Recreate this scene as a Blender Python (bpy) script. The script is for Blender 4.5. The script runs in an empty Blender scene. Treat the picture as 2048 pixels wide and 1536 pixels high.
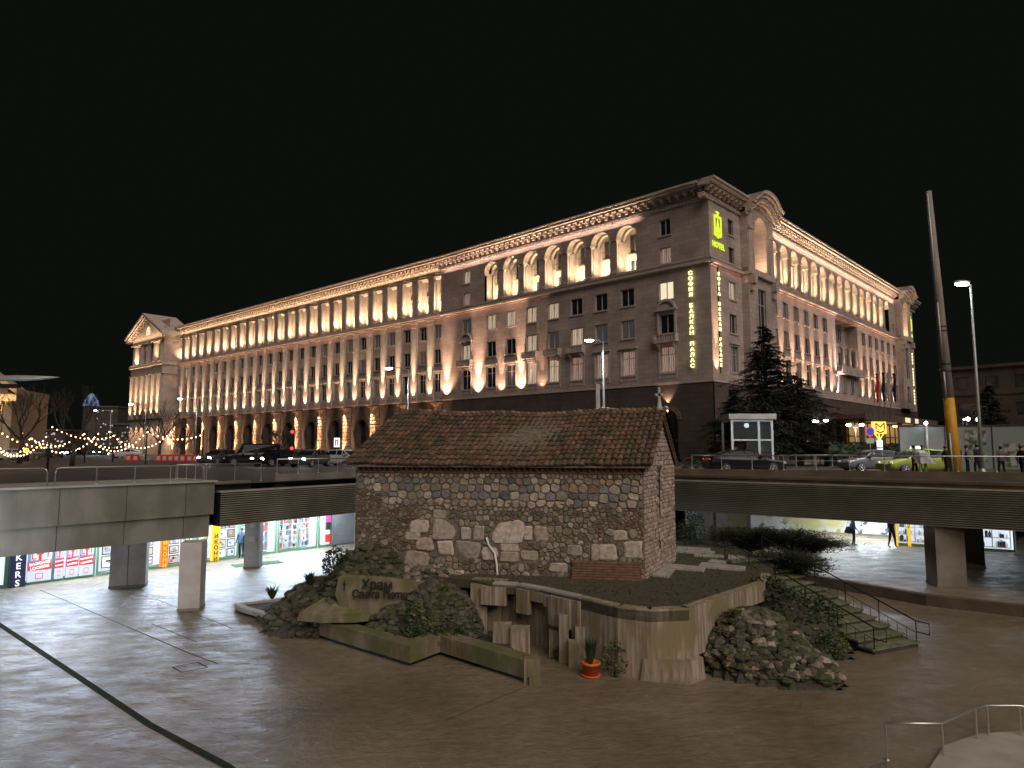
import bpy, bmesh, math, random
from math import sin, cos, pi, radians, sqrt, atan2
from mathutils import Vector, Matrix
random.seed(7)
S = bpy.context.scene
COL = S.collection

# ------------------------------------------------------------------ camera
CZ, PITCH, FPX = 1.9, radians(5.38), 1356.0
cam_d = bpy.data.cameras.new('camera'); cam = bpy.data.objects.new('camera', cam_d); COL.objects.link(cam)
cam_d.sensor_width = 36; cam_d.lens = FPX / 2048 * 36; cam_d.clip_end = 2000; cam_d.clip_start = 0.1
cam.location = (0, 0, CZ); cam.rotation_euler = (pi / 2 + PITCH, 0, 0)
S.camera = cam
S.render.resolution_x, S.render.resolution_y = 1024, 768
S.view_settings.view_transform = 'Standard'; S.view_settings.look = 'None'
S.view_settings.exposure = 0; S.view_settings.gamma = 1
S.cycles.use_denoising = True
S.cycles.max_bounces = 5; S.cycles.diffuse_bounces = 3; S.cycles.glossy_bounces = 3
S.cycles.transmission_bounces = 4; S.cycles.sample_clamp_indirect = 3.0
S.cycles.caustics_reflective = False; S.cycles.caustics_refractive = False
# ------------------------------------------------------------------ night sky
W = bpy.data.worlds.new('World'); S.world = W; W.use_nodes = True
W.node_tree.nodes['Background'].inputs[0].default_value = (0.0036, 0.0047, 0.0036, 1)
W.node_tree.nodes['Background'].inputs[1].default_value = 1.0
# added soft fill in place of the city's warm glow, from behind the photographer
sd = bpy.data.lights.new('city_glow_fill', 'SUN'); sd.energy = 1.95; sd.angle = radians(50); sd.color = (1.0, 0.85, 0.77)
so = bpy.data.objects.new('city_glow_fill', sd); COL.objects.link(so)
so.rotation_euler = Vector((-0.35, 0.75, -0.75)).to_track_quat('-Z', 'Y').to_euler()

def lamp(kind, loc, energy, color=(1, 1, 1), size=0.1, aim=None, cone=60, blend=.5, parent=None, sx=None, sy=None, name='lamp_light'):
    d = bpy.data.lights.new(name, kind); d.energy = energy; d.color = color
    if kind == 'AREA':
        d.shape = 'RECTANGLE'; d.size = sx or size; d.size_y = sy or size
    else:
        d.shadow_soft_size = size
    if kind == 'SPOT':
        d.spot_size = radians(cone); d.spot_blend = blend
    o = bpy.data.objects.new(name, d); COL.objects.link(o); o.location = loc
    if aim is not None:
        o.rotation_euler = Vector(aim).to_track_quat('-Z', 'Y').to_euler()
    if parent: o.parent = parent
    return o
# street lamps that stand behind the photographer light the church and the sunken square
lamp('POINT', (14, -2, 9), 3600, (1.0, 0.80, 0.58), .35, name='street_light')
lamp('POINT', (-13, -6, 9), 1200, (1.0, 0.80, 0.56), .35, name='street_light')
lamp('POINT', (-17.8, 20.6, -2.2), 800, (.74, .86, 1.0), .6, name='left_fill_light')   # added unseen fill, cool light for the left pillars and floor

# ------------------------------------------------------------------ pixels -> points
_c, _s = cos(PITCH), sin(PITCH)
def ray(px, py):
    u = (px - 1024) / FPX; v = (768 - py) / FPX
    return Vector((u, _c - v * _s, _s + v * _c))
def G(px, py, z):
    r = ray(px, py); t = (z - CZ) / r.z; return Vector((r.x * t, r.y * t, z))
def D(px, py, y):
    r = ray(px, py); t = y / r.y; return Vector((r.x * t, y, CZ + r.z * t))
def onplane(px, py, P, d):
    r = ray(px, py); det = r.x * -d[1] + d[0] * r.y
    t = (P[0] * -d[1] + d[0] * P[1]) / det
    sv = (r.x * P[1] - r.y * P[0]) / det * -1
    X = Vector((r.x * t, r.y * t)); sv = (X.x - P[0]) * d[0] + (X.y - P[1]) * d[1]
    return sv, CZ + r.z * t

# ------------------------------------------------------------------ materials
def newmat(name):
    m = bpy.data.materials.new(name); m.use_nodes = True
    nt = m.node_tree; b = nt.nodes['Principled BSDF']
    return m, nt, b
def link(nt, a, b): nt.links.new(a, b)
def nmat(name, c1, c2=None, rough=.8, scale=3, bump=0, bscale=None, stretch=(1, 1, 1), metal=0, emit=None, es=0, detail=4, lo=.35, hi=.65, spec=.5, attr=False, c3=None, s3=.6):
    m, nt, b = newmat(name)
    b.inputs['Roughness'].default_value = rough; b.inputs['Metallic'].default_value = metal
    b.inputs['Specular IOR Level'].default_value = spec
    if emit:
        b.inputs['Emission Color'].default_value = (*emit, 1); b.inputs['Emission Strength'].default_value = es
    tc = nt.nodes.new('ShaderNodeTexCoord'); mp = nt.nodes.new('ShaderNodeMapping'); mp.inputs['Scale'].default_value = stretch
    link(nt, tc.outputs['Object'], mp.inputs[0])
    col = None
    if c2:
        n = nt.nodes.new('ShaderNodeTexNoise'); n.inputs['Scale'].default_value = scale; n.inputs['Detail'].default_value = detail
        link(nt, mp.outputs[0], n.inputs['Vector'])
        r = nt.nodes.new('ShaderNodeValToRGB'); r.color_ramp.elements[0].position = lo; r.color_ramp.elements[1].position = hi
        r.color_ramp.elements[0].color = (*c1, 1); r.color_ramp.elements[1].color = (*c2, 1)
        link(nt, n.outputs[0], r.inputs[0]); col = r.outputs[0]
        if c3:
            n3 = nt.nodes.new('ShaderNodeTexNoise'); n3.inputs['Scale'].default_value = s3; n3.inputs['Detail'].default_value = 5
            link(nt, tc.outputs['Object'], n3.inputs['Vector'])
            r3 = nt.nodes.new('ShaderNodeValToRGB'); r3.color_ramp.elements[0].position = .48; r3.color_ramp.elements[1].position = .62
            link(nt, n3.outputs[0], r3.inputs[0])
            mx = nt.nodes.new('ShaderNodeMix'); mx.data_type = 'RGBA'
            link(nt, r3.outputs[0], mx.inputs[0]); link(nt, col, mx.inputs[6]); mx.inputs[7].default_value = (*c3, 1); col = mx.outputs[2]
    if attr:
        a = nt.nodes.new('ShaderNodeAttribute'); a.attribute_name = 'col'
        if col:
            mx = nt.nodes.new('ShaderNodeMix'); mx.data_type = 'RGBA'; mx.blend_type = 'MULTIPLY'; mx.inputs[0].default_value = 1
            link(nt, a.outputs[0], mx.inputs[6]); link(nt, col, mx.inputs[7]); col = mx.outputs[2]
        else: col = a.outputs[0]
    if col: link(nt, col, b.inputs['Base Color'])
    else: b.inputs['Base Color'].default_value = (*c1, 1)
    if bump:
        n2 = nt.nodes.new('ShaderNodeTexNoise'); n2.inputs['Scale'].default_value = bscale or scale * 3; n2.inputs['Detail'].default_value = 5
        link(nt, mp.outputs[0], n2.inputs['Vector'])
        bp = nt.nodes.new('ShaderNodeBump'); bp.inputs['Strength'].default_value = bump; bp.inputs['Distance'].default_value = .05
        link(nt, n2.outputs[0], bp.inputs['Height']); link(nt, bp.outputs[0], b.inputs['Normal'])
    return m
def brickmat(name, c1, c2, mortar, bw, bh, msize=.02, rough=.85, bump=.5, sq=.5, big=.35):
    m, nt, b = newmat(name); b.inputs['Roughness'].default_value = rough
    tc = nt.nodes.new('ShaderNodeTexCoord'); sx = nt.nodes.new('ShaderNodeSeparateXYZ'); cx = nt.nodes.new('ShaderNodeCombineXYZ')
    add = nt.nodes.new('ShaderNodeMath'); add.operation = 'ADD'
    link(nt, tc.outputs['Object'], sx.inputs[0]); link(nt, sx.outputs[0], add.inputs[0]); link(nt, sx.outputs[1], add.inputs[1])
    link(nt, add.outputs[0], cx.inputs[0]); link(nt, sx.outputs[2], cx.inputs[1])
    br = nt.nodes.new('ShaderNodeTexBrick'); br.inputs['Scale'].default_value = 1
    br.inputs['Brick Width'].default_value = bw; br.inputs['Row Height'].default_value = bh; br.inputs['Mortar Size'].default_value = msize
    br.inputs['Color1'].default_value = (*c1, 1); br.inputs['Color2'].default_value = (*c2, 1); br.inputs['Mortar'].default_value = (*mortar, 1)
    br.offset = sq
    link(nt, cx.outputs[0], br.inputs['Vector'])
    n = nt.nodes.new('ShaderNodeTexNoise'); n.inputs['Scale'].default_value = big; n.inputs['Detail'].default_value = 6
    link(nt, tc.outputs['Object'], n.inputs['Vector'])
    r = nt.nodes.new('ShaderNodeValToRGB'); r.color_ramp.elements[0].position = .3; r.color_ramp.elements[1].position = .7
    r.color_ramp.elements[0].color = (.68, .66, .64, 1); r.color_ramp.elements[1].color = (1.1, 1.08, 1.05, 1)
    link(nt, n.outputs[0], r.inputs[0])
    mx = nt.nodes.new('ShaderNodeMix'); mx.data_type = 'RGBA'; mx.blend_type = 'MULTIPLY'; mx.inputs[0].default_value = 1
    link(nt, br.outputs[0], mx.inputs[6]); link(nt, r.outputs[0], mx.inputs[7]); link(nt, mx.outputs[2], b.inputs['Base Color'])
    bp = nt.nodes.new('ShaderNodeBump'); bp.inputs['Strength'].default_value = bump; bp.inputs['Distance'].default_value = .03; bp.invert = True
    link(nt, br.outputs[1], bp.inputs['Height']); link(nt, bp.outputs[0], b.inputs['Normal'])
    return m
def emat(name, c, s, base=(0.02, 0.02, 0.02)):
    return nmat(name, base, emit=c, es=s, rough=.4)
def curtain_mat(name, c, s):
    m, nt, b = newmat(name)
    tc = nt.nodes.new('ShaderNodeTexCoord'); w = nt.nodes.new('ShaderNodeTexWave'); w.inputs['Scale'].default_value = 1.1; w.inputs['Distortion'].default_value = 4.5
    w.inputs['Detail'].default_value = 2; w.bands_direction = 'X'
    link(nt, tc.outputs['Object'], w.inputs[0])
    r = nt.nodes.new('ShaderNodeValToRGB'); r.color_ramp.elements[0].color = (c[0] * .3, c[1] * .26, c[2] * .22, 1); r.color_ramp.elements[1].color = (*c, 1)
    link(nt, w.outputs[0], r.inputs[0]); link(nt, r.outputs[0], b.inputs['Emission Color']); b.inputs['Emission Strength'].default_value = s
    k_ = .2 if s > .15 else .035; b.inputs['Base Color'].default_value = (k_, k_ * .95, k_ * .9, 1)
    return m

M = {}
M['stone'] = brickmat('limestone_blocks', (.47, .39, .35), (.39, .32, .285), (.20, .16, .14), 1.25, .56, .012, bump=.25)
M['trim'] = nmat('limestone_trim', (.47, .395, .345), (.38, .315, .275), rough=.8, scale=1.2, bump=.15, bscale=8)
M['base'] = brickmat('dark_granite_blocks', (.105, .078, .066), (.078, .060, .05), (.04, .03, .025), .9, .62, .02, bump=.6)
M['baserough'] = nmat('dark_granite', (.15, .11, .085), (.09, .065, .05), rough=.85, scale=5, bump=.5, bscale=20)
M['frame'] = nmat('window_paint', (.45, .43, .42), rough=.5)
M['dframe'] = nmat('dark_window_paint', (.16, .145, .14), rough=.5)
M['glass'] = nmat('dark_glass', (.012, .014, .02), (.03, .032, .042), rough=.12, scale=.6, spec=.6)
M['litc'] = curtain_mat('lit_curtain', (1.0, .78, .54), .62)
M['lit2'] = curtain_mat('lit_room', (1.0, .66, .52), .34)
M['dim1'] = curtain_mat('dim_curtain', (.55, .5, .5), .10)
M['dim2'] = curtain_mat('faint_room', (.9, .6, .4), .10)
M['lit3'] = emat('bright_room', (1.0, .86, .55), .95)
M['notice'] = nmat('white_paper', (.5, .5, .5), rough=.8)
M['joint'] = nmat('paving_joint', (.05, .045, .035), rough=.9)
M['roofm'] = nmat('roof_sheet', (.10, .09, .085), rough=.6)
M['neon'] = emat('yellow_neon', (.72, .88, .04), 1.15)
M['neonw'] = emat('pale_neon', (1.0, 1.0, .42), 1.8)
M['black'] = nmat('black_paint', (.012, .012, .013), rough=.45)
M['iron'] = nmat('dark_iron', (.03, .03, .028), rough=.5, metal=.6)
M['steel'] = nmat('brushed_steel', (.58, .58, .55), rough=.32, metal=.9)
M['galv'] = nmat('galvanised_steel', (.42, .43, .42), (.34, .35, .34), rough=.5, metal=.5, scale=3)
M['asphalt'] = nmat('asphalt', (.05, .048, .045), (.075, .07, .066), rough=.55, scale=.8, bump=.3, bscale=30)
M['concdark'] = nmat('damp_concrete', (.19, .18, .155), (.12, .117, .092), rough=.85, scale=1.1, bump=.25, bscale=12, c3=(.11, .113, .075), s3=.4, stretch=(1, 1, .45), detail=9)
M['conc'] = nmat('smooth_concrete', (.34, .33, .29), (.26, .25, .22), rough=.8, scale=1.5, bump=.15, bscale=20)
M['concstain'] = nmat('stained_board_concrete', (.36, .30, .23), (.15, .12, .085), rough=.9, scale=9, bump=.5, bscale=9, stretch=(1, 1, .07), c3=(.19, .16, .09), s3=1.1, detail=9)
M['concmoss'] = nmat('mossy_concrete', (.20, .165, .115), (.11, .10, .045), rough=.9, scale=3, bump=.4, bscale=9, stretch=(1, 1, .25), c3=(.10, .10, .035), s3=.8)
M['ribbed'] = nmat('ribbed_cladding', (.16, .15, .11), (.10, .105, .07), rough=.75, scale=.7)
M['ribbed2'] = nmat('ribbed_cladding_green', (.20, .195, .145), (.13, .13, .09), rough=.75, scale=.7)
M['parap'] = nmat('brown_parapet', (.12, .085, .055), (.075, .058, .038), rough=.9, scale=1.2, bump=.3)
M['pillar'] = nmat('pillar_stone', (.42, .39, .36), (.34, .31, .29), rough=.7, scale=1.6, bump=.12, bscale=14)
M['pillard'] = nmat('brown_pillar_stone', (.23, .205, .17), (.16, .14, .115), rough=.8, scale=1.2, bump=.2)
M['white'] = nmat('white_plaster', (.72, .72, .72), (.62, .62, .62), rough=.8, scale=1)
M['soil'] = nmat('gravelly_soil', (.07, .062, .045), (.035, .034, .022), rough=.95, scale=9, bump=.8, bscale=40)
M['moss'] = nmat('mossy_turf', (.055, .058, .028), (.085, .078, .045), rough=1, scale=4, bump=.9, bscale=45, detail=8)
M['leafd'] = nmat('dark_leaves', (.018, .036, .012), (.035, .06, .018), rough=.6, scale=2)
M['leafm'] = nmat('ivy_leaves', (.05, .085, .02), (.11, .15, .035), rough=.6, scale=3)
M['leafc'] = nmat('conifer_needles', (.008, .015, .007), (.02, .032, .012), rough=.8, scale=1.5)
M['bark'] = nmat('bark', (.06, .045, .035), (.03, .024, .018), rough=.9, scale=6, bump=.5)
M['tile'] = nmat('clay_roof_tile', (.16, .09, .058), (.082, .05, .034), rough=.85, scale=5, bump=.4, bscale=25, attr=True, c3=(.068, .055, .028), s3=1.5)
M['stonec'] = nmat('field_stone', (1.0, .97, .93), (.62, .60, .57), rough=.85, scale=7, bump=.6, bscale=22, attr=True)
M['mortar'] = nmat('old_mortar', (.20, .165, .13), (.11, .088, .068), rough=.95, scale=7, bump=.9, bscale=30)
M['brickr'] = nmat('thin_red_brick', (.20, .105, .065), (.11, .065, .045), rough=.9, scale=6, bump=.4)
M['marble'] = nmat('grey_marble', (.40, .39, .34), (.27, .26, .23), rough=.6, scale=5)
M['terra'] = nmat('terracotta', (.55, .13, .035), rough=.7)
M['skin'] = nmat('skin', (.35, .2, .14), rough=.6)
M['cloth_dark'] = nmat('dark_cloth', (.012, .013, .018), rough=.9)
M['cloth_blue'] = nmat('blue_cloth', (.05, .09, .17), rough=.9)
M['cloth_grey'] = nmat('grey_cloth', (.10, .10, .10), rough=.9)
M['hivis'] = nmat('green_work_trousers', (.10, .55, .10), rough=.8)
M['rubber'] = nmat('rubber', (.015, .015, .015), rough=.8)
M['hl'] = emat('headlight_lens', (.72, .84, 1), 40)
M['hlw'] = emat('warm_headlight_lens', (1, .85, .6), 30)
M['tl'] = emat('tail_light_lens', (1, .03, .03), 5)
M['dl'] = nmat('lamp_glass', (.6, .6, .62), rough=.15)
M['carblack'] = nmat('black_car_paint', (.010, .011, .014), rough=.12, spec=.35)
M['caryel'] = nmat('yellow_green_car_paint', (.17, .19, .03), rough=.25)
M['carsil'] = nmat('silver_car_paint', (.09, .088, .085), rough=.3, metal=.3)
M['carwhite'] = nmat('white_car_paint', (.38, .38, .38), rough=.3)
M['cargrey'] = nmat('dark_grey_car_paint', (.05, .052, .056), rough=.25)
M['cglass'] = nmat('car_glass', (.01, .011, .013), rough=.03, spec=.15)
M['bulb'] = emat('warm_bulb', (1, .50, .24), 9)
M['bulbw'] = emat('cool_lamp', (.9, .97, 1), 26)
M['yelpaint'] = nmat('yellow_pole_paint', (.62, .32, .02), (.50, .25, .015), rough=.6, scale=2)
M['polegrey'] = nmat('weathered_pole_concrete', (.33, .29, .25), (.22, .19, .16), rough=.8, scale=3, stretch=(1, 1, .2))
M['green_alu'] = nmat('green_aluminium', (.20, .36, .22), rough=.45)
M['shopwhite'] = emat('glowing_shop_wall', (.78, .88, 1.0), .75, base=(.6, .6, .6))  # interior light of the shops put into the wall as emission
M['paper'] = emat('backlit_paper', (.70, .80, .95), .65, base=(.5, .5, .5))
M['pred'] = emat('backlit_red', (.95, .05, .06), .8, base=(.4, .02, .02))
M['ppink'] = emat('backlit_pink', (.85, .1, .45), .7, base=(.4, .05, .2))
M['pblue'] = emat('backlit_blue', (.20, .30, .5), .6, base=(.1, .15, .3))
M['porange'] = emat('backlit_orange', (1.0, .16, .02), .9, base=(.5, .1, .02))
M['pyellow'] = emat('backlit_yellow', (1.0, .62, .03), .9, base=(.5, .35, .02))
M['pnavy'] = nmat('navy_board', (.05, .06, .13), rough=.5)
M['pwhite'] = emat('backlit_white', (.95, .97, 1), 1.0, base=(.7, .7, .7))
M['tube'] = emat('fluorescent_tube', (.82, .92, 1.0), 16)
M['poster'] = nmat('hoarding_sheet', (.26, .25, .24), (.15, .16, .155), rough=.7, scale=.35, detail=6, c3=(.16, .20, .17), s3=.25)
M['graf'] = nmat('graffiti_panel', (.62, .62, .60), (.10, .13, .13), rough=.7, scale=1.6, lo=.56, hi=.60, detail=2, c3=(.5, .43, .2), s3=.35)
M['gold'] = nmat('gold_glow_stone', (.40, .31, .2), (.3, .22, .14), rough=.8, scale=2)
M['tan'] = nmat('tan_render', (.085, .07, .055), (.05, .042, .036), rough=.9, scale=.4)
M['grass'] = nmat('short_grass', (.05, .11, .02), (.03, .06, .012), rough=1, scale=5, bump=.8, bscale=30)
M['good0'] = emat('goods_cream', (.75, .72, .62), .40, base=(.5, .48, .4))  # goods glow faintly: shop light put into their colours
M['good1'] = emat('goods_brown', (.35, .22, .12), .40, base=(.3, .2, .12))
M['good2'] = emat('goods_blue', (.25, .42, .70), .45, base=(.2, .3, .5))
M['good3'] = emat('goods_red', (.65, .12, .10), .40, base=(.5, .1, .08))
M['good4'] = emat('goods_black', (.05, .05, .06), .2, base=(.05, .05, .05))
M['cobalt'] = nmat('blue_road_sign', (.04, .08, .5), rough=.4, emit=(.05, .08, .5), es=.15)

# ------------------------------------------------------------------ mesh builder
class MB:
    def __init__(s): s.v = []; s.f = []; s.m = []; s.c = []; s.mats = []; s.cm = 0; s.cc = None; s.sm = []
    def mat(s, name):
        m = M[name]
        if m not in s.mats: s.mats.append(m)
        s.cm = s.mats.index(m); return s
    def face(s, idx, smooth=False): s.f.append(idx); s.m.append(s.cm); s.c.append(s.cc); s.sm.append(smooth)
    def pts(s, P): b = len(s.v); s.v += [tuple(p) for p in P]; return b
    def poly(s, P): b = s.pts(P); s.face(list(range(b, b + len(P))))
    def box(s, x0, x1, y0, y1, z0, z1):
        if x0 > x1: x0, x1 = x1, x0
        if y0 > y1: y0, y1 = y1, y0
        b = s.pts([(x0, y0, z0), (x1, y0, z0), (x1, y1, z0), (x0, y1, z0), (x0, y0, z1), (x1, y0, z1), (x1, y1, z1), (x0, y1, z1)])
        for q in ((0, 3, 2, 1), (4, 5, 6, 7), (0, 1, 5, 4), (1, 2, 6, 5), (2, 3, 7, 6), (3, 0, 4, 7)): s.face([b + i for i in q])
        return s
    def prism(s, P, z0, z1, taper=1.0):
        n = len(P); cx = sum(p[0] for p in P) / n; cy = sum(p[1] for p in P) / n
        b = s.pts([(p[0], p[1], z0) for p in P] + [(cx + (p[0] - cx) * taper, cy + (p[1] - cy) * taper, z1) for p in P])
        for i in range(n): j = (i + 1) % n; s.face([b + i, b + j, b + n + j, b + n + i])
        s.face([b + n + i for i in range(n)]); s.face([b + n - 1 - i for i in range(n)])
        return s
    def lathe(s, prof, cx=0, cy=0, n=12, a0=0, a1=2 * pi, smooth=True):
        full = abs(a1 - a0 - 2 * pi) < 1e-6; k = n if full else n + 1
        b = s.pts([(cx + r * cos(a0 + (a1 - a0) * i / n), cy + r * sin(a0 + (a1 - a0) * i / n), z) for (r, z) in prof for i in range(k)])
        for j in range(len(prof) - 1):
            for i in range(n):
                i2 = (i + 1) % k
                s.face([b + j * k + i, b + j * k + i2, b + (j + 1) * k + i2, b + (j + 1) * k + i], smooth)
        return s
    def tube(s, P, r, n=6, smooth=True, cap=True):
        P = [Vector(p) for p in P]; R = r if isinstance(r, (list, tuple)) else [r] * len(P)
        rings = []
        for i, p in enumerate(P):
            d = (P[min(i + 1, len(P) - 1)] - P[max(i - 1, 0)])
            if d.length < 1e-9: d = Vector((0, 0, 1))
            d.normalize(); up = Vector((0, 0, 1)) if abs(d.z) < .95 else Vector((1, 0, 0))
            a = d.cross(up).normalized(); c = d.cross(a).normalized()
            rings.append(s.pts([p + (a * cos(2 * pi * k / n) + c * sin(2 * pi * k / n)) * R[i] for k in range(n)]))
        for i in range(len(P) - 1):
            for k in range(n):
                k2 = (k + 1) % n; s.face([rings[i] + k, rings[i] + k2, rings[i + 1] + k2, rings[i + 1] + k], smooth)
        if cap:
            s.face([rings[0] + k for k in range(n)]); s.face([rings[-1] + n - 1 - k for k in range(n)])
        return s
    def sphere(s, c, r, n=8, sz=(1, 1, 1)):
        m = max(3, n // 2); b = len(s.v)
        for j in range(m + 1):
            t = pi * j / m
            s.v += [(c[0] + r * sz[0] * sin(t) * cos(2 * pi * i / n), c[1] + r * sz[1] * sin(t) * sin(2 * pi * i / n), c[2] + r * sz[2] * cos(t)) for i in range(n)]
        for j in range(m):
            for i in range(n):
                i2 = (i + 1) % n; s.face([b + j * n + i, b + (j + 1) * n + i, b + (j + 1) * n + i2, b + j * n + i2], True)
        return s
    def build(s, name, parent=None, loc=(0, 0, 0), rz=0, mat=None):
        me = bpy.data.meshes.new(name)
        me.from_pydata(s.v, [], s.f)
        for m in s.mats: me.materials.append(m)
        if mat: me.materials.append(M[mat])
        me.polygons.foreach_set('material_index', s.m if s.mats else [0] * len(s.f))
        me.polygons.foreach_set('use_smooth', s.sm)
        if any(c is not None for c in s.c):
            a = me.color_attributes.new('col', 'FLOAT_COLOR', 'CORNER'); d = []
            for f, c in zip(s.f, s.c):
                d += list((*(c or (1, 1, 1)), 1)) * len(f)
            a.data.foreach_set('color', d)
        me.update()
        bm = bmesh.new(); bm.from_mesh(me); bmesh.ops.remove_doubles(bm, verts=bm.verts, dist=1e-5) if len(s.v) < 4000 and not any(s.sm) else None
        bmesh.ops.recalc_face_normals(bm, faces=bm.faces); bm.to_mesh(me); bm.free()
        o = bpy.data.objects.new(name, me); COL.objects.link(o); o.location = loc; o.rotation_euler = (0, 0, rz)
        if parent: o.parent = parent
        return o
def thing(name, label, cat, loc=(0, 0, 0), rz=0, group=None):
    o = bpy.data.objects.new(name, None); COL.objects.link(o); o.location = loc; o.rotation_euler = (0, 0, rz)
    return tag(o, label, cat, group)
def tag(o, label, cat, group=None):
    o['label'] = label; o['category'] = cat
    if group: o['group'] = group
    return o
def struct(o): o['kind'] = 'structure'; return o
def stuff(o): o['kind'] = 'stuff'; return o
def copy_tree(o, parent=None):
    c = o.copy(); COL.objects.link(c)
    if parent: c.parent = parent
    for ch in list(o.children): copy_tree(ch, c)
    return c
def text_mesh(name, body, size, mat, parent, loc, rot, extrude=.03, vertical=False, spacing=1.0, bold=.0, align='CENTER'):
    cu = bpy.data.curves.new(name, 'FONT'); cu.body = '\n'.join(body) if vertical else body
    cu.size = size; cu.extrude = extrude; cu.offset = bold; cu.align_x = align; cu.align_y = 'TOP' if vertical else 'CENTER'
    cu.space_line = spacing; cu.resolution_u = 3
    t = bpy.data.objects.new(name + '_tmp', cu); COL.objects.link(t)
    bpy.context.view_layer.update()
    me = bpy.data.meshes.new_from_object(t.evaluated_get(bpy.context.evaluated_depsgraph_get()))
    bpy.data.objects.remove(t); me.materials.clear(); me.materials.append(M[mat])
    o = bpy.data.objects.new(name, me); COL.objects.link(o); o.location = loc; o.rotation_euler = rot
    if parent: o.parent = parent
    return o

#==================================================================== GROUND, SQUARE, SLABS
ZS, ZF, ZR, ZT = .3, -4.6, -4.2, -2.65        # street, square floor, raised floor, terrace
H = [(-34, 3.2), (-24, 16.7), (-12.9, 29.7), (-1.2, 46.4), (34, 18.7), (34, 3.2)]
O = [(-900, 3.2), (-900, 300), (-300, 1200), (0, 1200), (900, 500), (900, 3.2)]
b = MB()
for i in range(5):
    b.poly([(*H[i], ZS), (*H[i + 1], ZS), (*O[i + 1], ZS), (*O[i], ZS)])
b.poly([(-900, -300, ZS), (900, -300, ZS), (900, 3.2, ZS), (-900, 3.2, ZS)])
struct(b.build('street_ground', mat='asphalt'))
# square floor
def floormat():
    m, nt, bs = newmat('worn_paving')
    tc = nt.nodes.new('ShaderNodeTexCoord'); mp = nt.nodes.new('ShaderNodeMapping'); mp.inputs['Rotation'].default_value = (0, 0, radians(-18)); mp.inputs['Scale'].default_value = (1.1, 2.0, 1)
    link(nt, tc.outputs['Object'], mp.inputs[0])
    n = nt.nodes.new('ShaderNodeTexNoise'); n.inputs['Scale'].default_value = 1.6; n.inputs['Detail'].default_value = 7; n.inputs['Roughness'].default_value = .6; n.inputs['Distortion'].default_value = .6
    link(nt, mp.outputs[0], n.inputs['Vector'])
    n2 = nt.nodes.new('ShaderNodeTexNoise'); n2.inputs['Scale'].default_value = .25; n2.inputs['Detail'].default_value = 6
    link(nt, tc.outputs['Object'], n2.inputs['Vector'])
    r = nt.nodes.new('ShaderNodeValToRGB'); r.color_ramp.elements[0].position = .35; r.color_ramp.elements[1].position = .68
    r.color_ramp.elements[0].color = (.135, .110, .075, 1); r.color_ramp.elements[1].color = (.215, .18, .125, 1)
    link(nt, n2.outputs[0], r.inputs[0]); link(nt, r.outputs[0], bs.inputs['Base Color'])
    bp = nt.nodes.new('ShaderNodeBump'); bp.inputs['Strength'].default_value = 1.0; bp.inputs['Distance'].default_value = .07
    link(nt, n.outputs[0], bp.inputs['Height']); link(nt, bp.outputs[0], bs.inputs['Normal'])
    n3 = nt.nodes.new('ShaderNodeTexNoise'); n3.inputs['Scale'].default_value = .9; n3.inputs['Detail'].default_value = 8
    link(nt, mp.outputs[0], n3.inputs['Vector'])
    mr = nt.nodes.new('ShaderNodeMapRange'); mr.inputs[1].default_value = .35; mr.inputs[2].default_value = .7; mr.inputs[3].default_value = .30; mr.inputs[4].default_value = .58
    link(nt, n3.outputs[0], mr.inputs[0]); link(nt, mr.outputs[0], bs.inputs['Roughness'])
    bs.inputs['Specular IOR Level'].default_value = .5
    n5 = nt.nodes.new('ShaderNodeTexNoise'); n5.inputs['Scale'].default_value = 2.6; n5.inputs['Detail'].default_value = 12; n5.inputs['Roughness'].default_value = .72
    link(nt, tc.outputs['Object'], n5.inputs['Vector'])
    r5 = nt.nodes.new('ShaderNodeValToRGB'); r5.color_ramp.elements[0].position = .36; r5.color_ramp.elements[1].position = .60; r5.color_ramp.elements[0].color = (.80, .80, .81, 1); r5.color_ramp.elements[1].color = (1.12, 1.1, 1.06, 1)
    link(nt, n5.outputs[0], r5.inputs[0]); mx = nt.nodes.new('ShaderNodeMix'); mx.data_type = 'RGBA'; mx.blend_type = 'MULTIPLY'; mx.inputs[0].default_value = 1
    link(nt, r.outputs[0], mx.inputs[6]); link(nt, r5.outputs[0], mx.inputs[7]); link(nt, mx.outputs[2], bs.inputs['Base Color'])
    ad = nt.nodes.new('ShaderNodeMath'); ad.operation = 'MULTIPLY_ADD'; ad.inputs[1].default_value = .55; link(nt, n5.outputs[0], ad.inputs[0]); link(nt, n.outputs[0], ad.inputs[2]); link(nt, ad.outputs[0], bp.inputs['Height'])
    return m
M['floor'] = floormat()
b = MB(); b.poly([(-70, -6, ZF), (70, -6, ZF), (70, 95, ZF), (-70, 95, ZF)]); struct(b.build('square_floor', mat='floor'))
KR = [(12.2, 36.5), (15.27, 31.8), (17.2, 28.9), (19.8, 26.95), (34, 18.0), (60, 10), (60, 80), (5, 80)]
b = MB(); b.prism(KR, ZF + .004, ZR); struct(b.build('raised_floor', mat='floor'))
b = MB()
for i in range(4):
    p, q = Vector(KR[i]), Vector(KR[i + 1]); d = (q - p).normalized(); n = Vector((d.y, -d.x))
    b.prism([p - n * .25, q - n * .25, q + n * .12, p + n * .12], ZF + .01, ZR + .03)
struct(b.build('floor_kerb', mat='parap'))
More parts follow.
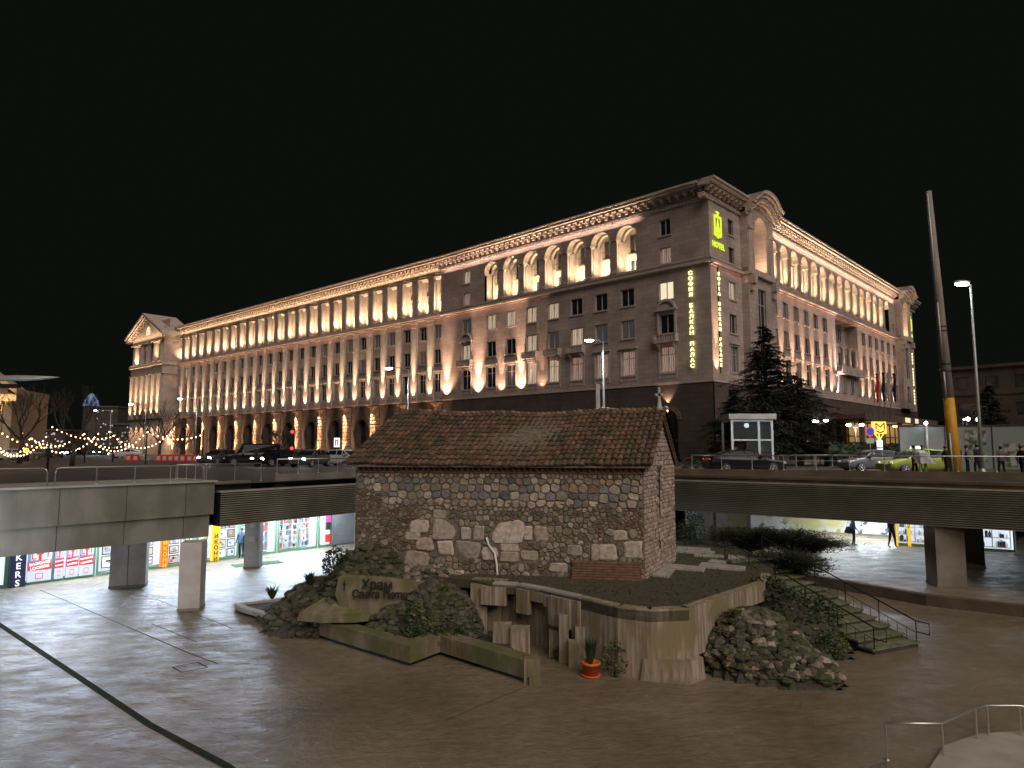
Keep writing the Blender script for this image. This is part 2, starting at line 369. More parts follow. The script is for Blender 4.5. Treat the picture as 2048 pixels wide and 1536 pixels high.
# drain channel and joints in the paving
def strip(name, P, w, z, mat, h=.004):
    b = MB()
    for p, q in zip(P[:-1], P[1:]):
        p, q = Vector(p), Vector(q); d = (q - p).normalized(); n = Vector((-d.y, d.x)) * w / 2
        b.poly([(*(p - n), z), (*(q - n), z), (*(q + n), z), (*(p + n), z)])
    return struct(b.build(name, mat=mat))
M['drain'] = nmat('drain_grate', (.018, .024, .018), (.040, .045, .034), rough=.95, scale=14, bump=.4, spec=.05)
strip('drain_channel', [(-20.2, 26.9), (-18.87, 25.71), (-12.56, 20.19), (-8.53, 16.65), (-5.91, 14.63), (-2.5, 11.5), (2, 7)], .19, ZF + .006, 'drain')
M['joint'] = nmat('paving_joint', (.05, .045, .035), rough=.9)
strip('paving_joint', [(-21.68, 31.89), (-16, 27.1), (-11.33, 23.16), (-10.2, 22.2), (-8.9, 21.2)], .045, ZF + .006, 'joint')
strip('paving_joint', [(-15.4, 30), (-11.6, 26.6), (-10.1, 25.2)], .035, ZF + .006, 'joint')
strip('paving_joint', [(-13.4, 25.9), (-10.6, 23.5)], .03, ZF + .006, 'joint')
strip('paving_joint', [(0.6, 19.5), (-1.6, 16.9)], .025, ZF + .006, 'joint')
c = [(-10.09, 20.85), (-9.57, 21.33), (-9.05, 20.85), (-9.6, 20.4)]
tag(strip('manhole_cover', c + [c[0]], .045, ZF + .008, 'joint'), 'small square access cover set in the square paving left of centre', 'manhole cover')
# underpass ceiling and the far walls
b = MB()
for i in range(1, 4):
    o2 = [(-900, 300), (-60, 30), (-30, 75), (6, 90), (70, 60)]
    Hc = [Vector(h) + Vector((-.76, .65)) * (.6 if k in (1, 2) else 0) for k, h in enumerate(H)]
    b.poly([(*Hc[i], -1.5), (*Hc[i + 1], -1.5), (*o2[i + 1], -1.5), (*o2[i], -1.5)])
struct(b.build('underpass_ceiling', mat='white'))
# near-left slab with stepped face
FL, FR = Vector((-12.9, 29.7)), Vector((-24, 16.7)); dF = (FR - FL).normalized(); nF = Vector((-dF.y, dF.x))   # nF towards the square?
if nF.y > 0: nF = -nF
sl = thing('overpass_slab', 'thick grey green concrete overpass edge on the left, stained, on square pillars', 'overpass')
b = MB(); P = [FL, FR, FR - nF * 3.2, FL - nF * 3.2]; b.prism(P, -.95, .42); b.build('upper_band', sl, mat='concdark')
P = [FL + nF * .10 - dF * .08, FR + nF * .10, FR - nF * 3.4, FL - nF * 3.4 - dF * .08]; b = MB(); b.prism(P, .424, .50); b.build('coping', sl, mat='conc')
P = [FL - nF * .12 + dF * .12, FR - nF * .12, FR - nF * 3, FL - nF * 3 + dF * .12]; b = MB(); b.prism(P, -1.9, -.954); b.build('beam', sl, mat='concdark')
first = None
for k in range(7):
    for (z0_, z1_, off_) in ((-.93, .41, .004), (-1.88, -.96, -.116)):
        q_ = FL + dF * (1.2 + 2.3 * k) + nF * off_; b = MB(); b.prism([q_ - q_, dF * .03, dF * .03 - nF * .02, -nF * .02], z0_, z1_)
        b.build('formwork_joint', sl, (*q_, 0), 0, 'joint')
# right and left ribbed fascias
def fascia(name, label, A, B, z0, z1, mat, topz, setb, ptop, group, end=False, ribs=14):
    A, B = Vector(A), Vector(B); d = (B - A).normalized(); n = Vector((d.y, -d.x))
    if n.dot(Vector((0, 20)) - A) < 0: n = -n
    t = thing(name, label, 'overpass', group=group)
    b = MB(); b.prism([A, B, B - n * .5, A - n * .5], z0, z1)
    b.build('backing_wall', t, mat='black')  # backing coloured black to imitate shade in the gaps between ribs
    b = MB(); st = (z1 - z0) / ribs
    for i in range(ribs):
        z = z0 + st * i
        P = [(n * .0, z + st * .02), (n * .16, z + st * .05), (n * .16, z + st * .55), (n * .0, z + st * .62)]
        s = b.pts([(*(A + p), q) for p, q in P] + [(*(B + p), q) for p, q in P])
        for k in range(3): b.face([s + k, s + 4 + k, s + 5 + k, s + k + 1])
        b.face([s, s + 1, s + 2, s + 3]); b.face([s + 4, s + 5, s + 6, s + 7])
    b.build('ribbed_cladding', t, mat=mat)
    b = MB(); b.prism([A + n * .12, B + n * .12, B - n * .6, A - n * .6], z1 + .003, z1 + .07); b.build('ledge', t, mat='conc')
    return t, A, B, d, n
tR = fascia('ribbed_overpass', 'long brown overpass edge with horizontal ribs right of the church', (-1.2, 46.4), (34, 18.7), -1.56, .06, 'ribbed', 0, 0, 0, 'ribbed overpass edges', ribs=17)
tL = fascia('ribbed_overpass', 'shorter dark ribbed overpass edge between left pillar and church', (-12.7, 29.9), (-1.2, 46.4), -1.5, -.05, 'ribbed2', 0, 0, 0, 'ribbed overpass edges', ribs=15)
# soffit underside band
t, A, Bp, d, n = tR
b = MB(); b.prism([A - n * .1, Bp - n * .1, Bp - n * .9, A - n * .9], .14, .42); b.build('roof_edge_beam', t, mat='parap')
b = MB(); P0, P1 = Vector((9.2, 41.2)), Vector((36, 30.5)); dd = (P1 - P0).normalized(); nn = Vector((dd.y, -dd.x))
b.prism([P0 - dd * 9, P1, P1 - nn * .35, P0 - dd * 9 - nn * .35], .0, .66)
tag(b.build('street_parapet', mat='parap'), 'low brown parapet wall under the long right hand railing', 'wall')
t, A, Bp, d, n = tL
b = MB(); b.prism([A + d * 3.4 - n * .9, A + d * 12.6 - n * .9, A + d * 12.6 - n * 1.25, A + d * 3.4 - n * 1.25], .0, .62)
tag(b.build('street_parapet', mat='concdark'), 'low dark green concrete parapet left of the church roof', 'wall')
b = MB(); b.prism([A - d * .3 - n * .8, A + d * 2.0 - n * .8, A + d * 2.0 - n * 1.2, A - d * .3 - n * 1.2], .0, .40)
tag(b.build('street_parapet', mat='concdark'), 'short low concrete kerb wall beside the near left railing corner', 'wall')

def pillar(x, y, w, dp, rz, z1, mat, label, z0=ZF, split=False):
    t = thing('pillar', label, 'pillar', (x, y, z0), rz, 'square pillars under the overpass')
    b = MB()
    if split:
        b.box(-w / 2, -.02, -dp / 2, dp / 2, 0, z1 - z0); b.box(.02, w / 2, -dp / 2, dp / 2, 0, z1 - z0); b.box(-.03, .03, -dp / 2 + .06, dp / 2 - .06, 0, z1 - z0)
    else: b.box(-w / 2, w / 2, -dp / 2, dp / 2, 0, z1 - z0)
    b.build('shaft', t, mat=mat)
    b = MB(); b.box(-w / 2 - .02, w / 2 + .02, -dp / 2 - .02, dp / 2 + .02, .01, .12); b.build('foot_band', t, mat='pillard')
    return t
aF = atan2(-dF.y, -dF.x)
pillar(-13.0, 28.2, .82, .82, radians(10), -1.9, 'pillar', 'nearest pale square pillar under the left overpass corner')
pillar(-18.1, 32.75, 1.5, .8, radians(20), -1.5, 'pillar', 'wide double pillar with a dark joint beside the baggage locker shop', split=True)
pillar(-14.15, 37.8, .78, .9, radians(8), -1.5, 'pillar', 'grey square pillar with two small notices between the lit shops')
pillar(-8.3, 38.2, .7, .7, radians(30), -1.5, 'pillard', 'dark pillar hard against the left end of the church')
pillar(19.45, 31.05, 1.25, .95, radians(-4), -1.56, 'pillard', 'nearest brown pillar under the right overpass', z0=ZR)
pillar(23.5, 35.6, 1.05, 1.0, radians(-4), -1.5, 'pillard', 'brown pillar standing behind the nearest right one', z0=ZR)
for px_, y_, l_ in ((1405, 46, 'narrow pale pillar in the shade right of the church gable'), (1440, 46.5, 'second narrow pale pillar beyond the gable'), (1508, 52, 'short brown pillar behind the juniper'), (1590, 54, 'pale pillar left of the dark shutter')):
    g = D(px_, 1030, y_); pillar(g.x, y_, .8, .8, 0, -1.5, 'pillar', l_, z0=ZR)
b = MB(); b.mat('notice')
b.box(-.28, -.02, 0, .01, 0, .35); b.box(-.30, .0, .0, .01, -.75, -.5)
tag(b.build('paper_notice', loc=(-13.9, 37.31, -2.4), rz=radians(8)), 'two small white notices pasted on the pillar between the shops', 'notice')

# railings
def railing(name, label, P, hgt, spacing, mat='steel', r=.028, rounded=False, group=None, base=True, lower=False, slope=False):
    P = [Vector(p) for p in P]; t = thing(name, label, 'railing', P[0], 0, group)
    o = P[0]
    top = [p + Vector((0, 0, hgt)) - o for p in P]
    b = MB()
    if rounded:
        d0 = (top[1] - top[0]).normalized(); d1 = (top[-1] - top[-2]).normalized(); k = .16
        q = [top[0] - Vector((0, 0, hgt)), top[0] - Vector((0, 0, k)), top[0] + d0 * k * .3 - Vector((0, 0, k * .3)), top[0] + d0 * k] + top[1:-1] + [top[-1] - d1 * k, top[-1] - d1 * k * .3 - Vector((0, 0, k * .3)), top[-1] - Vector((0, 0, k)), top[-1] - Vector((0, 0, hgt))]
        b.tube(q, r, 8)
    else: b.tube(top, r, 8)
    b.build('top_rail', t, mat=mat)
    if lower:
        b = MB(); b.tube([p - Vector((0, 0, hgt * .5)) for p in top], r * .6, 6); b.build('middle_rail', t, mat=mat)
    pb = MB(); pb.lathe([(r * .9, 0), (r * .9, hgt)], n=8)
    if base: pb.lathe([(r * 2.6, 0), (r * 2.6, .02), (r * .9, .03)], n=8)
    first = None
    for a, c in zip(P[:-1], P[1:]):
        L = (c - a).length; n = max(1, round(L / spacing))
        for i in range(n + 1):
            if i == n and c != P[-1]: continue
            if rounded and (i == 0 and a == P[0] or i == n and c == P[-1]): continue
            q = a.lerp(c, i / n) - o
            if first is None: first = pb.build('post', t, loc=q, mat=mat)
            else:
                x = first.copy(); COL.objects.link(x); x.parent = t; x.location = q
    return t
g1 = 'steel railings around the sunken square'
e = lambda s: Vector((*(FL + dF * s - nF * .35), .50))
railing('railing', 'rounded steel railing section on the left overpass, ending at its corner', [e(.35), e(5.9)], .66, 1.35, rounded=True, group=g1)
railing('railing', 'rounded steel railing section cut by the left edge of the photo', [e(6.15), e(13)], .66, 1.6, rounded=True, group=g1)
e2 = lambda s: Vector((*(FL + dF * .25 - nF * s), .50))
railing('railing', 'short steel railing returning behind the left overpass corner', [e2(.45), e2(3.1)], .70, .9, group=g1)
q0 = A + d * 3.6 - n * 1.07; q1 = A + d * 12.4 - n * 1.07
railing('railing', 'thin steel railing on the green parapet left of the church', [(*q0, .62), (*q1, .62)], .72, 1.25, group=g1)
q0 = A - d * 1.0 - n * 1.9; q1 = A + d * 3.3 - n * 1.9
railing('railing', 'dark railing section near the parked traffic left of the church', [(*q0, .3), (*q1, .3)], .85, 1.6, group=g1)
pr = lambda s: Vector((*(P0 + dd * s - nn * .18), .66))
railing('railing', 'long straight steel railing on the right parapet in front of the street', [pr(1.6), pr(27)], .80, 1.65, r=.03, group=g1)
far = [D(1556, 893, 58), D(1735, 896, 58)]
railing('railing', 'far pale metal railing across the street by the glass lift', [(far[0].x, 58, ZS), (far[1].x, 58, ZS)], 1.0, 1.5, mat='galv', lower=True, group='railings beyond the street')
# bottom right stair railing with landing
P = [G(1808, 1536, ZF), G(1905, 1530, ZF), G(1955, 1487, ZF), G(2043, 1480, ZF), G(2140, 1500, ZF)]
b = MB(); b.prism([G(1850, 1560, ZF).xy, G(1890, 1500, ZF).xy, G(1960, 1476, ZF).xy, G(2060, 1470, ZF).xy, G(2300, 1500, ZF).xy, G(2300, 1650, ZF).xy, G(1950, 1680, ZF).xy], ZF + .01, ZF + .1)
struct(b.build('corner_landing', mat='conc'))
railing('railing', 'curved steel handrail at the bottom right corner of the square', [P[0] + Vector((-.15, .35, 0)), P[1] + Vector((-.05, .2, 0)), P[2], P[2].lerp(P[3], .35) + Vector((0, .12, 0)), P[3], P[4]], .74, 1.4, r=.022, group='handrails in the bottom right corner')
P = [G(1640, 1650, ZF), G(1778, 1610, ZF)]
railing('railing', 'end of a lower handrail cut by the bottom edge of the photo', P, .72, 1.6, r=.022, group='handrails in the bottom right corner')

#==================================================================== CHURCH
cR, cL, cF, cB = Vector((4.69, 24.45)), Vector((-6.0, 26.3)), Vector((6.75, 28.5)), Vector((-3.95, 30.3))
ZE = 1.15
church = thing('stone_church', 'small old rubble stone church with mossy tiled gable roof in the sunken square', 'church', (*cL, 0))
o2 = cL
def clip(poly, nx, ny, c):
    out = []; n = len(poly)
    for i in range(n):
        p, q = poly[i], poly[(i + 1) % n]; a = p[0] * nx + p[1] * ny - c; b_ = q[0] * nx + q[1] * ny - c
        if a <= 0: out.append(p)
        if (a < 0) != (b_ < 0) and a != b_:
            t = a / (a - b_); out.append((p[0] + (q[0] - p[0]) * t, p[1] + (q[1] - p[1]) * t))
    return out
def cells(seeds, bounds, reach=1.3):
    """power diagram cells: seeds (x, z, weight radius)"""
    grid = {}
    for i, s in enumerate(seeds): grid.setdefault((int(s[0] // reach), int(s[1] // reach)), []).append(i)
    out = []
    for i, (x, z, w, *_r) in enumerate(seeds):
        gx, gz = int(x // reach), int(z // reach); k = max(.25, w * 1.6)
        poly = clip(clip(clip(clip(list(bounds), 1, 0, x + k), -1, 0, -(x - k)), 0, 1, z + k), 0, -1, -(z - k))
        nb = [j for a in (-1, 0, 1) for c in (-1, 0, 1) for j in grid.get((gx + a, gz + c), []) if j != i]
        nb.sort(key=lambda j: (seeds[j][0] - x) ** 2 + (seeds[j][1] - z) ** 2)
        for j in nb[:34]:
            X, Z, Wj = seeds[j][0], seeds[j][1], seeds[j][2]
            nx, nz = X - x, Z - z; c = (X * X + Z * Z - Wj * Wj - x * x - z * z + w * w) / 2
            poly = clip(poly, nx, nz, c)
            if len(poly) < 3: break
        if len(poly) >= 3: out.append((i, poly))
    return out
def stone_wall(b, seeds, bounds, origin, dx, nrm, gap=.018, bulge=.05, extra=()):
    """dx: unit vector along the wall (x,y); nrm: outward unit vector"""
    for i, poly in [c_ for c_ in cells(seeds, bounds) if seeds[c_[0]][3] is not None] + [(None, e_) for e_ in extra]:
        s = seeds[i] if i is not None else (0, 0, 1, poly[1]); poly = poly if i is not None else poly[0]
        cxm = sum(p[0] for p in poly) / len(poly); czm = sum(p[1] for p in poly) / len(poly)
        # shrink and round
        q = []
        R = sqrt(sum((p[0] - cxm) ** 2 + (p[1] - czm) ** 2 for p in poly) / len(poly))
        if R < .03: continue
        k = max(.5, 1 - gap / R * 1.3)
        poly = [(cxm + (p[0] - cxm) * k, czm + (p[1] - czm) * k) for p in poly]
        for _ in range(1 if s[2] > .2 else 2):
            n = len(poly); f = .12 if s[2] > .2 else .22
            poly = [pt for a in range(n) for pt in ((poly[a][0] * (1 - f) + poly[(a + 1) % n][0] * f, poly[a][1] * (1 - f) + poly[(a + 1) % n][1] * f), (poly[a][0] * f + poly[(a + 1) % n][0] * (1 - f), poly[a][1] * f + poly[(a + 1) % n][1] * (1 - f)))]
        n = len(poly); h = bulge * min(1, R / .12) * random.uniform(.6, 1.25)
        tx, tz = random.uniform(-.12, .12), random.uniform(-.12, .12)
        rings = []
        for kk, hh in ((1.0, -.02), (.97, h * .55), (.80, h)):
            P = []
            for p in poly:
                u = cxm + (p[0] - cxm) * kk; v = czm + (p[1] - czm) * kk
                dd_ = hh + ((u - cxm) * tx + (v - czm) * tz if hh > 0 else 0) + (random.uniform(-.006, .006) if hh > 0 else 0)
                P.append((origin[0] + dx[0] * u + nrm[0] * dd_, origin[1] + dx[1] * u + nrm[1] * dd_, v))
            rings.append(b.pts(P))
        b.cc = s[3]
        for r0, r1 in zip(rings[:-1], rings[1:]):
            for a in range(n): c2 = (a + 1) % n; b.face([r0 + a, r0 + c2, r1 + c2, r1 + a])
        b.face([rings[-1] + a for a in range(n)])
    b.cc = None
def scol(kind):
    v = random.uniform(.75, 1.2)
    base = random.choice({'field': [(.38, .33, .27), (.28, .25, .215), (.42, .37, .31), (.20, .20, .20), (.28, .21, .16), (.22, .21, .15), (.17, .165, .17), (.33, .29, .23), (.42, .37, .31)],
                          'big': [(.46, .40, .345), (.50, .44, .385), (.41, .36, .31)], 'brick': [(.19, .12, .085), (.22, .16, .11), (.17, .13, .09), (.25, .20, .15)],
                          'low': [(.31, .26, .21), (.24, .195, .15), (.19, .185, .12), (.36, .32, .27), (.16, .14, .12)], 'gable': [(.46, .38, .34), (.40, .33, .30), (.34, .27, .24), (.50, .43, .39)],
                          'moss': [(.06, .07, .028), (.08, .09, .035), (.11, .105, .07), (.045, .052, .028), (.12, .115, .085)]}[kind])
    return tuple(c * v for c in base)
dW = (cR - cL); Wd = dW.length; dW.normalize(); nW = Vector((dW.y, -dW.x))
SC = .0188   # metres per photo pixel on this wall
def wp(px, py): return onplane(px, py, cL, dW)
big = [(840, 1052, 42, 27), (892, 1056, 46, 42), (880, 1028, 28, 18), (1017, 1064, 62, 44), (933, 1067, 22, 24), (958, 1066, 22, 28), (824, 1072, 34, 16), (831, 1116, 60, 30), (824, 1143, 38, 26),
       (850, 1088, 38, 26), (891, 1097, 34, 34), (936, 1098, 50, 36), (980, 1107, 32, 32), (1020, 1094, 38, 16), (1019, 1112, 40, 20), (1217, 1103, 34, 36), (1190, 1103, 20, 32), (1266, 1100, 32, 32),
       (1117, 1134, 38, 20), (1057, 1066, 18, 30), (1083, 1066, 28, 30), (912, 1150, 36, 18), (797, 1138, 26, 26), (1240, 1072, 30, 22), (1150, 1100, 30, 20), (1060, 1112, 34, 22)]
seeds = []; occ = []
blocks = []
for (X, Y, w, h) in big:
    u, z = wp(X, Y); w *= SC; h *= SC; j_ = min(w, h) * .13
    cs = [(-.5, -.5), (.5, -.5), (.5, .5), (-.5, .5)]; P = []
    for k in range(4):
        a_, c_ = cs[k], cs[(k + 1) % 4]; P.append((u + a_[0] * w + random.uniform(-j_, j_), z + a_[1] * h + random.uniform(-j_, j_)))
        if random.random() < .45: P.append((u + (a_[0] + c_[0]) / 2 * w * 1.08 + random.uniform(-j_, j_) * .6, z + (a_[1] + c_[1]) / 2 * h * 1.08 + random.uniform(-j_, j_) * .6))
    blocks.append((P, scol('big'))); nu, nv = max(2, int(w / .16)), max(2, int(h / .16))
    for a_ in range(nu):
        for c_ in range(nv): seeds.append((u + w * ((a_ + .5) / nu - .5), z + h * ((c_ + .5) / nv - .5), .05, None))
    occ.append((u, z, w * .5 + .045, h * .5 + .045))
def free(u, z): return all(abs(u - a) > w or abs(z - c) > h for a, c, w, h in occ)
ustr, zstr = wp(1000, 1007)
z = .97
u800, _ = wp(835, 1050)
while z > -4.6:
    upper = z > zstr + .1
    mid = not upper
    hrow = random.uniform(.19, .33) if upper else random.uniform(.13, .27)
    if z > .9: hrow = .17
    u = random.uniform(0, .15)
    while u < Wd:
        brickz = (mid and random.random() < .12) or (mid and u < u800 and z > -1.75) or (mid and u > Wd - 1.9 and zstr - 1.1 < z) or (upper and u < 1.2 and z < .35)
        if brickz and random.random() < .8:
            for kz in range(3):
                zz = z - hrow * (kz + .5) / 3
                if free(u, zz): seeds.append((u + random.uniform(0, .06), zz, .02, scol('brick' if random.random() < .7 else 'low')))
            u += random.uniform(.20, .32)
        else:
            w = hrow * random.uniform(.8, 1.55)
            k = 'field' if upper else 'low'
            if upper and random.random() < .10: k = 'big'
            zz = z - hrow / 2 + random.uniform(-.06, .06)
            if free(u + w / 2, zz): seeds.append((u + w / 2, zz, hrow * .5 * random.uniform(.6, 1.3), scol(k)))
            u += w
    z -= hrow
b = MB().mat('stonec')
stone_wall(b, seeds, [(0.02, -4.7), (Wd - .02, -4.7), (Wd - .02, .96), (0.02, .96)], (0, 0), dW, nW, gap=.015, extra=blocks)
b.build('wall_stonework', church)
# mortar core (footprint prism, gabled)
RL, RR = Vector((-4.75, 28.9)), (cR + cF) / 2
ZRG = 3.34
b = MB().mat('mortar'); L_ = lambda p, z: (p.x - o2.x, p.y - o2.y, z)
v = b.pts([L_(cL, ZF), L_(cR, ZF), L_(cF, ZF), L_(cB, ZF), L_(cL, ZE), L_(cR, ZE), L_(cF, ZE), L_(cB, ZE), L_(RL, ZRG - .16), L_(RR, ZRG - .16)])
for f in ((0, 1, 5, 4), (1, 2, 6, 9, 5), (2, 3, 7, 6), (3, 0, 4, 8, 7), (4, 5, 9, 8), (6, 7, 8, 9), (3, 2, 1, 0)): b.face([v + i for i in f])
b.build('wall_core', church)
# gable stonework
dG = (cF - cR); Wg = dG.length; dG.normalize(); nG = Vector((dG.y, -dG.x))
gb = [(0.02, -4.5), (Wg - .02, -4.5), (Wg - .02, ZE), (Wg / 2, ZRG - .2), (0.02, ZE)]
seeds = []; z = ZRG
while z > -2.9:
    h = random.uniform(.12, .22); u = 0
    while u < Wg:
        w = h * random.uniform(.8, 1.8)
        inwin = (abs(u - 2.05) < .33 and -.9 < z < 1.25) or (abs(u - 2.05) < .26 and -2.2 < z < -1.35)
        if not inwin: seeds.append((u + w / 2, z - h / 2, h * .45, scol('gable')))
        u += w
    z -= h
b = MB().mat('stonec'); stone_wall(b, seeds, gb, (cR.x - o2.x, cR.y - o2.y), dG, nG, gap=.012, bulge=.035); b.build('gable_stonework', church)
rzG = atan2(dG.y, dG.x)
def gl(name, x0, x1, z0, z1, y0, y1, mat):
    b = MB(); b.box(x0, x1, y0, y1, z0, z1); return b.build(name, church, (cR.x - o2.x, cR.y - o2.y, 0), rzG, mat)
gl('window', 1.86, 2.24, -.75, 1.1, -.012, .02, 'black'); gl('window_lintel', 1.74, 2.36, 1.13, 1.24, -.09, .01, 'mortar')
gl('window', 1.9, 2.2, -2.1, -1.4, -.012, .02, 'black'); gl('window_sill', 1.74, 2.36, -.93, -.82, -.10, .01, 'marble')
# corner plaster of gable, pale
# cornice brickwork
rzW = atan2(dW.y, dW.x)
def wl(b, name, mat=None): return b.build(name, church, (0, 0, 0), rzW, mat)
b = MB(); b.box(-.03, Wd + .04, -.06, .02, .965, 1.03); b.box(-.06, Wd + .05, -.15, .02, 1.19, 1.24); b.box(-.08, Wd + .05, -.2, .02, 1.262, 1.30)
b.box(-.02, Wd + .02, -.035, .02, zstr - .03, zstr + .03); b.box(-.02, Wd + .02, -.03, .02, zstr - .10, zstr - .05)
wl(b, 'brick_band', 'brickr')
b = MB(); u = .02
while u < Wd - .05:
    b.prism([(u, .01), (u + .11, -.14), (u + .16, -.10), (u + .17, .01)], 1.04, 1.185); u += .215
wl(b, 'dogtooth_brickwork', 'brickr')
# roof
def roofside(b, e0, e1, r0, r1, ze, zr, nrow, over, flip):
    E0, E1, R0, R1 = [Vector(p) for p in (e0, e1, r0, r1)]
    Nc = int((E1 - E0).length / .215)
    for i in range(Nc + 1):
        t = i / Nc
        ex = Vector((*(E0.lerp(E1, t)), ze)); rx = Vector((*(R0.lerp(R1, t)), zr))
        sg_ = .05 * sin(t * 7 + 1) + .03 * sin(t * 19) - .05 * sin(pi * t); ex.z += sg_ * .6; rx.z += sg_
        ax = (E1 - E0).normalized(); ax = Vector((ax.x, ax.y, 0)); up = (rx - ex).normalized(); nr = ax.cross(up)
        if nr.z < 0: nr = -nr
        L = (rx - ex).length; st = L / nrow
        w = .108
        for j in range(nrow):
            s0 = st * j - (over if j == 0 else 0) + random.uniform(-.035, .035); s1 = s0 + st * 1.18
            sh = random.uniform(-.02, .02); v_ = random.uniform(.55, 1.25)
            b.cc = (v_ * random.uniform(.9, 1.1), v_, v_ * random.uniform(.85, 1.1))
            ring = []
            for (s_, rr, lift) in ((s0, w * 1.05, .045), (s1, w * .82, .012)):
                c_ = ex + up * s_ + ax * sh
                ring.append(b.pts([c_ + ax * (rr * cos(a)) + nr * (rr * .78 * sin(a) + lift) for a in [pi * k / 5 for k in range(6)]]))
            for k in range(5): b.face([ring[0] + k, ring[0] + k + 1, ring[1] + k + 1, ring[1] + k])
            b.face([ring[0] + k for k in range(6)])
    b.cc = None
sh = lambda p: (p[0] - o2.x, p[1] - o2.y)
ovr = .35
eL = sh(cL - dW * .30 + nW * .32); eR = sh(cR + dW * .22 + nW * .32); bL = sh(cB - dW * .3 - nW * .32); bR = sh(cF + dW * .22 - nW * .32)
rL = sh(RL - dW * .05); rR = sh(RR + dW * .22)
zlo = ZE + .13
b = MB().mat('tile')
roofside(b, eL, eR, rL, rR, zlo, ZRG, 12, .05, False); roofside(b, bL, bR, rL, rR, zlo, ZRG, 12, .05, True)
# ridge tiles
n_ = 52
for i in range(n_):
    p = Vector(rL).lerp(Vector(rR), i / n_); q = Vector(rL).lerp(Vector(rR), (i + 1.15) / n_); v_ = random.uniform(.9, 2.1)
    b.cc = (v_, v_, v_ * .95); j = random.uniform(-.015, .02)
    tt_ = i / n_; j += .05 * sin(tt_ * 7 + 1) + .03 * sin(tt_ * 19) - .05 * sin(pi * tt_); b.tube([(p.x, p.y, ZRG + .04 + j), (q.x, q.y, ZRG + .01 + j)], [.12, .09], 7)
b.cc = None
b.build('roof_tiles', church)
b = MB().mat('mortar')
v = b.pts([(*eL, zlo - .04), (*eR, zlo - .04), (*rR, ZRG - .06), (*rL, ZRG - .06), (*bL, zlo - .04), (*bR, zlo - .04),
           (*eL, zlo - .10), (*eR, zlo - .10), (*rR, ZRG - .12), (*rL, ZRG - .12), (*bL, zlo - .10), (*bR, zlo - .10)])
for f in ((0, 1, 2, 3), (3, 2, 5, 4), (6, 9, 8, 7), (9, 10, 11, 8), (0, 6, 7, 1), (1, 7, 8, 2), (2, 8, 11, 5), (5, 11, 10, 4), (4, 10, 9, 3), (3, 9, 6, 0)): b.face([v + i for i in f])
b.build('roof_boarding', church)
# verge brick course up the gable
b = MB().mat('brickr')
for (p, q) in ((eR, rR), (bR, rR)):
    for i in range(15):
        a_ = Vector((*p, zlo - .12)).lerp(Vector((*q, ZRG - .12)), i / 15); c_ = Vector((*p, zlo - .12)).lerp(Vector((*q, ZRG - .12)), (i + .62) / 15)
        b.tube([a_ - Vector((dW.x, dW.y, 0)) * .08, c_ - Vector((dW.x, dW.y, 0)) * .08], .055, 4, smooth=False)
b.build('verge_brickwork', church)
# cross-shaped finial
t = thing('roof_finial', 'small pale carved stone cross standing on the gable end of the church roof', 'finial', (RR.x + .02, RR.y - .1, ZRG + .02))
b = MB(); b.lathe([(.13, 0), (.15, .08), (.09, .16), (.075, .32), (.06, .42)], n=8); b.build('foot', t, mat='marble')
b = MB(); b.box(-.05, .05, -.04, .04, .40, .82); b.box(-.14, .14, -.04, .04, .55, .65); b.sphere((0, 0, .84), .06); b.sphere((-.14, 0, .6), .05); b.sphere((.14, 0, .6), .05); b.build('cross', t, mat='marble')

#==================================================================== TERRACE
ter = thing('concrete_terrace', 'raised board marked concrete terrace with broken slab front below the church', 'terrace', (0, 0, 0))
TP = [(-1.4, 24.3), (-.66, 23.5), (.15, 23.3), (.9, 22.6), (1.94, 21.44), (3.05, 20.11), (3.9, 19.68), (5.05, 19.86), (6.62, 21.55), (8.59, 23.54), (9.4, 25.2), (10.4, 27.5), (10.6, 31.5), (9.0, 34.2), (4, 35), (-4, 33), (-6, 26.4)]
b = MB(); b.prism(TP, ZT - .35, ZT - .06); b.build('turf_top', ter, mat='moss')
b = MB()
def wallseg(b, p, q, z0, z1, th=.25):
    p, q = Vector(p), Vector(q); d = (q - p).normalized(); n = Vector((d.y, -d.x)); b.prism([p, q, q - n * -th, p - n * -th] if False else [p, q, q + Vector((-d.y, d.x)) * th, p + Vector((-d.y, d.x)) * th], z0, z1)
for p, q in zip(TP[4:7], TP[5:8]): wallseg(b, p, q, ZF, ZT, .3)
b.build('front_wall', ter, mat='concstain')
b = MB(); wallseg(b, TP[7], (6.35, 21.25), -4.05, ZT, .3)
b.build('front_wall', ter, mat='concstain')
b = MB(); wallseg(b, (6.352, 21.252), TP[9], -3.25, ZT, .3); wallseg(b, TP[9], TP[10], -3.2, ZT, .3); b.build('cantilevered_edge', ter, mat='concstain')
# foot under the corner, broken edge
b = MB(); b.prism([(3.6, 19.72), (4.9, 19.35), (5.5, 19.9), (5.2, 20.6), (4.0, 20.5)], ZF, -4.02, .92); b.build('foot_block', ter, mat='concstain')
# recess back wall and core
b = MB(); wallseg(b, (-1.4, 24.35), (-.2, 24.0), ZF, ZT - .02, .3); wallseg(b, (-.2, 24.0), (2.2, 21.9), ZF, ZT - .35, .3); b.prism([(2.5, 22.0), (4.2, 20.3), (5.0, 20.4), (8.6, 24.2), (10, 28), (9, 33), (0, 32), (-1, 25)], ZF, ZT - .36)
b.build('recess_wall', ter, mat='concstain')
b = MB()
rim = TP[1:5]
for p, q in zip(rim[:-1], rim[1:]): wallseg(b, p, q, ZT - .13, ZT - .002, .35)
b.build('rim', ter, mat='conc')
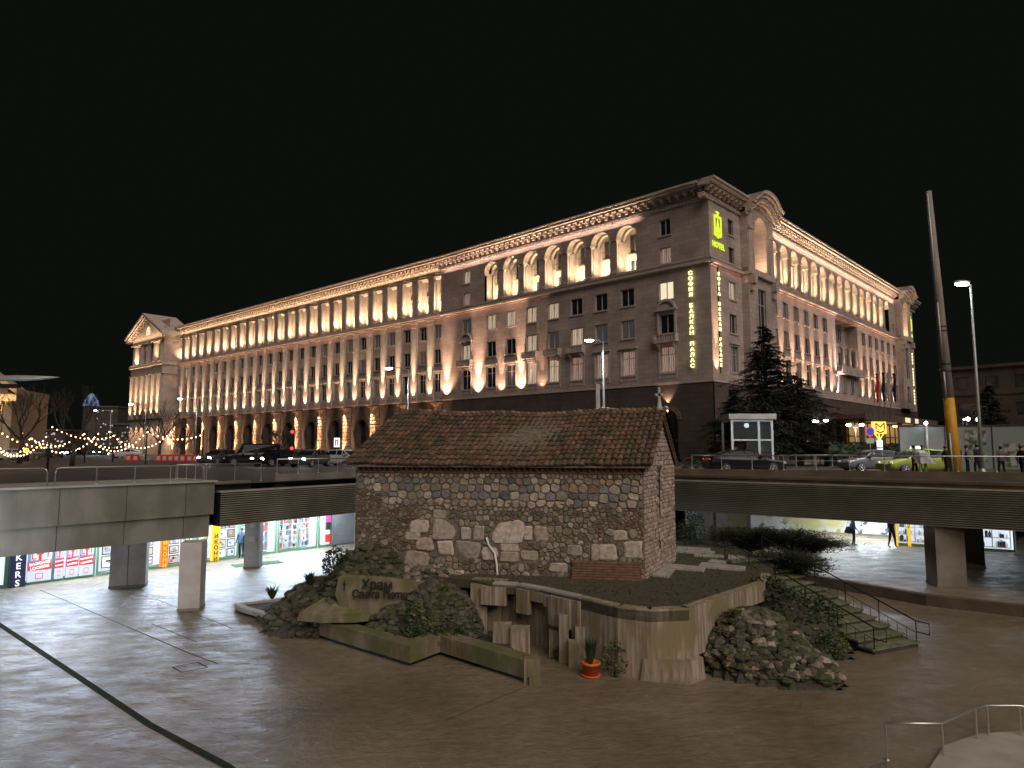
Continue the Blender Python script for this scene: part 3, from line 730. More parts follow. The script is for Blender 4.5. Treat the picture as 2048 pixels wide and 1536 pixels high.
# hanging broken slabs along the rim
def seg_at(s):   # along rim from TP[1] to TP[4]
    pts = [Vector(p) for p in rim]; L = [ (pts[i + 1] - pts[i]).length for i in range(3)]; tot = sum(L); s *= tot
    for i in range(3):
        if s <= L[i] or i == 2: return pts[i].lerp(pts[i + 1], s / L[i]), (pts[i + 1] - pts[i]).normalized()
        s -= L[i]
for (s0, s1, dz0, dz1, out) in ((-.12, .14, 0, -.72, .10), (.15, .27, -.02, -.35, -.05), (.27, .42, 0, -.90, .12), (.42, .62, 0, -.45, .02), (.62, .80, -.02, -.52, .08), (.70, .97, 0, -1.02, .14), (.97, 1.08, 0, -1.25, .06)):
    p, d1 = seg_at(max(0, s0)); q, d2 = seg_at(min(1, s1)); d1 = (q - p).normalized()
    if s0 < 0: p = p + d1 * (s0 * 3.2)
    if s1 > 1: q = q + d1 * ((s1 - 1) * 3.2)
    n1 = Vector((d1.y, -d1.x))
    b = MB(); b.prism([p + n1 * out, q + n1 * out, q + n1 * (out - .2), p + n1 * (out - .2)], ZT + dz1, ZT - .01 + dz0 - .12)
    o = b.build('hanging_slab', ter, mat='concstain')
# upright broken slabs standing in the recess
for (px0, px1, pyt, pyb, yy) in ((1118, 1137, 1232, 1328, 21.3), (1098, 1118, 1262, 1318, 21.9), (1137, 1158, 1284, 1326, 20.9), (1020, 1060, 1255, 1300, 22.3), (985, 1024, 1248, 1300, 22.6), (940, 975, 1170, 1250, 23.8), (1150, 1170, 1255, 1330, 21.15)):
    a_ = D(px0, pyb, yy); c_ = D(px1, pyt, yy); 
    b = MB(); wd = c_.x - a_.x; z0 = ZF if pyb > 1300 else a_.z
    b.prism([(a_.x, yy), (c_.x, yy - .12), (c_.x + .02, yy + .3), (a_.x, yy + .35)], ZF, c_.z, .95)
    b.build('upright_slab', ter, mat='concstain')
# strips of marble lying on the turf
for (q, lab) in (([(1305, 1153), (1338, 1156), (1350, 1141), (1325, 1138)], 'square marble slab with a dark stain, nearest the church corner'),
          ([(1313, 1136), (1408, 1144), (1412, 1137), (1320, 1128)], 'long marble strip beside the stained square slab'),
          ([(1397, 1135), (1490, 1143), (1492, 1136), (1404, 1127)], 'long marble strip nearest the terrace edge'),
          ([(1415, 1126), (1450, 1130), (1453, 1125), (1424, 1121)], 'short marble piece just behind the outer long strip'),
          ([(1316, 1118), (1340, 1121), (1348, 1111), (1325, 1109)], 'small square marble slab against the gable foot'),
          ([(1340, 1104), (1424, 1110), (1430, 1105), (1344, 1098)], 'long marble strip by the far gable corner'),
          ([(1388, 1113), (1446, 1116), (1448, 1113), (1390, 1110)], 'thin marble strip in the middle of the terrace'),
          ([(1456, 1119), (1491, 1121), (1492, 1115), (1457, 1112)], 'short marble piece on the right side of the terrace'),
          ([(1352, 1099), (1420, 1104), (1421, 1099), (1356, 1095)], 'farthest narrow marble strip on the terrace')):
    P = [G(x, y, ZT - .055).xy for x, y in q]; c0 = sum(P, Vector((0, 0))) / 4
    b = MB(); b.prism([p - c0 for p in P], 0, .07); o = b.build('marble_slab', loc=(*c0, ZT - .06), mat='marble'); tag(o, lab, 'stone slab', 'marble slabs on the terrace')
# bench-like stack of brick steps against the wall, hose, floodlight
u0, z0 = wp(1145, 1150); u1, _z = wp(1287, 1150)
b = MB()
for k in range(7): b.box(u0 + .02 * (k % 2), u1 - .05 - .03 * (k % 3), -.42 + .035 * k, -.075, ZT - .05 + .085 * k, ZT - .05 + .085 * k + .07)
tag(b.build('brick_step', loc=(*cL, 0), rz=rzW, mat='brickr'), 'low stack of thin red bricks at the foot of the church wall', 'brick step')
b = MB(); P = [wp(*q) for q in ((974, 1074), (978, 1088), (990, 1105), (994, 1125), (995, 1140), (997, 1162))]
b.tube([(u, -.10, z) for u, z in P], .04, 8)
tag(b.build('drain_hose', loc=(*cL, 0), rz=rzW, mat='white'), 'white plastic hose hanging down the church wall', 'hose')
p = G(1045, 1142, ZT); fl = thing('floodlight', 'small white floodlight lying on the terrace at the church wall', 'floodlight', (p.x, p.y, ZT - .06), radians(20))
b = MB(); b.box(-.26, .26, -.12, .12, .10, .34); b.prism([(-.32, -.06), (-.2, -.16), (-.2, .1), (-.32, .06)], .06, .36, .9); b.build('housing', fl, mat='white')
b = MB(); b.box(-.1, -.06, -.02, .02, 0, .12); b.box(.06, .1, -.02, .02, 0, .12); b.box(-.14, .14, -.08, .08, 0, .02); b.build('bracket', fl, mat='iron')
# low planter wall (stepped bench)
ZP = -3.99
PW = [G(468, 1222, ZF).xy, G(480, 1230, ZF).xy, G(556, 1252, ZF).xy, G(820, 1335, ZF).xy, G(880, 1312, ZF).xy, G(1055, 1368, ZF).xy, G(1068, 1362, ZF).xy]
def planter(name, label, P, z1, mat, th=.55, lip=True):
    t = thing(name, label, 'planter wall')
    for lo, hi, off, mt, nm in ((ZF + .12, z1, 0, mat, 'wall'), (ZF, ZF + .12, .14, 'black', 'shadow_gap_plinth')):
        b = MB(); n = len(P); Ps = [Vector(p) for p in P]
        def off_pts(o_):
            out = []
            for i in range(n):
                ds = []
                if i > 0: ds.append((Ps[i] - Ps[i - 1]).normalized())
                if i < n - 1: ds.append((Ps[i + 1] - Ps[i]).normalized())
                nn_ = sum((Vector((-d_.y, d_.x)) for d_ in ds), Vector((0, 0))).normalized()
                k = 1 / max(.5, nn_.dot(Vector((-ds[0].y, ds[0].x)))); out.append(Ps[i] + nn_ * o_ * k)
            return out
        a_ = off_pts(off); c_ = off_pts(th)
        for i in range(n - 1): b.prism([a_[i], a_[i + 1], c_[i + 1], c_[i]], lo, hi)
        b.build(nm, t, mat=mt)
    return t
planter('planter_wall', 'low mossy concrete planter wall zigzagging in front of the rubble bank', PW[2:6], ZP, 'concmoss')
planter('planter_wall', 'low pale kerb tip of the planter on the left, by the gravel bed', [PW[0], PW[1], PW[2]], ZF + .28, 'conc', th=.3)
b = MB(); P0_ = G(468, 1222, ZF).xy; b.prism([P0_, P0_ + Vector((.3, .1)), Vector((-7.2, 30.5)), Vector((-7.7, 30.8))], ZF, ZF + .28)
tag(b.build('kerb', loc=(0, 0, 0), mat='conc'), 'pale kerb running back from the planter tip towards the shops', 'kerb')
b = MB(); p = PW[5]; b.prism([p + Vector((-.1, 0)), p + Vector((.35, .1)), p + Vector((.3, .6)), p + Vector((-.1, .55))], ZF, ZP + .03)
b.prism([p + Vector((.05, -.12)), p + Vector((.38, -.05)), p + Vector((.4, .12)), p + Vector((.0, .1))], ZF, ZF + .2); tag(b.build('concrete_block', mat='concmoss'), 'upright concrete end block of the planter wall near the flower pot', 'concrete block')
b = MB(); b.prism([PW[0] + Vector((.3, 0.05)), PW[1] + Vector((0, .2)), PW[2] + Vector((0, .3)), PW[3] + Vector((0, .4)), PW[4] + Vector((0, .4)), (.6, 20.2), (-.6, 24), (-5, 27), (-7, 30)], ZF, ZF + .22)
struct(b.build('planting_bed', mat='soil'))

def rock(b, c, r, sq=.7, kind='moss', n=6):
    m = 4; base = len(b.v); ph = random.uniform(0, 6)
    jit = [[random.uniform(.78, 1.15) for _ in range(n)] for _ in range(m + 1)]
    for j in range(m + 1):
        t = pi * j / m
        for i in range(n):
            a = 2 * pi * i / n + ph; k = r * (jit[j][i] if 0 < j < m else 1)
            b.v.append((c[0] + k * sin(t) * cos(a) * 1.15, c[1] + k * sin(t) * sin(a), c[2] + k * sq * cos(t)))
    b.cc = tuple(c_ * .85 for c_ in scol(kind))
    for j in range(m):
        for i in range(n): i2 = (i + 1) % n; b.face([base + j * n + i, base + (j + 1) * n + i, base + (j + 1) * n + i2, base + j * n + i2])
    b.cc = None
def mound(name, label, cat, hf, x0, x1, y0, y1, step, r0, r1, kinds=('moss',), n=900, base_mat='soil'):
    b = MB().mat('soil'); nx = int((x1 - x0) / step); ny = int((y1 - y0) / step); base = b.pts([(x0 + step * i, y0 + step * j, hf(x0 + step * i, y0 + step * j)) for j in range(ny + 1) for i in range(nx + 1)])
    for j in range(ny):
        for i in range(nx):
            q = [base + j * (nx + 1) + i, base + j * (nx + 1) + i + 1, base + (j + 1) * (nx + 1) + i + 1, base + (j + 1) * (nx + 1) + i]
            if min(b.v[k][2] for k in q) > ZF + .02 or max(b.v[k][2] for k in q) > ZF + .05: b.face(q)
    b.mat('stonec')
    cnt = 0
    for _ in range(n * 12):
        x, y = random.uniform(x0, x1), random.uniform(y0, y1); z = hf(x, y)
        if z < ZF + .03: continue
        g = sqrt(((hf(x + .05, y) - z) / .05) ** 2 + ((hf(x, y + .05) - z) / .05) ** 2)
        if random.random() > sqrt(1 + g * g) / 5: continue
        cnt += 1
        if cnt > n: break
        r = random.uniform(r0, r1); rock(b, (x, y, z + r * .2), r, kind=random.choice(kinds))
    o = b.build(name); o['label'] = label; o['category'] = cat; return stuff(o)
def hmound(cx_, cy_, rx, ry, h, p=1.0):
    return lambda x, y: ZF + h * max(0, 1 - (abs((x - cx_) / rx) ** 2 + abs((y - cy_) / ry) ** 2)) ** p
m1 = hmound(-5.2, 25.4, 1.9, 2.2, 2.9, .7); m2 = hmound(-7.0, 25.9, 2.0, 2.0, 1.6, .8); m3 = hmound(-8.1, 26.8, 1.5, 1.3, .6, .8)
mound('rubble_bank', 'dark rubble stone bank rising at the left corner of the church', 'rubble bank', lambda x, y: max(m1(x, y), m2(x, y), m3(x, y)), -10.2, -3.2, 23.9, 28.4, .25, .09, .2, n=1150)
m4 = hmound(-2.6, 23.75, 1.55, 1.45, 1.85, .6); m5 = hmound(-3.7, 23.7, 1.4, 1.1, 1.2, .7)
mound('rubble_bank', 'mossy ivy covered rubble stone bank beside the inscribed boulder', 'rubble bank', lambda x, y: max(m4(x, y), m5(x, y)), -4.8, -1.1, 21.5, 24.8, .2, .09, .19, n=1000)
m6 = hmound(-3.4, 25.6, 3.0, 1.6, 2.1, .5)
mound('rubble_bank', 'eroded rubble footing against the lower left part of the church wall', 'rubble bank', lambda x, y: m6(x, y) if y < 26.6 else ZF, -6.2, -1.2, 24.0, 26.4, .25, .10, .2, kinds=('moss', 'low', 'low'), n=500)
m7 = hmound(7.25, 20.9, 1.6, 1.5, 1.6, .55); m8 = hmound(8.15, 19.9, 1.05, .95, .75, .6)
mound('rubble_mound', 'rounded mossy cobble mound under the right corner of the terrace', 'rubble mound', lambda x, y: max(m7(x, y), m8(x, y)), 5.2, 9.8, 18.7, 22.7, .25, .10, .19, kinds=('moss', 'moss', 'moss', 'low'), n=900)
# inscribed boulder
def slabrock(name, pts, front, back, z0off, mat='concdark'):
    pass
ib = thing('inscribed_boulder', 'brown boulder with dark painted Cyrillic words and a small cross', 'boulder', (-4.7, 23.6, 0), radians(-6))
b = MB().mat('concmoss')
prof = [(-1.35, -3.1), (-1.25, -2.52), (-1.1, -2.42), (-.3, -2.45), (.5, -2.5), (1.25, -2.62), (1.5, -2.8), (1.55, -3.4), (.9, -3.9), (-1.0, -3.85)]
n_ = len(prof); v = b.pts([(x, random.uniform(-.04, .04) - (z + 3) * -.12, z) for x, z in prof] + [(x * 1.05, .7, z - .1) for x, z in prof])
b.face([v + i for i in range(n_)]); b.face([v + n_ + i for i in range(n_)][::-1])
for i in range(n_): j = (i + 1) % n_; b.face([v + i, v + j, v + n_ + j, v + n_ + i])
b.build('boulder', ib)
text_mesh('inscription', 'Храм', .42, 'black', ib, (.15, -.12, -2.72), (pi / 2 - .12, 0, -.03), extrude=.012, bold=.012)
text_mesh('inscription', 'Света Петка', .34, 'black', ib, (.32, -.16, -3.03), (pi / 2 - .12, 0, 0), extrude=.012, bold=.012)
b = MB(); b.box(-.02, .02, -.01, .01, -.17, .17); b.box(-.08, .08, -.01, .01, .03, .07); b.build('painted_cross', ib, (-.98, -.17, -2.75), radians(0), 'black')
b = MB(); pr_ = [(-1.7, -.5), (-.9, .25), (.6, .35), (1.0, .1), (1.15, -.35), (.3, -.75), (-.8, -.8)]
v = b.pts([(x, y, -.15 + .2 * (y > 0)) for x, y in pr_] + [(x * .96, y * .96, .10 + .45 * (y > 0) + random.uniform(-.04, .04)) for x, y in pr_])
n_ = 7
b.face([v + n_ + i for i in range(n_)])
for i in range(n_): j = (i + 1) % n_; b.face([v + i, v + j, v + n_ + j, v + n_ + i])
tag(b.build('flat_boulder', loc=(-5.55, 24.0, -3.75), mat='concmoss'), 'flat sloping reddish boulder lying below the inscribed one', 'boulder')

# ---------------------------------------------------------------- plants
def leaves(b, c, R, n, size, mats, shell=.5, droop=0):
    for _ in range(n):
        while True:
            v = Vector((random.uniform(-1, 1), random.uniform(-1, 1), random.uniform(-1, 1)))
            if shell < v.length < 1: break
        p = Vector(c) + Vector((v.x * R[0], v.y * R[1], v.z * R[2])); b.mat(random.choice(mats))
        a = Vector((random.uniform(-1, 1), random.uniform(-1, 1), random.uniform(-1, 1))).normalized(); s = size * random.uniform(.6, 1.4)
        u = a.cross(Vector((.3, .2, 1))).normalized(); w = a.cross(u)
        b.poly([p - u * s * .5, p + w * s * .35, p + u * s * .5, p - w * s * .35])
def bush(name, label, cat, blobs, n, size, mats, stem=True, loc=(0, 0, 0), group=None):
    t = thing(name, label, cat, loc, 0, group); b = MB()
    for c, R in blobs: leaves(b, c, R, n, size, mats)
    b.build('foliage', t)
    b = MB()
    for c, R in blobs: b.tube([(c[0] * .6, c[1] * .6, min(0, c[2] - R[2])), (c[0], c[1], c[2])], [.03, .012], 5)
    b.build('stem', t, mat='bark'); return t
bush('ivy_bush', 'yellow green ivy trailing over the middle of the rubble bank', 'ivy', [((0, 0, 0), (.35, .25, .5)), ((.45, -.1, -.35), (.4, .3, .35)), ((.1, -.2, -.6), (.35, .2, .3))], 260, .09, ['leafm', 'leafd'], loc=(-3.2, 22.6, -3.5))
bush('ivy_bush', 'dark ivy growing low over the recess of the planter', 'ivy', [((0, 0, 0), (.9, .4, .35)), ((.9, .2, .1), (.5, .4, .4))], 300, .10, ['leafd'], loc=(-2.9, 22.1, -4.1))
bush('shrub', 'dark round shrub above the left rubble bank by the church corner', 'shrub', [((0, 0, 0), (.55, .5, .8)), ((.1, 0, -.8), (.7, .5, .7))], 900, .10, ['leafc', 'leafd'], loc=(-6.25, 24.75, -2.35))
bush('shrub', 'dark spreading shrub between terrace edge and mossy stairs', 'shrub', [((0, 0, 0), (1.0, .9, .8)), ((1.0, .6, -.3), (.9, .8, .7)), ((-.6, .8, .5), (.8, .7, .5))], 800, .11, ['leafd', 'leafd', 'leafc'], loc=(9.4, 23.2, -3.5))
bush('shrub', 'small round clipped shrub at the foot of the stairs', 'shrub', [((0, 0, 0), (.5, .45, .5))], 700, .08, ['leafd', 'leafm'], loc=(9.9, 21.6, -4.15))
def spiky(name, label, loc, n, L, mat, spread=.5, group=None):
    t = thing(name, label, 'plant', loc, 0, group); b = MB()
    for i in range(n):
        a = random.uniform(0, 2 * pi); s = random.uniform(.1, spread); l = L * random.uniform(.6, 1); w = .022
        tip = Vector((cos(a) * s, sin(a) * s, l)); mid = tip * .55 + Vector((0, 0, .08)); base = Vector((cos(a) * .04, sin(a) * .04, 0)); side = Vector((-sin(a), cos(a), 0)) * w
        b.poly([base - side, base + side, mid + side * .9, mid - side * .9]); b.poly([mid - side * .9, mid + side * .9, tip])
    b.build('leaves', t, mat=mat); return t
p = G(1182, 1352, ZF)
pot = thing('flower_pot', 'orange terracotta flower pot on the square in front of the terrace wall', 'flower pot', (p.x, p.y, ZF))
b = MB(); b.lathe([(.0, .03), (.20, .03), (.25, .33), (.28, .33), (.285, .40), (.24, .40), (.22, .34), (0, .34)], n=20); b.build('pot', pot, mat='terra'); b = MB(); b.lathe([(0, 0), (.25, 0), (.28, .05), (.26, .05), (0, .02)], n=20); b.build('saucer', pot, mat='terra')
spiky('pot_plant', 'spiky green plant growing in the orange pot', (p.x, p.y, ZF + .33), 70, .85, 'leafd', .38)
for (x, y, l) in ((620, 1150, 'tuft of grassy leaves on top of the left rubble bank'), (545, 1178, 'small grass tuft low on the left bank near the kerb tip'), (1118, 1300, 'weed tuft growing in the broken recess of the terrace')):
    q = D(x, y, 25.2 if x < 1000 else 21.6); spiky('grass_tuft', l, (q.x, q.y, q.z - .35), 60, .5, 'leafm' if x > 1000 else 'leafd', .45)
bush('shrub', 'weedy bush growing against the terrace wall behind the pot', 'shrub', [((0, 0, 0), (.42, .25, .55))], 260, .09, ['leafm', 'leafd'], loc=(D(1225, 1300, 20.5).x, 20.05, -4.1))
for k, (x, y, z, l) in enumerate(((6.6, 20.6, -3.15, 'grass tuft on the crest of the right cobble mound'), (7.9, 20.6, -3.5, 'grass tuft on the outer slope of the right cobble mound'), (-2.3, 23.2, -3.0, 'grass tuft on the mossy bank left of the broken terrace recess'), (-4.0, 24.6, -3.0, 'grass tuft between the inscribed boulder and the church wall'), (-7.6, 25.4, -3.7, 'grass tuft on the gravelly foot of the left rubble bank'))):
    spiky('grass_tuft', l, (x, y, z), 45, .35, 'leafd' if k % 2 else 'leafm', .3)
def juniper(name, label, c, R, n, zf):
    t = thing(name, label, 'juniper', c); b = MB()
    for i in range(n):
        a = random.uniform(0, 2 * pi); s = random.uniform(.2, 1) ** .6; L = R * s; z1 = zf * random.uniform(.2, 1) * (1.2 - s * .7)
        P = [Vector((0, 0, -.3)), Vector((cos(a) * L * .5, sin(a) * L * .5, z1 * .8)), Vector((cos(a) * L, sin(a) * L, z1))]
        b.mat('bark'); b.tube(P, [.03, .015, .005], 3, cap=False)
        for k in range(95):
            u = random.uniform(.15, 1.02); q = (P[1].lerp(P[2], (u - .5) * 2) if u > .5 else P[0].lerp(P[1], u * 2)) + Vector((random.gauss(0, .16), random.gauss(0, .16), random.gauss(-.06, .10)))
            d = Vector((cos(a + random.gauss(0, .6)), sin(a + random.gauss(0, .6)), random.uniform(.0, .5))) * random.uniform(.10, .24); sd_ = d.cross(Vector((0, 0, 1))).normalized() * .03
            b.mat(random.choice(['leafc', 'leafc', 'leafd'])); b.poly([q - sd_, q + sd_, q + d])
    b.build('foliage', t); b = MB(); b.tube([(0, 0, -1.2), (0, 0, 0)], .08, 6); b.build('stem', t, mat='bark'); return t
g_ = D(1500, 1070, 33); juniper('juniper_bush', 'dark spreading juniper under the right overpass edge, left of its twin', (g_.x, 33, -2.7), 2.3, 150, 1.0)
g_ = D(1600, 1075, 32.5); juniper('juniper_bush', 'wide spreading juniper with pointed boughs reaching over the lit floor', (g_.x, 32.5, -2.8), 2.4, 170, .95)
g_ = D(1570, 1130, 28.5); juniper('juniper_bush', 'low dark juniper sprawling at the head of the mossy stairs', (g_.x, 28.5, -3.0), 2.1, 120, .7)
g_ = D(1385, 1060, 33); bush('shrub', 'grey green shrub standing right of the church gable', 'shrub', [((0, 0, 0), (.7, .6, 1.0))], 500, .11, ['leafd', 'leafc'], loc=(g_.x, 33, -2.0))
# planted bank by the stairs
m9 = hmound(9.3, 26.0, 2.3, 4.6, 1.7, .8)
mound('planted_bank', 'dark planted earth bank between the terrace and the mossy stairs', 'bank', lambda x, y: m9(x, y) if x < 8.5 + (29 - y) * .42 else ZF, 7.6, 12.0, 21.6, 31.6, .3, .05, .12, kinds=('moss',), n=260)
# mossy stairs with handrails
A0, A1 = Vector((9.6, 28.6, ZT - .02)), Vector((12.35, 22.5, ZF)); dS = (A1.xy - A0.xy); Ls = dS.length; dS.normalize(); nS = Vector((dS.y, -dS.x))
stt = thing('stone_stairs', 'mossy stone staircase descending from the terrace to the square on the right', 'stairs', (0, 0, 0))
N = 13; b = MB(); c_ = MB()
for i in range(N):
    p = A0.xy + dS * Ls * i / N; q = A0.xy + dS * Ls * (i + 1) / N; z1 = A0.z - (A0.z - ZF) * (i) / N - .0
    b.prism([p - nS * 1.05, p + nS * 1.05, q + nS * 1.05, q - nS * 1.05], max(ZF, z1 - .75), z1 - .03)
    c_.prism([p - nS * 1.12 - dS * .0, p + nS * 1.12, q + nS * 1.12 + dS * .03, q - nS * 1.12 + dS * .03], z1 - .029, z1 + .035)
M['stairmoss'] = nmat('mossy_step', (.17, .18, .12), (.07, .10, .035), rough=.9, scale=3, bump=.6)
b.build('riser_block', stt, mat='soil'); c_.build('treads', stt, mat='stairmoss')  # dark riser colour imitates the shade of open gaps under the treads
for sgn, lab in ((-1, 'black iron handrail on the near left side of the mossy stairs'), (1, 'black iron handrail on the far side of the mossy stairs')):
    t = thing('stair_railing', lab, 'railing', (0, 0, 0), 0, 'handrails of the mossy stairs')
    p0 = Vector((*(A0.xy + nS * 1.0 * sgn), A0.z)); p1 = Vector((*(A1.xy + nS * 1.0 * sgn), A1.z)); dn = p1 - p0; hh = .85
    up = Vector((0, 0, hh)); ext = Vector((dS.x, dS.y, 0)) * .45
    b = MB(); b.tube([p0 + up, p1 + up, p1 + up + ext, p1 + up + ext - Vector((0, 0, .35)), p1 + up - Vector((0, 0, .35))], .024, 6); b.build('top_rail', t, mat='iron')
    b = MB(); b.tube([p0 + up * .55, p1 + up * .55], .013, 5); b.tube([p0 + up * .12, p1 + up * .12], .013, 5); b.build('lower_rail', t, mat='iron')
    pb = MB(); pb.lathe([(.02, -.2), (.02, hh)], n=6); bb = MB(); bb.lathe([(.010, hh * .12), (.010, hh * .55)], n=5); f1 = f2 = None
    for i in range(21):
        q = p0.lerp(p1, i / 20)
        if i % 4 == 0:
            if f1 is None: f1 = pb.build('post', t, loc=q, mat='iron')
            else: x = f1.copy(); COL.objects.link(x); x.location = q
        else:
            if f2 is None: f2 = bb.build('baluster', t, loc=q, mat='iron')
            else: x = f2.copy(); COL.objects.link(x); x.location = q

#==================================================================== HOTEL AND THE LONG WING
aH, aW = radians(46.62), radians(49.03)
HC = Vector((22.077, 74.0)); dl = Vector((-sin(aH), cos(aH))); dr = Vector((cos(aH), sin(aH))); dw = Vector((-sin(aW), cos(aW)))
HJ = HC + dl * 45.79
WARM = (1.0, .66, .42); PINKW = (1.0, .62, .42); CREAM = (1.0, .74, .46)
# local frames: x along the wall (left walls use x = -s), y inwards, z up
class Wall:
    def __init__(w, root, rz, sg): w.root, w.rz, w.sg = root, rz, sg
    def X(w, s): return s * w.sg
    def build(w, b, name, parent=None, mat=None, x=0): 
        o = b.build(name, None, mat=mat); w.place(o, x); o.parent = parent or w.root; return o
    def place(w, o, x=0, z=0, y=0):
        o.location = w.P(x, y, z) ; o.rotation_euler = (0, 0, w.rz)
    def P(w, x, y, z):
        return Vector((x * cos(w.rz) - y * sin(w.rz), x * sin(w.rz) + y * cos(w.rz), z)) + w.off
    def dirv(w, x, y, z): return Vector((x * cos(w.rz) - y * sin(w.rz), x * sin(w.rz) + y * cos(w.rz), z))
hotel = thing('hotel_building', 'long floodlit neoclassical stone hotel with arched top loggias and a glowing yellow emblem', 'building', (HC.x, HC.y, 0))
office = thing('office_building', 'long floodlit stone wing left of the hotel with lit pilasters and a pedimented end pavilion', 'building', (HJ.x, HJ.y, 0))
def mkwall(root, rz, sg, off=(0, 0, 0)):
    w = Wall(root, rz, sg); w.off = Vector(off); return w
rzL = atan2(-dl.y, -dl.x)          # local x = -dl, y inward = dr
WL = mkwall(hotel, rzL, -1); WR = mkwall(hotel, atan2(dr.y, dr.x), 1)
rzO = atan2(-dw.y, -dw.x); WO = mkwall(office, rzO, -1)
def holes_wall(b, x0, x1, z0, z1, holes, depth=.3, y=0):
    """front face at y with rectangular holes (hx0,hx1,hz0,hz1,depth) and their reveals"""
    hs = [(min(h[0], h[1]), max(h[0], h[1]), h[2], h[3], h[4] if len(h) > 4 else depth) for h in holes]
    if x0 > x1: x0, x1 = x1, x0
    xs = sorted({round(v, 4) for v in [x0, x1] + [h[0] for h in hs] + [h[1] for h in hs]})
    for xa, xb in zip(xs[:-1], xs[1:]):
        hz = sorted([(h[2], h[3]) for h in hs if h[0] < (xa + xb) / 2 < h[1]]); z = z0
        for a, c in hz + [(z1, z1)]:
            if a > z + 1e-4: b.poly([(xa, y, z), (xb, y, z), (xb, y, a), (xa, y, a)])
            z = max(z, c)
    for a, c, e_, f, dp in hs:
        b.poly([(a, y, e_), (a, y, f), (a, y + dp, f), (a, y + dp, e_)]); b.poly([(c, y, e_), (c, y + dp, e_), (c, y + dp, f), (c, y, f)])
        b.poly([(a, y, f), (c, y, f), (c, y + dp, f), (a, y + dp, f)]); b.poly([(a, y, e_), (a, y + dp, e_), (c, y + dp, e_), (c, y, e_)])
def arch(b, xc, r, zs, ztop, y0, depth, wd=None, n=14):
    """spandrel over an arch in the rect [xc-r,xc+r]x[zs,ztop] plus soffit of given depth"""
    wd = wd or r
    P = [(xc + r * cos(pi * i / n), zs + r * sin(pi * i / n)) for i in range(n + 1)]
    for i in range(n):
        (xa, za), (xb, zb) = P[i], P[i + 1]
        b.poly([(xa, y0, za), (xa, y0, ztop), (xb, y0, ztop), (xb, y0, zb)])
        b.poly([(xa, y0, za), (xb, y0, zb), (xb, y0 + depth, zb), (xa, y0 + depth, za)])
def archivolt(b, xc, r, zs, y, w=.22, out=.06, n=14):
    for i in range(n):
        a0, a1 = pi * i / n, pi * (i + 1) / n
        q = [(xc + rr * cos(a), y_, zs + rr * sin(a)) for a in (a0, a1) for rr, y_ in ((r, y), (r, y - out), (r + w, y - out), (r + w, y))]
        s = b.pts(q)
        for k in range(3): b.face([s + k, s + k + 1, s + 5 + k, s + 4 + k])
def cornice(w, x0, x1, zb, zt, out, parent, modstep=1.0, name='cornice', mod=True, dent=True, y=0, ret=None):
    """stepped cornice with modillions; bottom zb, top zt"""
    h = zt - zb; b = MB(); a, c = sorted((x0, x1))
    b.box(a, c, y - .12, y + .5, zb - .28, zb)
    b.box(a, c, y - .22, y + .5, zb + .002, zb + .12)
    b.box(a - 0, c, y - out * .62, y + .5, zt - h * .42, zt - h * .30)
    b.box(a, c, y - out * .86, y + .5, zt - h * .298, zt - h * .12); b.box(a, c, y - out, y + .5, zt - h * .118, zt)
    w.build(b, name, parent, mat='trim')
    if mod:
        b = MB(); n = int((c - a) / modstep)
        for i in range(n):
            xx = a + (c - a) * (i + .5) / n
            b.box(xx - .17, xx + .17, y - out * .60, y - .15, zt - h * .64, zt - h * .425); b.box(xx - .13, xx + .13, y - out * .38, y - .15, zt - h * .78, zt - h * .641)
        w.build(b, 'modillion_row', parent, mat='trim')
    if dent:
        b = MB(); n = int((c - a) / .46)
        for i in range(n):
            xx = a + (c - a) * (i + .5) / n; b.box(xx - .13, xx + .13, y - .24, y - .10, zb - .30, zb - .02)
        w.build(b, 'dentil_row', parent, mat='trim')
_wcache = {}
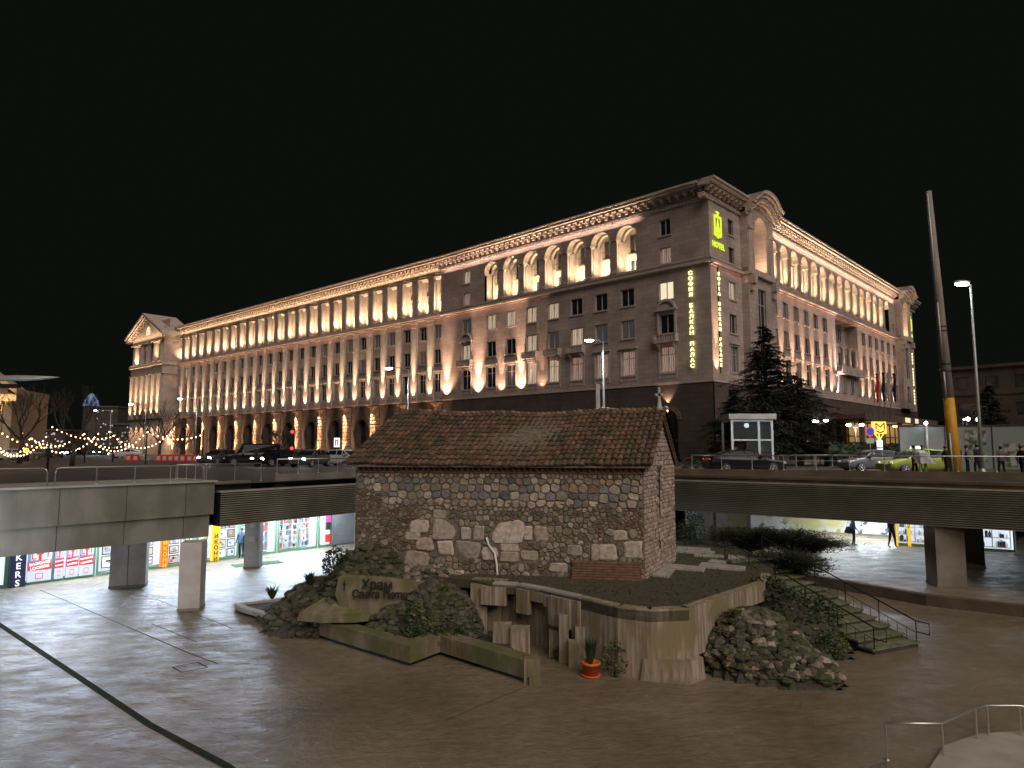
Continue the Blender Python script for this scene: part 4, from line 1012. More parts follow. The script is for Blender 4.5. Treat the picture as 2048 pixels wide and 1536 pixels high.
def window(w, x, z0, z1, wd, glass, parent, sill=True, surround=0, y=.28, arched=False, name='window', frame='frame'):
    key = (round(wd, 2), round(z1 - z0, 2), sill, surround, arched, frame, y)
    h = z1 - z0
    if glass == 'glass' and z0 < 22: glass = random.choice(['glass', 'glass', 'dim1', 'glass', 'dim2'])
    if key not in _wcache:
        b = MB().mat(frame); t = .075
        b.box(-wd / 2, -wd / 2 + t, y - .06, y, 0, h); b.box(wd / 2 - t, wd / 2, y - .06, y, 0, h); b.box(-wd / 2 + t, wd / 2 - t, y - .06, y, 0, t); b.box(-wd / 2 + t, wd / 2 - t, y - .06, y, h - t, h)
        b.box(-.05, .05, y - .065, y, t, h - t)
        if h > 2.6: b.box(-wd / 2 + t, wd / 2 - t, y - .063, y, h * .68, h * .68 + .08)
        if sill: b.mat('trim'); b.box(-wd / 2 - .16, wd / 2 + .16, -.13, .0, -.20, -.04)
        if surround:
            b.mat('trim'); b.box(-wd / 2 - .28, -wd / 2 - .02, -.07, 0, -.75, h + .22); b.box(wd / 2 + .02, wd / 2 + .28, -.07, 0, -.75, h + .22)
            b.box(-wd / 2 - .02, wd / 2 + .02, -.07, 0, h + .0, h + .22); b.box(-wd / 2 - .40, wd / 2 + .40, -.26, 0, h + .222, h + .42)
            b.box(-wd / 2 - .02, wd / 2 + .02, -.04, 0, -.72, -.22)
        _wcache[key] = b.build(name)
        f = _wcache[key]
    else: f = _wcache[key].copy(); COL.objects.link(f)
    f.parent = parent; f.location = w.P(x, 0, z0); f.rotation_euler = (0, 0, w.rz); f.name = name
    k2 = (round(wd, 2), round(h, 2), glass, y)
    if k2 not in _wcache:
        b = MB(); b.box(-wd / 2, wd / 2, y + .005, y + .03, 0, h); _wcache[k2] = b.build('pane', mat=glass); p = _wcache[k2]
    else: p = _wcache[k2].copy(); COL.objects.link(p)
    p.parent = f; p.location = (0, 0, 0); p.rotation_euler = (0, 0, 0)
    return f
def bal(w, x, z0, wd, parent, dep=.75, h=.95):
    b = MB(); b.box(x - wd / 2, x + wd / 2, -dep, 0, z0, z0 + .18); b.box(x - wd / 2, x + wd / 2, -dep, -dep + .12, z0 + h - .14, z0 + h)
    for k in range(9): xx = x - wd / 2 + wd * (k + .5) / 9; b.box(xx - .07, xx + .07, -dep + .02, -dep + .12, z0 + .18, z0 + h - .14)
    for sx_ in (-1, 1):
        b.box(x + sx_ * wd / 2 - .12 * (sx_ > 0), x + sx_ * wd / 2 + .12 * (sx_ < 0), -dep, 0, z0 + .18, z0 + h)
        b.box(x + sx_ * wd * .33 - .13, x + sx_ * wd * .33 + .13, -dep * .75, 0, z0 - .38, z0); b.box(x + sx_ * wd * .33 - .11, x + sx_ * wd * .33 + .11, -dep * .4, 0, z0 - .7, z0 - .38)
    return w.build(b, 'balcony', parent, mat='trim')
def capital(b, x, y, z, r):
    b.lathe([(r * .95, z - .62), (r * 1.05, z - .55), (r * 1.0, z - .45), (r * 1.25, z - .25), (r * 1.5, z - .12)], x, y, 10)
    b.box(x - r * 1.6, x + r * 1.6, y - r * 1.6, y + r * 1.6, z - .12, z)
    for sx_ in (-1, 1):
        for sy_ in (-1, 1): b.sphere((x + sx_ * r * 1.3, y + sy_ * r * 1.3, z - .22), r * .38, 6)
def column_obj(w, x, y, z0, z1, r, parent, key):
    k = ('col', key)
    if k not in _wcache:
        b = MB(); h = z1 - z0
        b.box(-r * 1.5, r * 1.5, -r * 1.5, r * 1.5, 0, .2); b.lathe([(r * 1.35, .2), (r * 1.3, .32), (r * 1.05, .4), (r * 1.0, .5), (r * .98, h * .4), (r * .88, h - .62)], 0, 0, 14); capital(b, 0, 0, h, r * .88)
        o = _wcache[k] = b.build('column', mat='trim')
    else: o = _wcache[k].copy(); COL.objects.link(o)
    o.parent = parent; o.location = w.P(x, y, z0); o.rotation_euler = (0, 0, w.rz); return o
UPK = 7.0
def up(w, x, y, z, e, cone=50, color=WARM, aim=(0, .08, 1), size=.08, blend=.7):
    e *= UPK
    return lamp('SPOT', w.P(x, y, z), e, color, size, w.dirv(*aim), cone, blend, w.root, name='uplight')
def beam(w, x, ea, eb, color=WARM, ca=70, cb=17, y=-.75, z=9.5, aimb=.15):
    up(w, x, y, z, ea / UPK, ca, color, (0, .12, 1), .08, 1)
    up(w, x, y - .35, z - .1, eb / UPK, cb, color, (0, aimb, 1), .08, 1)
def strip_light(w, x0, x1, y, z, e, parent, color=WARM, aim=(0, .25, 1), width=.12):
    # aim x component 0: rectangle's long side runs along the wall
    o = lamp('AREA', w.P((x0 + x1) / 2, y, z), e, color, parent=parent, sx=abs(x1 - x0), sy=width, name='strip_light')
    dirn = w.dirv(*aim).normalized(); xax = w.dirv(1, 0, 0); zax = -dirn; yax = zax.cross(xax)
    o.rotation_euler = Matrix((xax, yax, zax)).transposed().to_euler(); return o

ZB, ZL, ZTOP = 9.35, 22.55, 31.75
BAY = 3.93
R1, R2, R3 = (19.15, 21.25), (15.15, 17.35), (10.6, 13.6)
def arcade(w, xs, r, pitch, x_lo, x_hi, colw, depth, parent, zbot=23.45, zsp=27.8, ztop=30.1, lit_e=60, win=True, lit_col=CREAM):
    """arched loggia: front wall with arch openings, columns, back wall with windows"""
    b = MB(); hs = []
    for x in xs: hs.append((x - r, x + r, zbot, ztop, 0))
    # front wall above and between (continuous opening below springing, columns stand between)
    holes_wall(b, x_lo, x_hi, ZL + .3, ztop, [(x - r, x + r, zbot, ztop, .001) for x in xs])
    for x in xs: arch(b, x, r, zsp, ztop, 0, .9)
    for x in xs: archivolt(b, x, r, zsp, 0)
    return b
def loggia_back(w, xs, r, depth, parent, lits, zbot=23.45, ztop=29.6, pitch=3.93):
    b = MB(); x0, x1 = min(xs) - r - .2, max(xs) + r + .2
    holes = []
    for x in xs: holes += [(x - .75, x + .75, zbot + .1, 25.35), (x - .75, x + .75, 26.3, 28.6)]
    holes_wall(b, x0, x1, zbot - .02, ztop + .8, holes, .15, y=depth)
    b.poly([(x0, .0, zbot), (x1, .0, zbot), (x1, depth, zbot), (x0, depth, zbot)])
    for x in xs:
        # coffered cross walls between bays with pilaster strips
        for sx_ in (-1, 1):
            xx = x + sx_ * (pitch / 2 - .12); b.box(xx - .08, xx + .08, .9, depth, zbot, zsp_ := 27.9)
            b.box(x + sx_ * 1.25 - .12, x + sx_ * 1.25 + .12, depth - .1, depth, zbot, 27.9)
        arch(b, x, r, 27.8, 30.2, depth - .5, .5)
        b.box(x - .95, x + .95, depth - .16, depth, 25.95, 26.12)
    w.build(b, 'loggia', parent, mat='trim')
    for i, x in enumerate(xs):
        window(w, x, zbot + .12, 25.35, 1.5, lits[i % len(lits)], parent, sill=False, y=depth + .1)
        window(w, x, 26.3, 28.6, 1.5, 'glass' if i % 5 != 5 else 'litc', parent, sill=False, y=depth + .1, frame='dframe')
        bb = MB(); bb.box(x - .85, x + .85, depth - .45, depth - .41, 27.0, 27.05); 
        for k in range(9): bb.box(x - .85 + k * .2, x - .83 + k * .2, depth - .44, depth - .42, 26.15, 27.0)
        w.build(bb, 'balcony_railing', parent, mat='iron')

# ---------------------------- left face of the hotel block (s 0..45.79)
xsL = [-(10.98 + BAY * k) for k in range(7)]; xa, xb = -5.6, -39.85
lit_r1 = {xsL[3]: 'litc', xsL[4]: 'litc', xsL[5]: 'litc', xsL[6]: 'litc', xa: 'lit3'}
lit_r2 = {xsL[2]: 'litc', xsL[4]: 'litc', xsL[6]: 'glass', xb: 'litc'}
b = MB(); hs = []
for x in xsL + [xa, xb]:
    for (z0, z1) in (R1, R2, R3): hs.append((x - .95, x + .95, z0, z1, .30))
holes_wall(b, -45.79, 0, ZB, ZL, hs)
WL.build(b, 'wall', mat='stone')
b = arcade(WL, xsL, 1.42, BAY, -45.79, 0, .5, 1.8, hotel)
# openings of the two special columns
b2 = MB(); hs = [(x - 1.42, x + 1.42, 23.45, 30.1, .001) for x in xsL]
for x in (xa, xb): hs += [(x - .72, x + .72, 23.45, 25.35, .3), (x - .72, x + .72, 26.85, 28.75, .3)]
holes_wall(b2, -45.79, 0, ZL + .3, 30.1, hs)
for x in xsL: arch(b2, x, 1.42, 27.8, 30.1, 0, .9); archivolt(b2, x, 1.42, 27.8, 0)
for x in xsL:
    for sx_ in (-1, 1): b2.box(x + sx_ * 1.42, x + sx_ * (BAY / 2 - .0), .45, .9, 23.45, 27.8) if False else None
WL.build(b2, 'attic_wall', mat='stone')
b = MB(); b.poly([(-45.79, 0, 30.1), (0, 0, 30.1), (0, 0, ZTOP), (-45.79, 0, ZTOP)]); WL.build(b, 'frieze', mat='stone')
loggia_back(WL, xsL, 1.42, 1.9, hotel, ['glass', 'litc', 'litc', 'glass', 'glass', 'litc', 'glass'])
for k in range(8):
    x = -(10.98 + BAY * (k - .5))
    if 0 < k < 7: column_obj(WL, x, .42, 23.42, 27.8, .40, hotel, 'L')
    else:
        b = MB(); xx = x + (-.02); b.box(x - .5, x + .5, .0 + .01, .9, 27.55, 27.8); WL.build(b, 'impost', mat='trim')
for x in (xa, xb):
    window(WL, x, 23.45, 25.35, 1.44, 'lit2', hotel); window(WL, x, 26.85, 28.75, 1.44, 'glass' if x == xa else 'litc', hotel)
for x in xsL + [xa, xb]:
    window(WL, x, *R1, 1.9, lit_r1.get(x, 'glass'), hotel); window(WL, x, *R2, 1.9, lit_r2.get(x, 'glass'), hotel)
    window(WL, x, *R3, 1.9, 'lit2' if x in (xa, xsL[0], xsL[1], xsL[2]) else ('litc' if x in xsL[3:5] else 'glass'), hotel, surround=1)
for x in xsL[2:5]: bal(WL, x, 14.05, 2.7, hotel)
for x in (xa, xb):
    bal(WL, x, 14.05, 3.0, hotel)
    b = MB(); b.box(x - 1.25, x - 1.0, -.16, 0, 15.0, 17.8); b.box(x + 1.0, x + 1.25, -.16, 0, 15.0, 17.8); b.box(x - 1.45, x + 1.45, -.35, 0, 17.8, 18.0)
    archivolt(b, x, 1.0, 17.9, 0, .28, .3, 10); b.box(x - .9, x + .9, -.1, 0, 17.9, 18.6); WL.build(b, 'window_hood', mat='trim')
# bands
def band(w, a, c, z0, z1, out, name='string_course', parent=None, mat='trim', y=0):
    b = MB(); b.box(a, c, y - out, y + .2, z0, z1); return w.build(b, name, parent, mat=mat)
band(WL, -45.79, .30, 22.30, 22.55, .12); band(WL, -45.79, .42, 22.553, 22.85, .42); band(WL, -45.79, .12, 23.15, 23.42, .10)
band(WL, -45.79, .2, 9.15, 9.42, .22)
cornice(WL, -45.79, 0, 30.1, ZTOP, 1.5, hotel)
# dark base
b = MB(); holes_wall(b, -45.79, .0, 0, 9.15, [(-6.8, -4.4, .3, 6.3, .8)] + [(x - 1.0, x + 1.0, .3, 6.2, .7) for x in xsL], y=-.12)
WL.build(b, 'base_wall', mat='base')
b = MB(); archivolt(b, -5.6, 1.2, 5.1, -.12, .5, .15); b.box(-6.9, -4.3, -.1, .6, .3, .5); WL.build(b, 'door_arch', mat='baserough')
b = MB(); b.box(-45, -.3, .62, .66, .3, 6.5); WL.build(b, 'ground_floor_glazing', mat='glass')
wl_ = thing('wall_lamp', 'small bell shaped wall lamp beside the arched door near the hotel corner', 'wall lamp', (HC.x, HC.y, 0)); 
b = MB(); p_ = WL.P(-5.6, -.6, 6.3); b.lathe([(.0, .0), (.42, .0), (.28, .35), (.1, .5), (0, .5)], p_.x, p_.y, 10); b.v = [(v[0], v[1], v[2] + 6.2) for v in b.v]; b.build('shade', wl_, mat='bulbw' if False else 'galv')
b = MB(); b.sphere((p_.x, p_.y, 6.1), .26, 8, (1, 1, .8)); b.build('bulb', wl_, mat='bulb')
up(WL, -5.6, -.5, 6.8, 60, 80, WARM, (0, .3, 1)); 

# ---------------------------- right face (s 0..~88)
PR = 3.715; xsR = [17.42 + PR * k for k in range(15)]
wxR = [5.4] + xsR + [73.3]
b = MB(); hs = []
rc0, rc1 = 40.6, 51.2      # central recess
for x in wxR:
    for j, (z0, z1) in enumerate((R1, R2, R3)):
        if rc0 - 1.2 < x < rc1 + 1.2: continue
        hs.append((x - .9, x + .9, z0, z1, .30))
hs.append((rc0, rc1, 13.6, 21.9, 1.6))
holes_wall(b, 0, 75.0, ZB, ZL, hs); b.poly([(rc0, 1.6, 13.6), (rc1, 1.6, 13.6), (rc1, 1.6, 21.9), (rc0, 1.6, 21.9)])
WR.build(b, 'wall', mat='stone')
for x in wxR:
    for j, (z0, z1) in enumerate((R1, R2, R3)):
        if rc0 - 1.2 < x < rc1 + 1.2 and j < 3:
            if j < 2: window(WR, x, z0, z1, 1.8, 'glass', hotel, sill=False, y=1.55)
            continue
        window(WR, x, z0, z1, 1.8, 'litc' if (x == 5.4 and j == 0) or (j == 1 and abs(x - xsR[9]) < .1) else 'glass', hotel, surround=1 if j == 2 else 0)
for k in range(4):
    x = rc0 + .5 + (rc1 - rc0 - 1.0) * k / 3; column_obj(WR, x, .25, 14.2, 17.9, .30, hotel, 'RC')
b = MB(); b.box(rc0 - .3, rc1 + .3, -.9, 0, 13.2, 13.6); b.box(rc0 - .3, rc1 + .3, -.9, -.78, 13.6, 14.5)
for k in range(4): x = rc0 + .5 + (rc1 - rc0 - 1.0) * k / 3; b.box(x - .4, x + .4, -1.0, -.72, 13.6, 14.55); 
WR.build(b, 'balcony', mat='trim')
for k in range(4): up(WR, rc0 + .5 + (rc1 - rc0 - 1.0) * k / 3, -.45, 14.3, 60, 45, WARM, (0, .12, 1))
b = MB()
for x in xsR:
    if rc0 - 1.2 < x < rc1 + 1.2: b.box(x - .9, x + .9, -.12, -.001, 10.4, 13.1)
WR.build(b, 'window_surround', mat='trim')
for x in xsR:
    if rc0 - 1.2 < x < rc1 + 1.2: window(WR, x, 10.5, 13.0, 1.5, 'glass', hotel, sill=False, y=-.13)
b = MB(); hs = [(x - 1.32, x + 1.32, 23.45, 30.1, .001) for x in xsR] + [(4.7, 6.1, 23.45, 25.35, .3), (4.7, 6.1, 26.85, 28.75, .3), (72.7, 73.9, 23.45, 25.35, .3)]
holes_wall(b, 0, 8.0, ZL + .3, 30.1, [h for h in hs if h[1] < 8]); holes_wall(b, 15.1, 75.0, ZL + .3, 30.1, [h for h in hs if h[1] > 8])
for x in xsR: arch(b, x, 1.32, 27.8, 30.1, 0, .9); archivolt(b, x, 1.32, 27.8, 0)
WR.build(b, 'attic_wall', mat='stone')
b = MB(); b.poly([(0, 0, 30.1), (75, 0, 30.1), (75, 0, ZTOP), (0, 0, ZTOP)]); WR.build(b, 'frieze', mat='stone')
loggia_back(WR, xsR, 1.32, 1.9, hotel, ['glass', 'glass', 'lit2', 'glass'], pitch=PR)
for k in range(1, 15): column_obj(WR, xsR[0] + PR * (k - .5), .42, 23.42, 27.8, .40, hotel, 'L')
window(WR, 5.4, 23.45, 25.35, 1.4, 'glass', hotel, frame='dframe'); window(WR, 5.4, 26.85, 28.75, 1.4, 'glass', hotel, frame='dframe'); window(WR, 73.3, 23.45, 25.35, 1.2, 'lit2', hotel)
band(WR, 0, 75, 22.30, 22.55, .12); band(WR, 0, 75, 22.553, 22.85, .42); band(WR, 0, 75, 23.15, 23.42, .10); band(WR, 0, 75, 9.15, 9.42, .22)
cornice(WR, -1.5, 8.0, 30.1, ZTOP, 1.5, hotel); cornice(WR, 15.2, 74.5, 30.1, ZTOP, 1.5, hotel)
b = MB(); holes_wall(b, 0, 88, 0, 9.15, [(x - 1.0, x + 1.0, .3, 6.0, .6) for x in xsR], y=-.12); WR.build(b, 'base_wall', mat='base')
b = MB(); b.box(14, 74, .5, .55, .3, 6.4); WR.build(b, 'ground_floor_glazing', mat='glass')
# projecting pavilions with big arch and curved gable
def pavilion(x0, x1, out, lit=True):
    xc = (x0 + x1) / 2; r = (x1 - x0) * .24; b = MB()
    holes_wall(b, x0, x1, ZL + .3, 30.3, [(xc - r, xc + r, 23.5, 30.3, .001)], y=-out)
    arch(b, xc, r, 28.4, 30.3, -out, out + .8); archivolt(b, xc, r, 28.4, -out, .3, .12)
    b.poly([(xc - r, -out, 23.5), (xc + r, -out, 23.5), (xc + r, .8, 23.5), (xc - r, .8, 23.5)])
    b.poly([(xc - r, .8, 23.5), (xc + r, .8, 23.5), (xc + r, .8, 30.3), (xc - r, .8, 30.3)])
    for sx_ in (-1, 1): b.poly([(xc + sx_ * r, -out, 23.5), (xc + sx_ * r, .8, 23.5), (xc + sx_ * r, .8, 28.4), (xc + sx_ * r, -out, 28.4)])
    for xx in (x0, x1): b.poly([(xx, -out, ZL), (xx, 0, ZL), (xx, 0, 30.3), (xx, -out, 30.3)])
    holes_wall(b, x0, x1, ZB, ZL + .3, [(xc - 1.1, xc + 1.1, 15.2, 21.2, .5), (xc - 1.1, xc + 1.1, 10.4, 13.6, .5)], y=-out)
    for xx in (x0, x1): b.poly([(xx, -out, ZB), (xx, 0, ZB), (xx, 0, ZL + .3), (xx, -out, ZL + .3)])
    WR.build(b, 'pavilion_wall', mat='stone')
    for zz in ((15.2, 21.2), (10.4, 13.6)):
        f = window(WR, xc, zz[0], zz[1], 2.2, 'glass', hotel, sill=False, y=.3); f.location = WR.P(xc, -out, zz[0])
    b = MB()
    for xx in (x0 + .1, x1 - 1.1): b.box(xx, xx + 1.0, -out - .15, -out, 23.42, 30.3); b.box(xx - .1, xx + 1.1, -out - .28, -out, 28.2, 28.5)
    b.box(x0 - .1, x1 + .1, -out - .4, 0, 22.553, 22.9); b.box(x0, x1, -out - .15, 0, 22.9, 23.42)
    # consoles below the ledge
    for xx in (x0 + .1, x1 - 1.0): b.box(xx, xx + .9, -out - .7, -out, 21.4, 22.5); b.box(xx + .1, xx + .8, -out - .4, -out, 20.6, 21.4)
    WR.build(b, 'pavilion_trim', mat='trim')
    # curved cornice
    n = 18; W_ = x1 - x0
    def rise(t): t = abs(t - .5) * 2; return 1.45 * sqrt(max(0, 1 - (t / .72) ** 2)) if t < .66 else 1.45 * .40 * max(0, 1 - (t - .66) / .2) 
    b = MB()
    prof = [(0, -.25), (.25, -.25), (.25, .12), (.6, .12), (.95, .95), (1.3, 1.0), (1.3, 1.3), (1.6, 1.35), (1.6, 1.65), (0, 1.65)]
    for i in range(n):
        ta, tb = i / n, (i + 1) / n; q = []
        for t_ in (ta, tb):
            for (o_, z_) in prof: q.append((x0 - .4 + (W_ + .8) * t_, -out - o_, 30.1 + z_ + rise(t_)))
        s = b.pts(q); m = len(prof)
        for k in range(m - 1): b.face([s + k, s + m + k, s + m + k + 1, s + k + 1])
        if i == 0: b.face([s + k for k in range(m)])
        if i == n - 1: b.face([s + m + k for k in range(m)])
        b.poly([(x0 - .4 + (W_ + .8) * ta, -out, 30.3 if rise(ta) >= 0 else 30), (x0 - .4 + (W_ + .8) * tb, -out, 30.3), (x0 - .4 + (W_ + .8) * tb, -out, 30.1 + rise(tb)), (x0 - .4 + (W_ + .8) * ta, -out, 30.1 + rise(ta))])
        b.poly([(x0 - .4 + (W_ + .8) * ta, -out - 1.6, 31.75 + rise(ta)), (x0 - .4 + (W_ + .8) * tb, -out - 1.6, 31.75 + rise(tb)), (x0 - .4 + (W_ + .8) * tb, 1, 31.75 + rise(tb)), (x0 - .4 + (W_ + .8) * ta, 1, 31.75 + rise(ta))])
        xx = x0 - .4 + (W_ + .8) * (ta + tb) / 2
        b.box(xx - .14, xx + .14, -out - 1.0, -out - .3, 30.45 + rise((ta + tb) / 2), 30.95 + rise((ta + tb) / 2))
    WR.build(b, 'curved_cornice', mat='trim')
    lamp('AREA', WR.P(xc, -out + .5, 23.6), 230, WARM, parent=hotel, sx=2.2, sy=.5, name='arch_light').rotation_euler = (pi, 0, WR.rz)
    up(WR, xc, -out - 1.3, 23.0, 150, 70, WARM, (0, .25, 1))
pavilion(7.9, 15.3, .9); pavilion(75.0, 82.0, .9)
b = MB(); b.poly([(82, 0, 0), (88, 0, 0), (88, 0, 30.1), (82, 0, 30.1)]); b.poly([(88, 0, 0), (88, 30, 0), (88, 30, 30.1), (88, 0, 30.1)]); WR.build(b, 'end_wall', mat='stone')
cornice(WR, 82.3, 89.5, 30.1, ZTOP, 1.5, hotel)
# roof and back body
b = MB(); P = [HC, HC + dr * 88, HC + dr * 88 + dl * 25, HC + dr * 25 + dl * 45.79, HJ]
b.prism([p - HC + (dr + dl) * .35 for p in P], ZTOP - .6, ZTOP - .02); b.build('roof', hotel, mat='roofm')
# signs
k_ = text_mesh('name_sign', 'СОФИЯ БАЛКАН ПАЛАС', .60, 'neonw', hotel, (0, 0, 0), (0, 0, 0), vertical=True, spacing=1.04, bold=.012, extrude=.06)
k_.scale = (1.25, 1, 1); k_.location = WL.P(-2.35, -.18, 21.95); k_.rotation_euler = (pi / 2, 0, WL.rz)
k_ = text_mesh('name_sign', 'SOFIA BALKAN PALACE', .56, 'neonw', hotel, (0, 0, 0), (0, 0, 0), vertical=True, spacing=1.03, bold=.012, extrude=.06)
k_.scale = (1.25, 1, 1); k_.location = WR.P(1.65, -.18, 21.75); k_.rotation_euler = (pi / 2, 0, WR.rz)
b = MB(); b.box(1.58, 1.72, -.11, 0, 10.2, 22.2); WR.build(b, 'sign_rail', mat='black')
def emblem(w, x, y, zc, rz_, parent):
    b = MB(); W2, Hh = .82, 1.25
    b.box(-W2, -W2 + .13, -.08, .08, -Hh, Hh * .8); b.box(W2 - .13, W2, -.08, .08, -Hh, Hh * .8); b.box(-W2 + .2, W2 - .2, -.08, .08, Hh * .62, Hh * .8); b.box(-W2 + .2, W2 - .2, -.08, .08, -Hh, -Hh * .86)
    b.prism([(-.10, -.08), (.10, -.08), (.10, .08), (-.10, .08)], Hh * .8, Hh * 1.0)
    b.sphere((0, 0, Hh * 1.12), .3, 8, (1.6, .3, .55)); b.box(-W2 * .9, W2 * .9, -.08, .08, -Hh * 1.12, -Hh * 1.02); b.sphere((0, 0, -Hh * 1.2), .18, 6, (2, .4, .8))
    # the tree-like figure inside
    for i, (z_, w_) in enumerate(((.55, .12), (.25, .26), (-.05, .36))):
        s = b.pts([(-w_, -.05, z_ - .28), (w_, -.05, z_ - .28), (0, -.05, z_ + .12), (-w_, .05, z_ - .28), (w_, .05, z_ - .28), (0, .05, z_ + .12)])
        for f in ((0, 1, 2), (5, 4, 3), (0, 3, 4, 1), (1, 4, 5, 2), (2, 5, 3, 0)): b.face([s + i_ for i_ in f])
    for k in range(3): b.box(-.38, .38, -.05, .05, -.5 - k * .22, -.40 - k * .22)
    b.box(-.38, -.28, -.05, .05, -.95, -.4); b.box(.28, .38, -.05, .05, -.95, -.4); b.box(-.05, .05, -.05, .05, -.95, -.4)
    o = b.build('emblem_sign', parent, mat='neon'); o.location = w.P(x, y, zc); o.rotation_euler = (0, 0, rz_); return o
emblem(WR, 1.75, -.2, 27.2, WR.rz, hotel)
k_ = text_mesh('hotel_sign', 'HOTEL', .95, 'neon', hotel, (0, 0, 0), (0, 0, 0), bold=.005, extrude=.05); k_.location = WR.P(1.85, -.18, 24.75); k_.rotation_euler = (pi / 2, 0, WR.rz)
emblem(WR, 85.6, -.2, 27.0, WR.rz, hotel)
k_ = text_mesh('hotel_sign', 'HOTEL', .8, 'neon', hotel, (0, 0, 0), (0, 0, 0), bold=.04, extrude=.05); k_.location = WR.P(85.6, -.18, 24.6); k_.rotation_euler = (pi / 2, 0, WR.rz)
k_ = text_mesh('name_sign', 'СОФИЯ БАЛКАН ПАЛАС', .60, 'neonw', hotel, (0, 0, 0), (0, 0, 0), vertical=True, spacing=1.04, bold=.012, extrude=.06)
k_.location = WR.P(85.6, -.18, 21.7); k_.rotation_euler = (pi / 2, 0, WR.rz)
# hotel lighting: loggia washers, cornice strips, pilaster uplights
for x in xsL: up(WL, x, .5, 23.5, 480, 150, CREAM, (0, .35, 1), .25, 1)
for x in xsR: up(WR, x, .5, 23.5, 480, 150, CREAM, (0, .35, 1), .25, 1)
strip_light(WL, -45, -9, -.5, 29.35, 500, hotel, (1, .72, .58)); strip_light(WR, 15.6, 74, -.5, 29.35, 1150, hotel, (1, .72, .52))
strip_light(WL, -45, 0, -1.0, 30.9, 60, hotel, (1, .6, .45), aim=(0, -.6, 1)) if False else None
for x, k in ((-44.2, 1), (-37.2, 1), (-32.4, .35), (-28.6, .9), (-24.7, .15)): beam(WL, x, 4200 * k, 22000 * k, PINKW, 95, 28)
for x in (-30.6,): pass
for x in [19.2 + PR * k for k in range(15)]:
    if not rc0 < x < rc1: beam(WR, x, 2200, 17000, PINKW, 75, 18)
beam(WR, .9, 2600, 15000, PINKW, 60, 17)
beam(WR, rc0 - .6, 4000, 22000, (1, .8, .76), 75, 18)
# ledge glow strips
strip_light(WL, -45.5, -27, -.62, 21.6, 45, hotel, (1, .5, .36), aim=(0, .2, 1)); strip_light(WR, .3, 74, -.62, 21.6, 170, hotel, (1, .5, .36), aim=(0, .2, 1))

# ---------------------------- the long wing (s 0..~95 then pavilion)
NP = 24; pil = [-(2.22 + 3.934 * k) for k in range(NP)]; LW = 95.6
win = [-.75] + [p - 1.967 for p in pil[:-1]] + [pil[-1] - 1.5]
b = MB(); hs = []
for x in win:
    for z0, z1 in (R1, R2, R3): hs.append((x - .78, x + .78, z0, z1, .28))
holes_wall(b, -LW, 0, ZB, ZL, hs); WO.build(b, 'wall', mat='stone')
def pilm():
    b = MB(); b.box(-.78, .78, -.22, 0, ZB + .1, 21.3); b.box(-.86, .86, -.30, 0, 21.3, 21.5); b.box(-.70, .70, -.16, 0, 21.5, 22.0); b.box(-.90, .90, -.34, 0, 22.0, 22.25); return b
first = None
for x in pil:
    if first is None: first = pilm().build('pilaster', office, mat='trim'); o = first
    else: o = first.copy(); COL.objects.link(o)
    o.location = WO.P(x, 0, 0); o.rotation_euler = (0, 0, WO.rz)
for i, x in enumerate(win):
    window(WO, x, *R1, 1.56, 'litc' if i == len(win) - 2 else 'glass', office); window(WO, x, *R2, 1.56, 'litc' if i == len(win) - 1 else 'glass', office)
    window(WO, x, *R3, 1.56, 'glass', office, surround=1, sill=False)
band(WO, -LW, 0, 22.30, 22.55, .36, parent=office); band(WO, -LW, 0, 22.553, 22.85, .62, parent=office); band(WO, -LW, 0, 9.15, 9.42, .3, parent=office)
# colonnade
openx = [p - 1.967 for p in pil[:-1]] + [-.25 - .6]
openx = [-(.9 + 0), ] + [p - 1.967 for p in pil[:-1]] + [pil[-1] - 1.7]
b = MB(); holes_wall(b, -LW, 0, ZL + .3, 31.8, [(x - 1.22, x + 1.22 if x < -1.3 else -.02, 23.35, 29.15, .75) for x in openx]); WO.build(b, 'attic_wall', mat='trim')
def capb():
    b = MB(); b.box(-.78, .78, -.10, 0, 28.35, 29.1); b.box(-.9, .9, -.2, 0, 29.1, 29.3)
    for k in (-1, 1): b.sphere((k * .66, -.1, 28.9), .2, 6)
    b.box(-.62, .62, -.08, 0, 23.5, 28.35); return b
first = None
for x in pil:
    if first is None: first = capb().build('pier', office, mat='trim'); o = first
    else: o = first.copy(); COL.objects.link(o)
    o.location = WO.P(x, 0, 0); o.rotation_euler = (0, 0, WO.rz)
b = MB(); holes_wall(b, -LW, 0, 23.3, 29.4, [(x - .7, x + .7, 23.6, 25.2, .2) for x in openx] + [(x - .7, x + .7, 26.9, 28.7, .2) for x in openx], y=1.7)
b.poly([(-LW, 0, 23.34), (0, 0, 23.34), (0, 1.7, 23.34), (-LW, 1.7, 23.34)]); b.poly([(-LW, .75, 29.2), (0, .75, 29.2), (0, 1.7, 29.2), (-LW, 1.7, 29.2)])
for x in openx:
    b.box(x - .85, x + .85, 1.45, 1.7, 25.35, 25.55); b.box(x - .85, x + .85, 1.45, 1.7, 26.55, 26.75); b.sphere((x, 1.6, 26.05), .42, 10, (1, .4, 1)); b.box(x - .8, x - .62, 1.5, 1.7, 25.6, 26.5); b.box(x + .62, x + .8, 1.5, 1.7, 25.6, 26.5)
    for k in (-1, 1): b.box(x + k * 1.0 - .06, x + k * 1.0 + .06, 1.4, 1.7, 23.35, 28.9)
WO.build(b, 'loggia', mat='trim')
for x in openx:
    window(WO, x, 23.6, 25.2, 1.4, 'litc' if random.random() < .25 else 'glass', office, sill=False, y=1.85); window(WO, x, 26.9, 28.7, 1.4, 'glass', office, sill=False, y=1.85, frame='dframe')
cornice(WO, -LW, 0, 29.75, 31.8, 1.55, office, modstep=.98, dent=False)
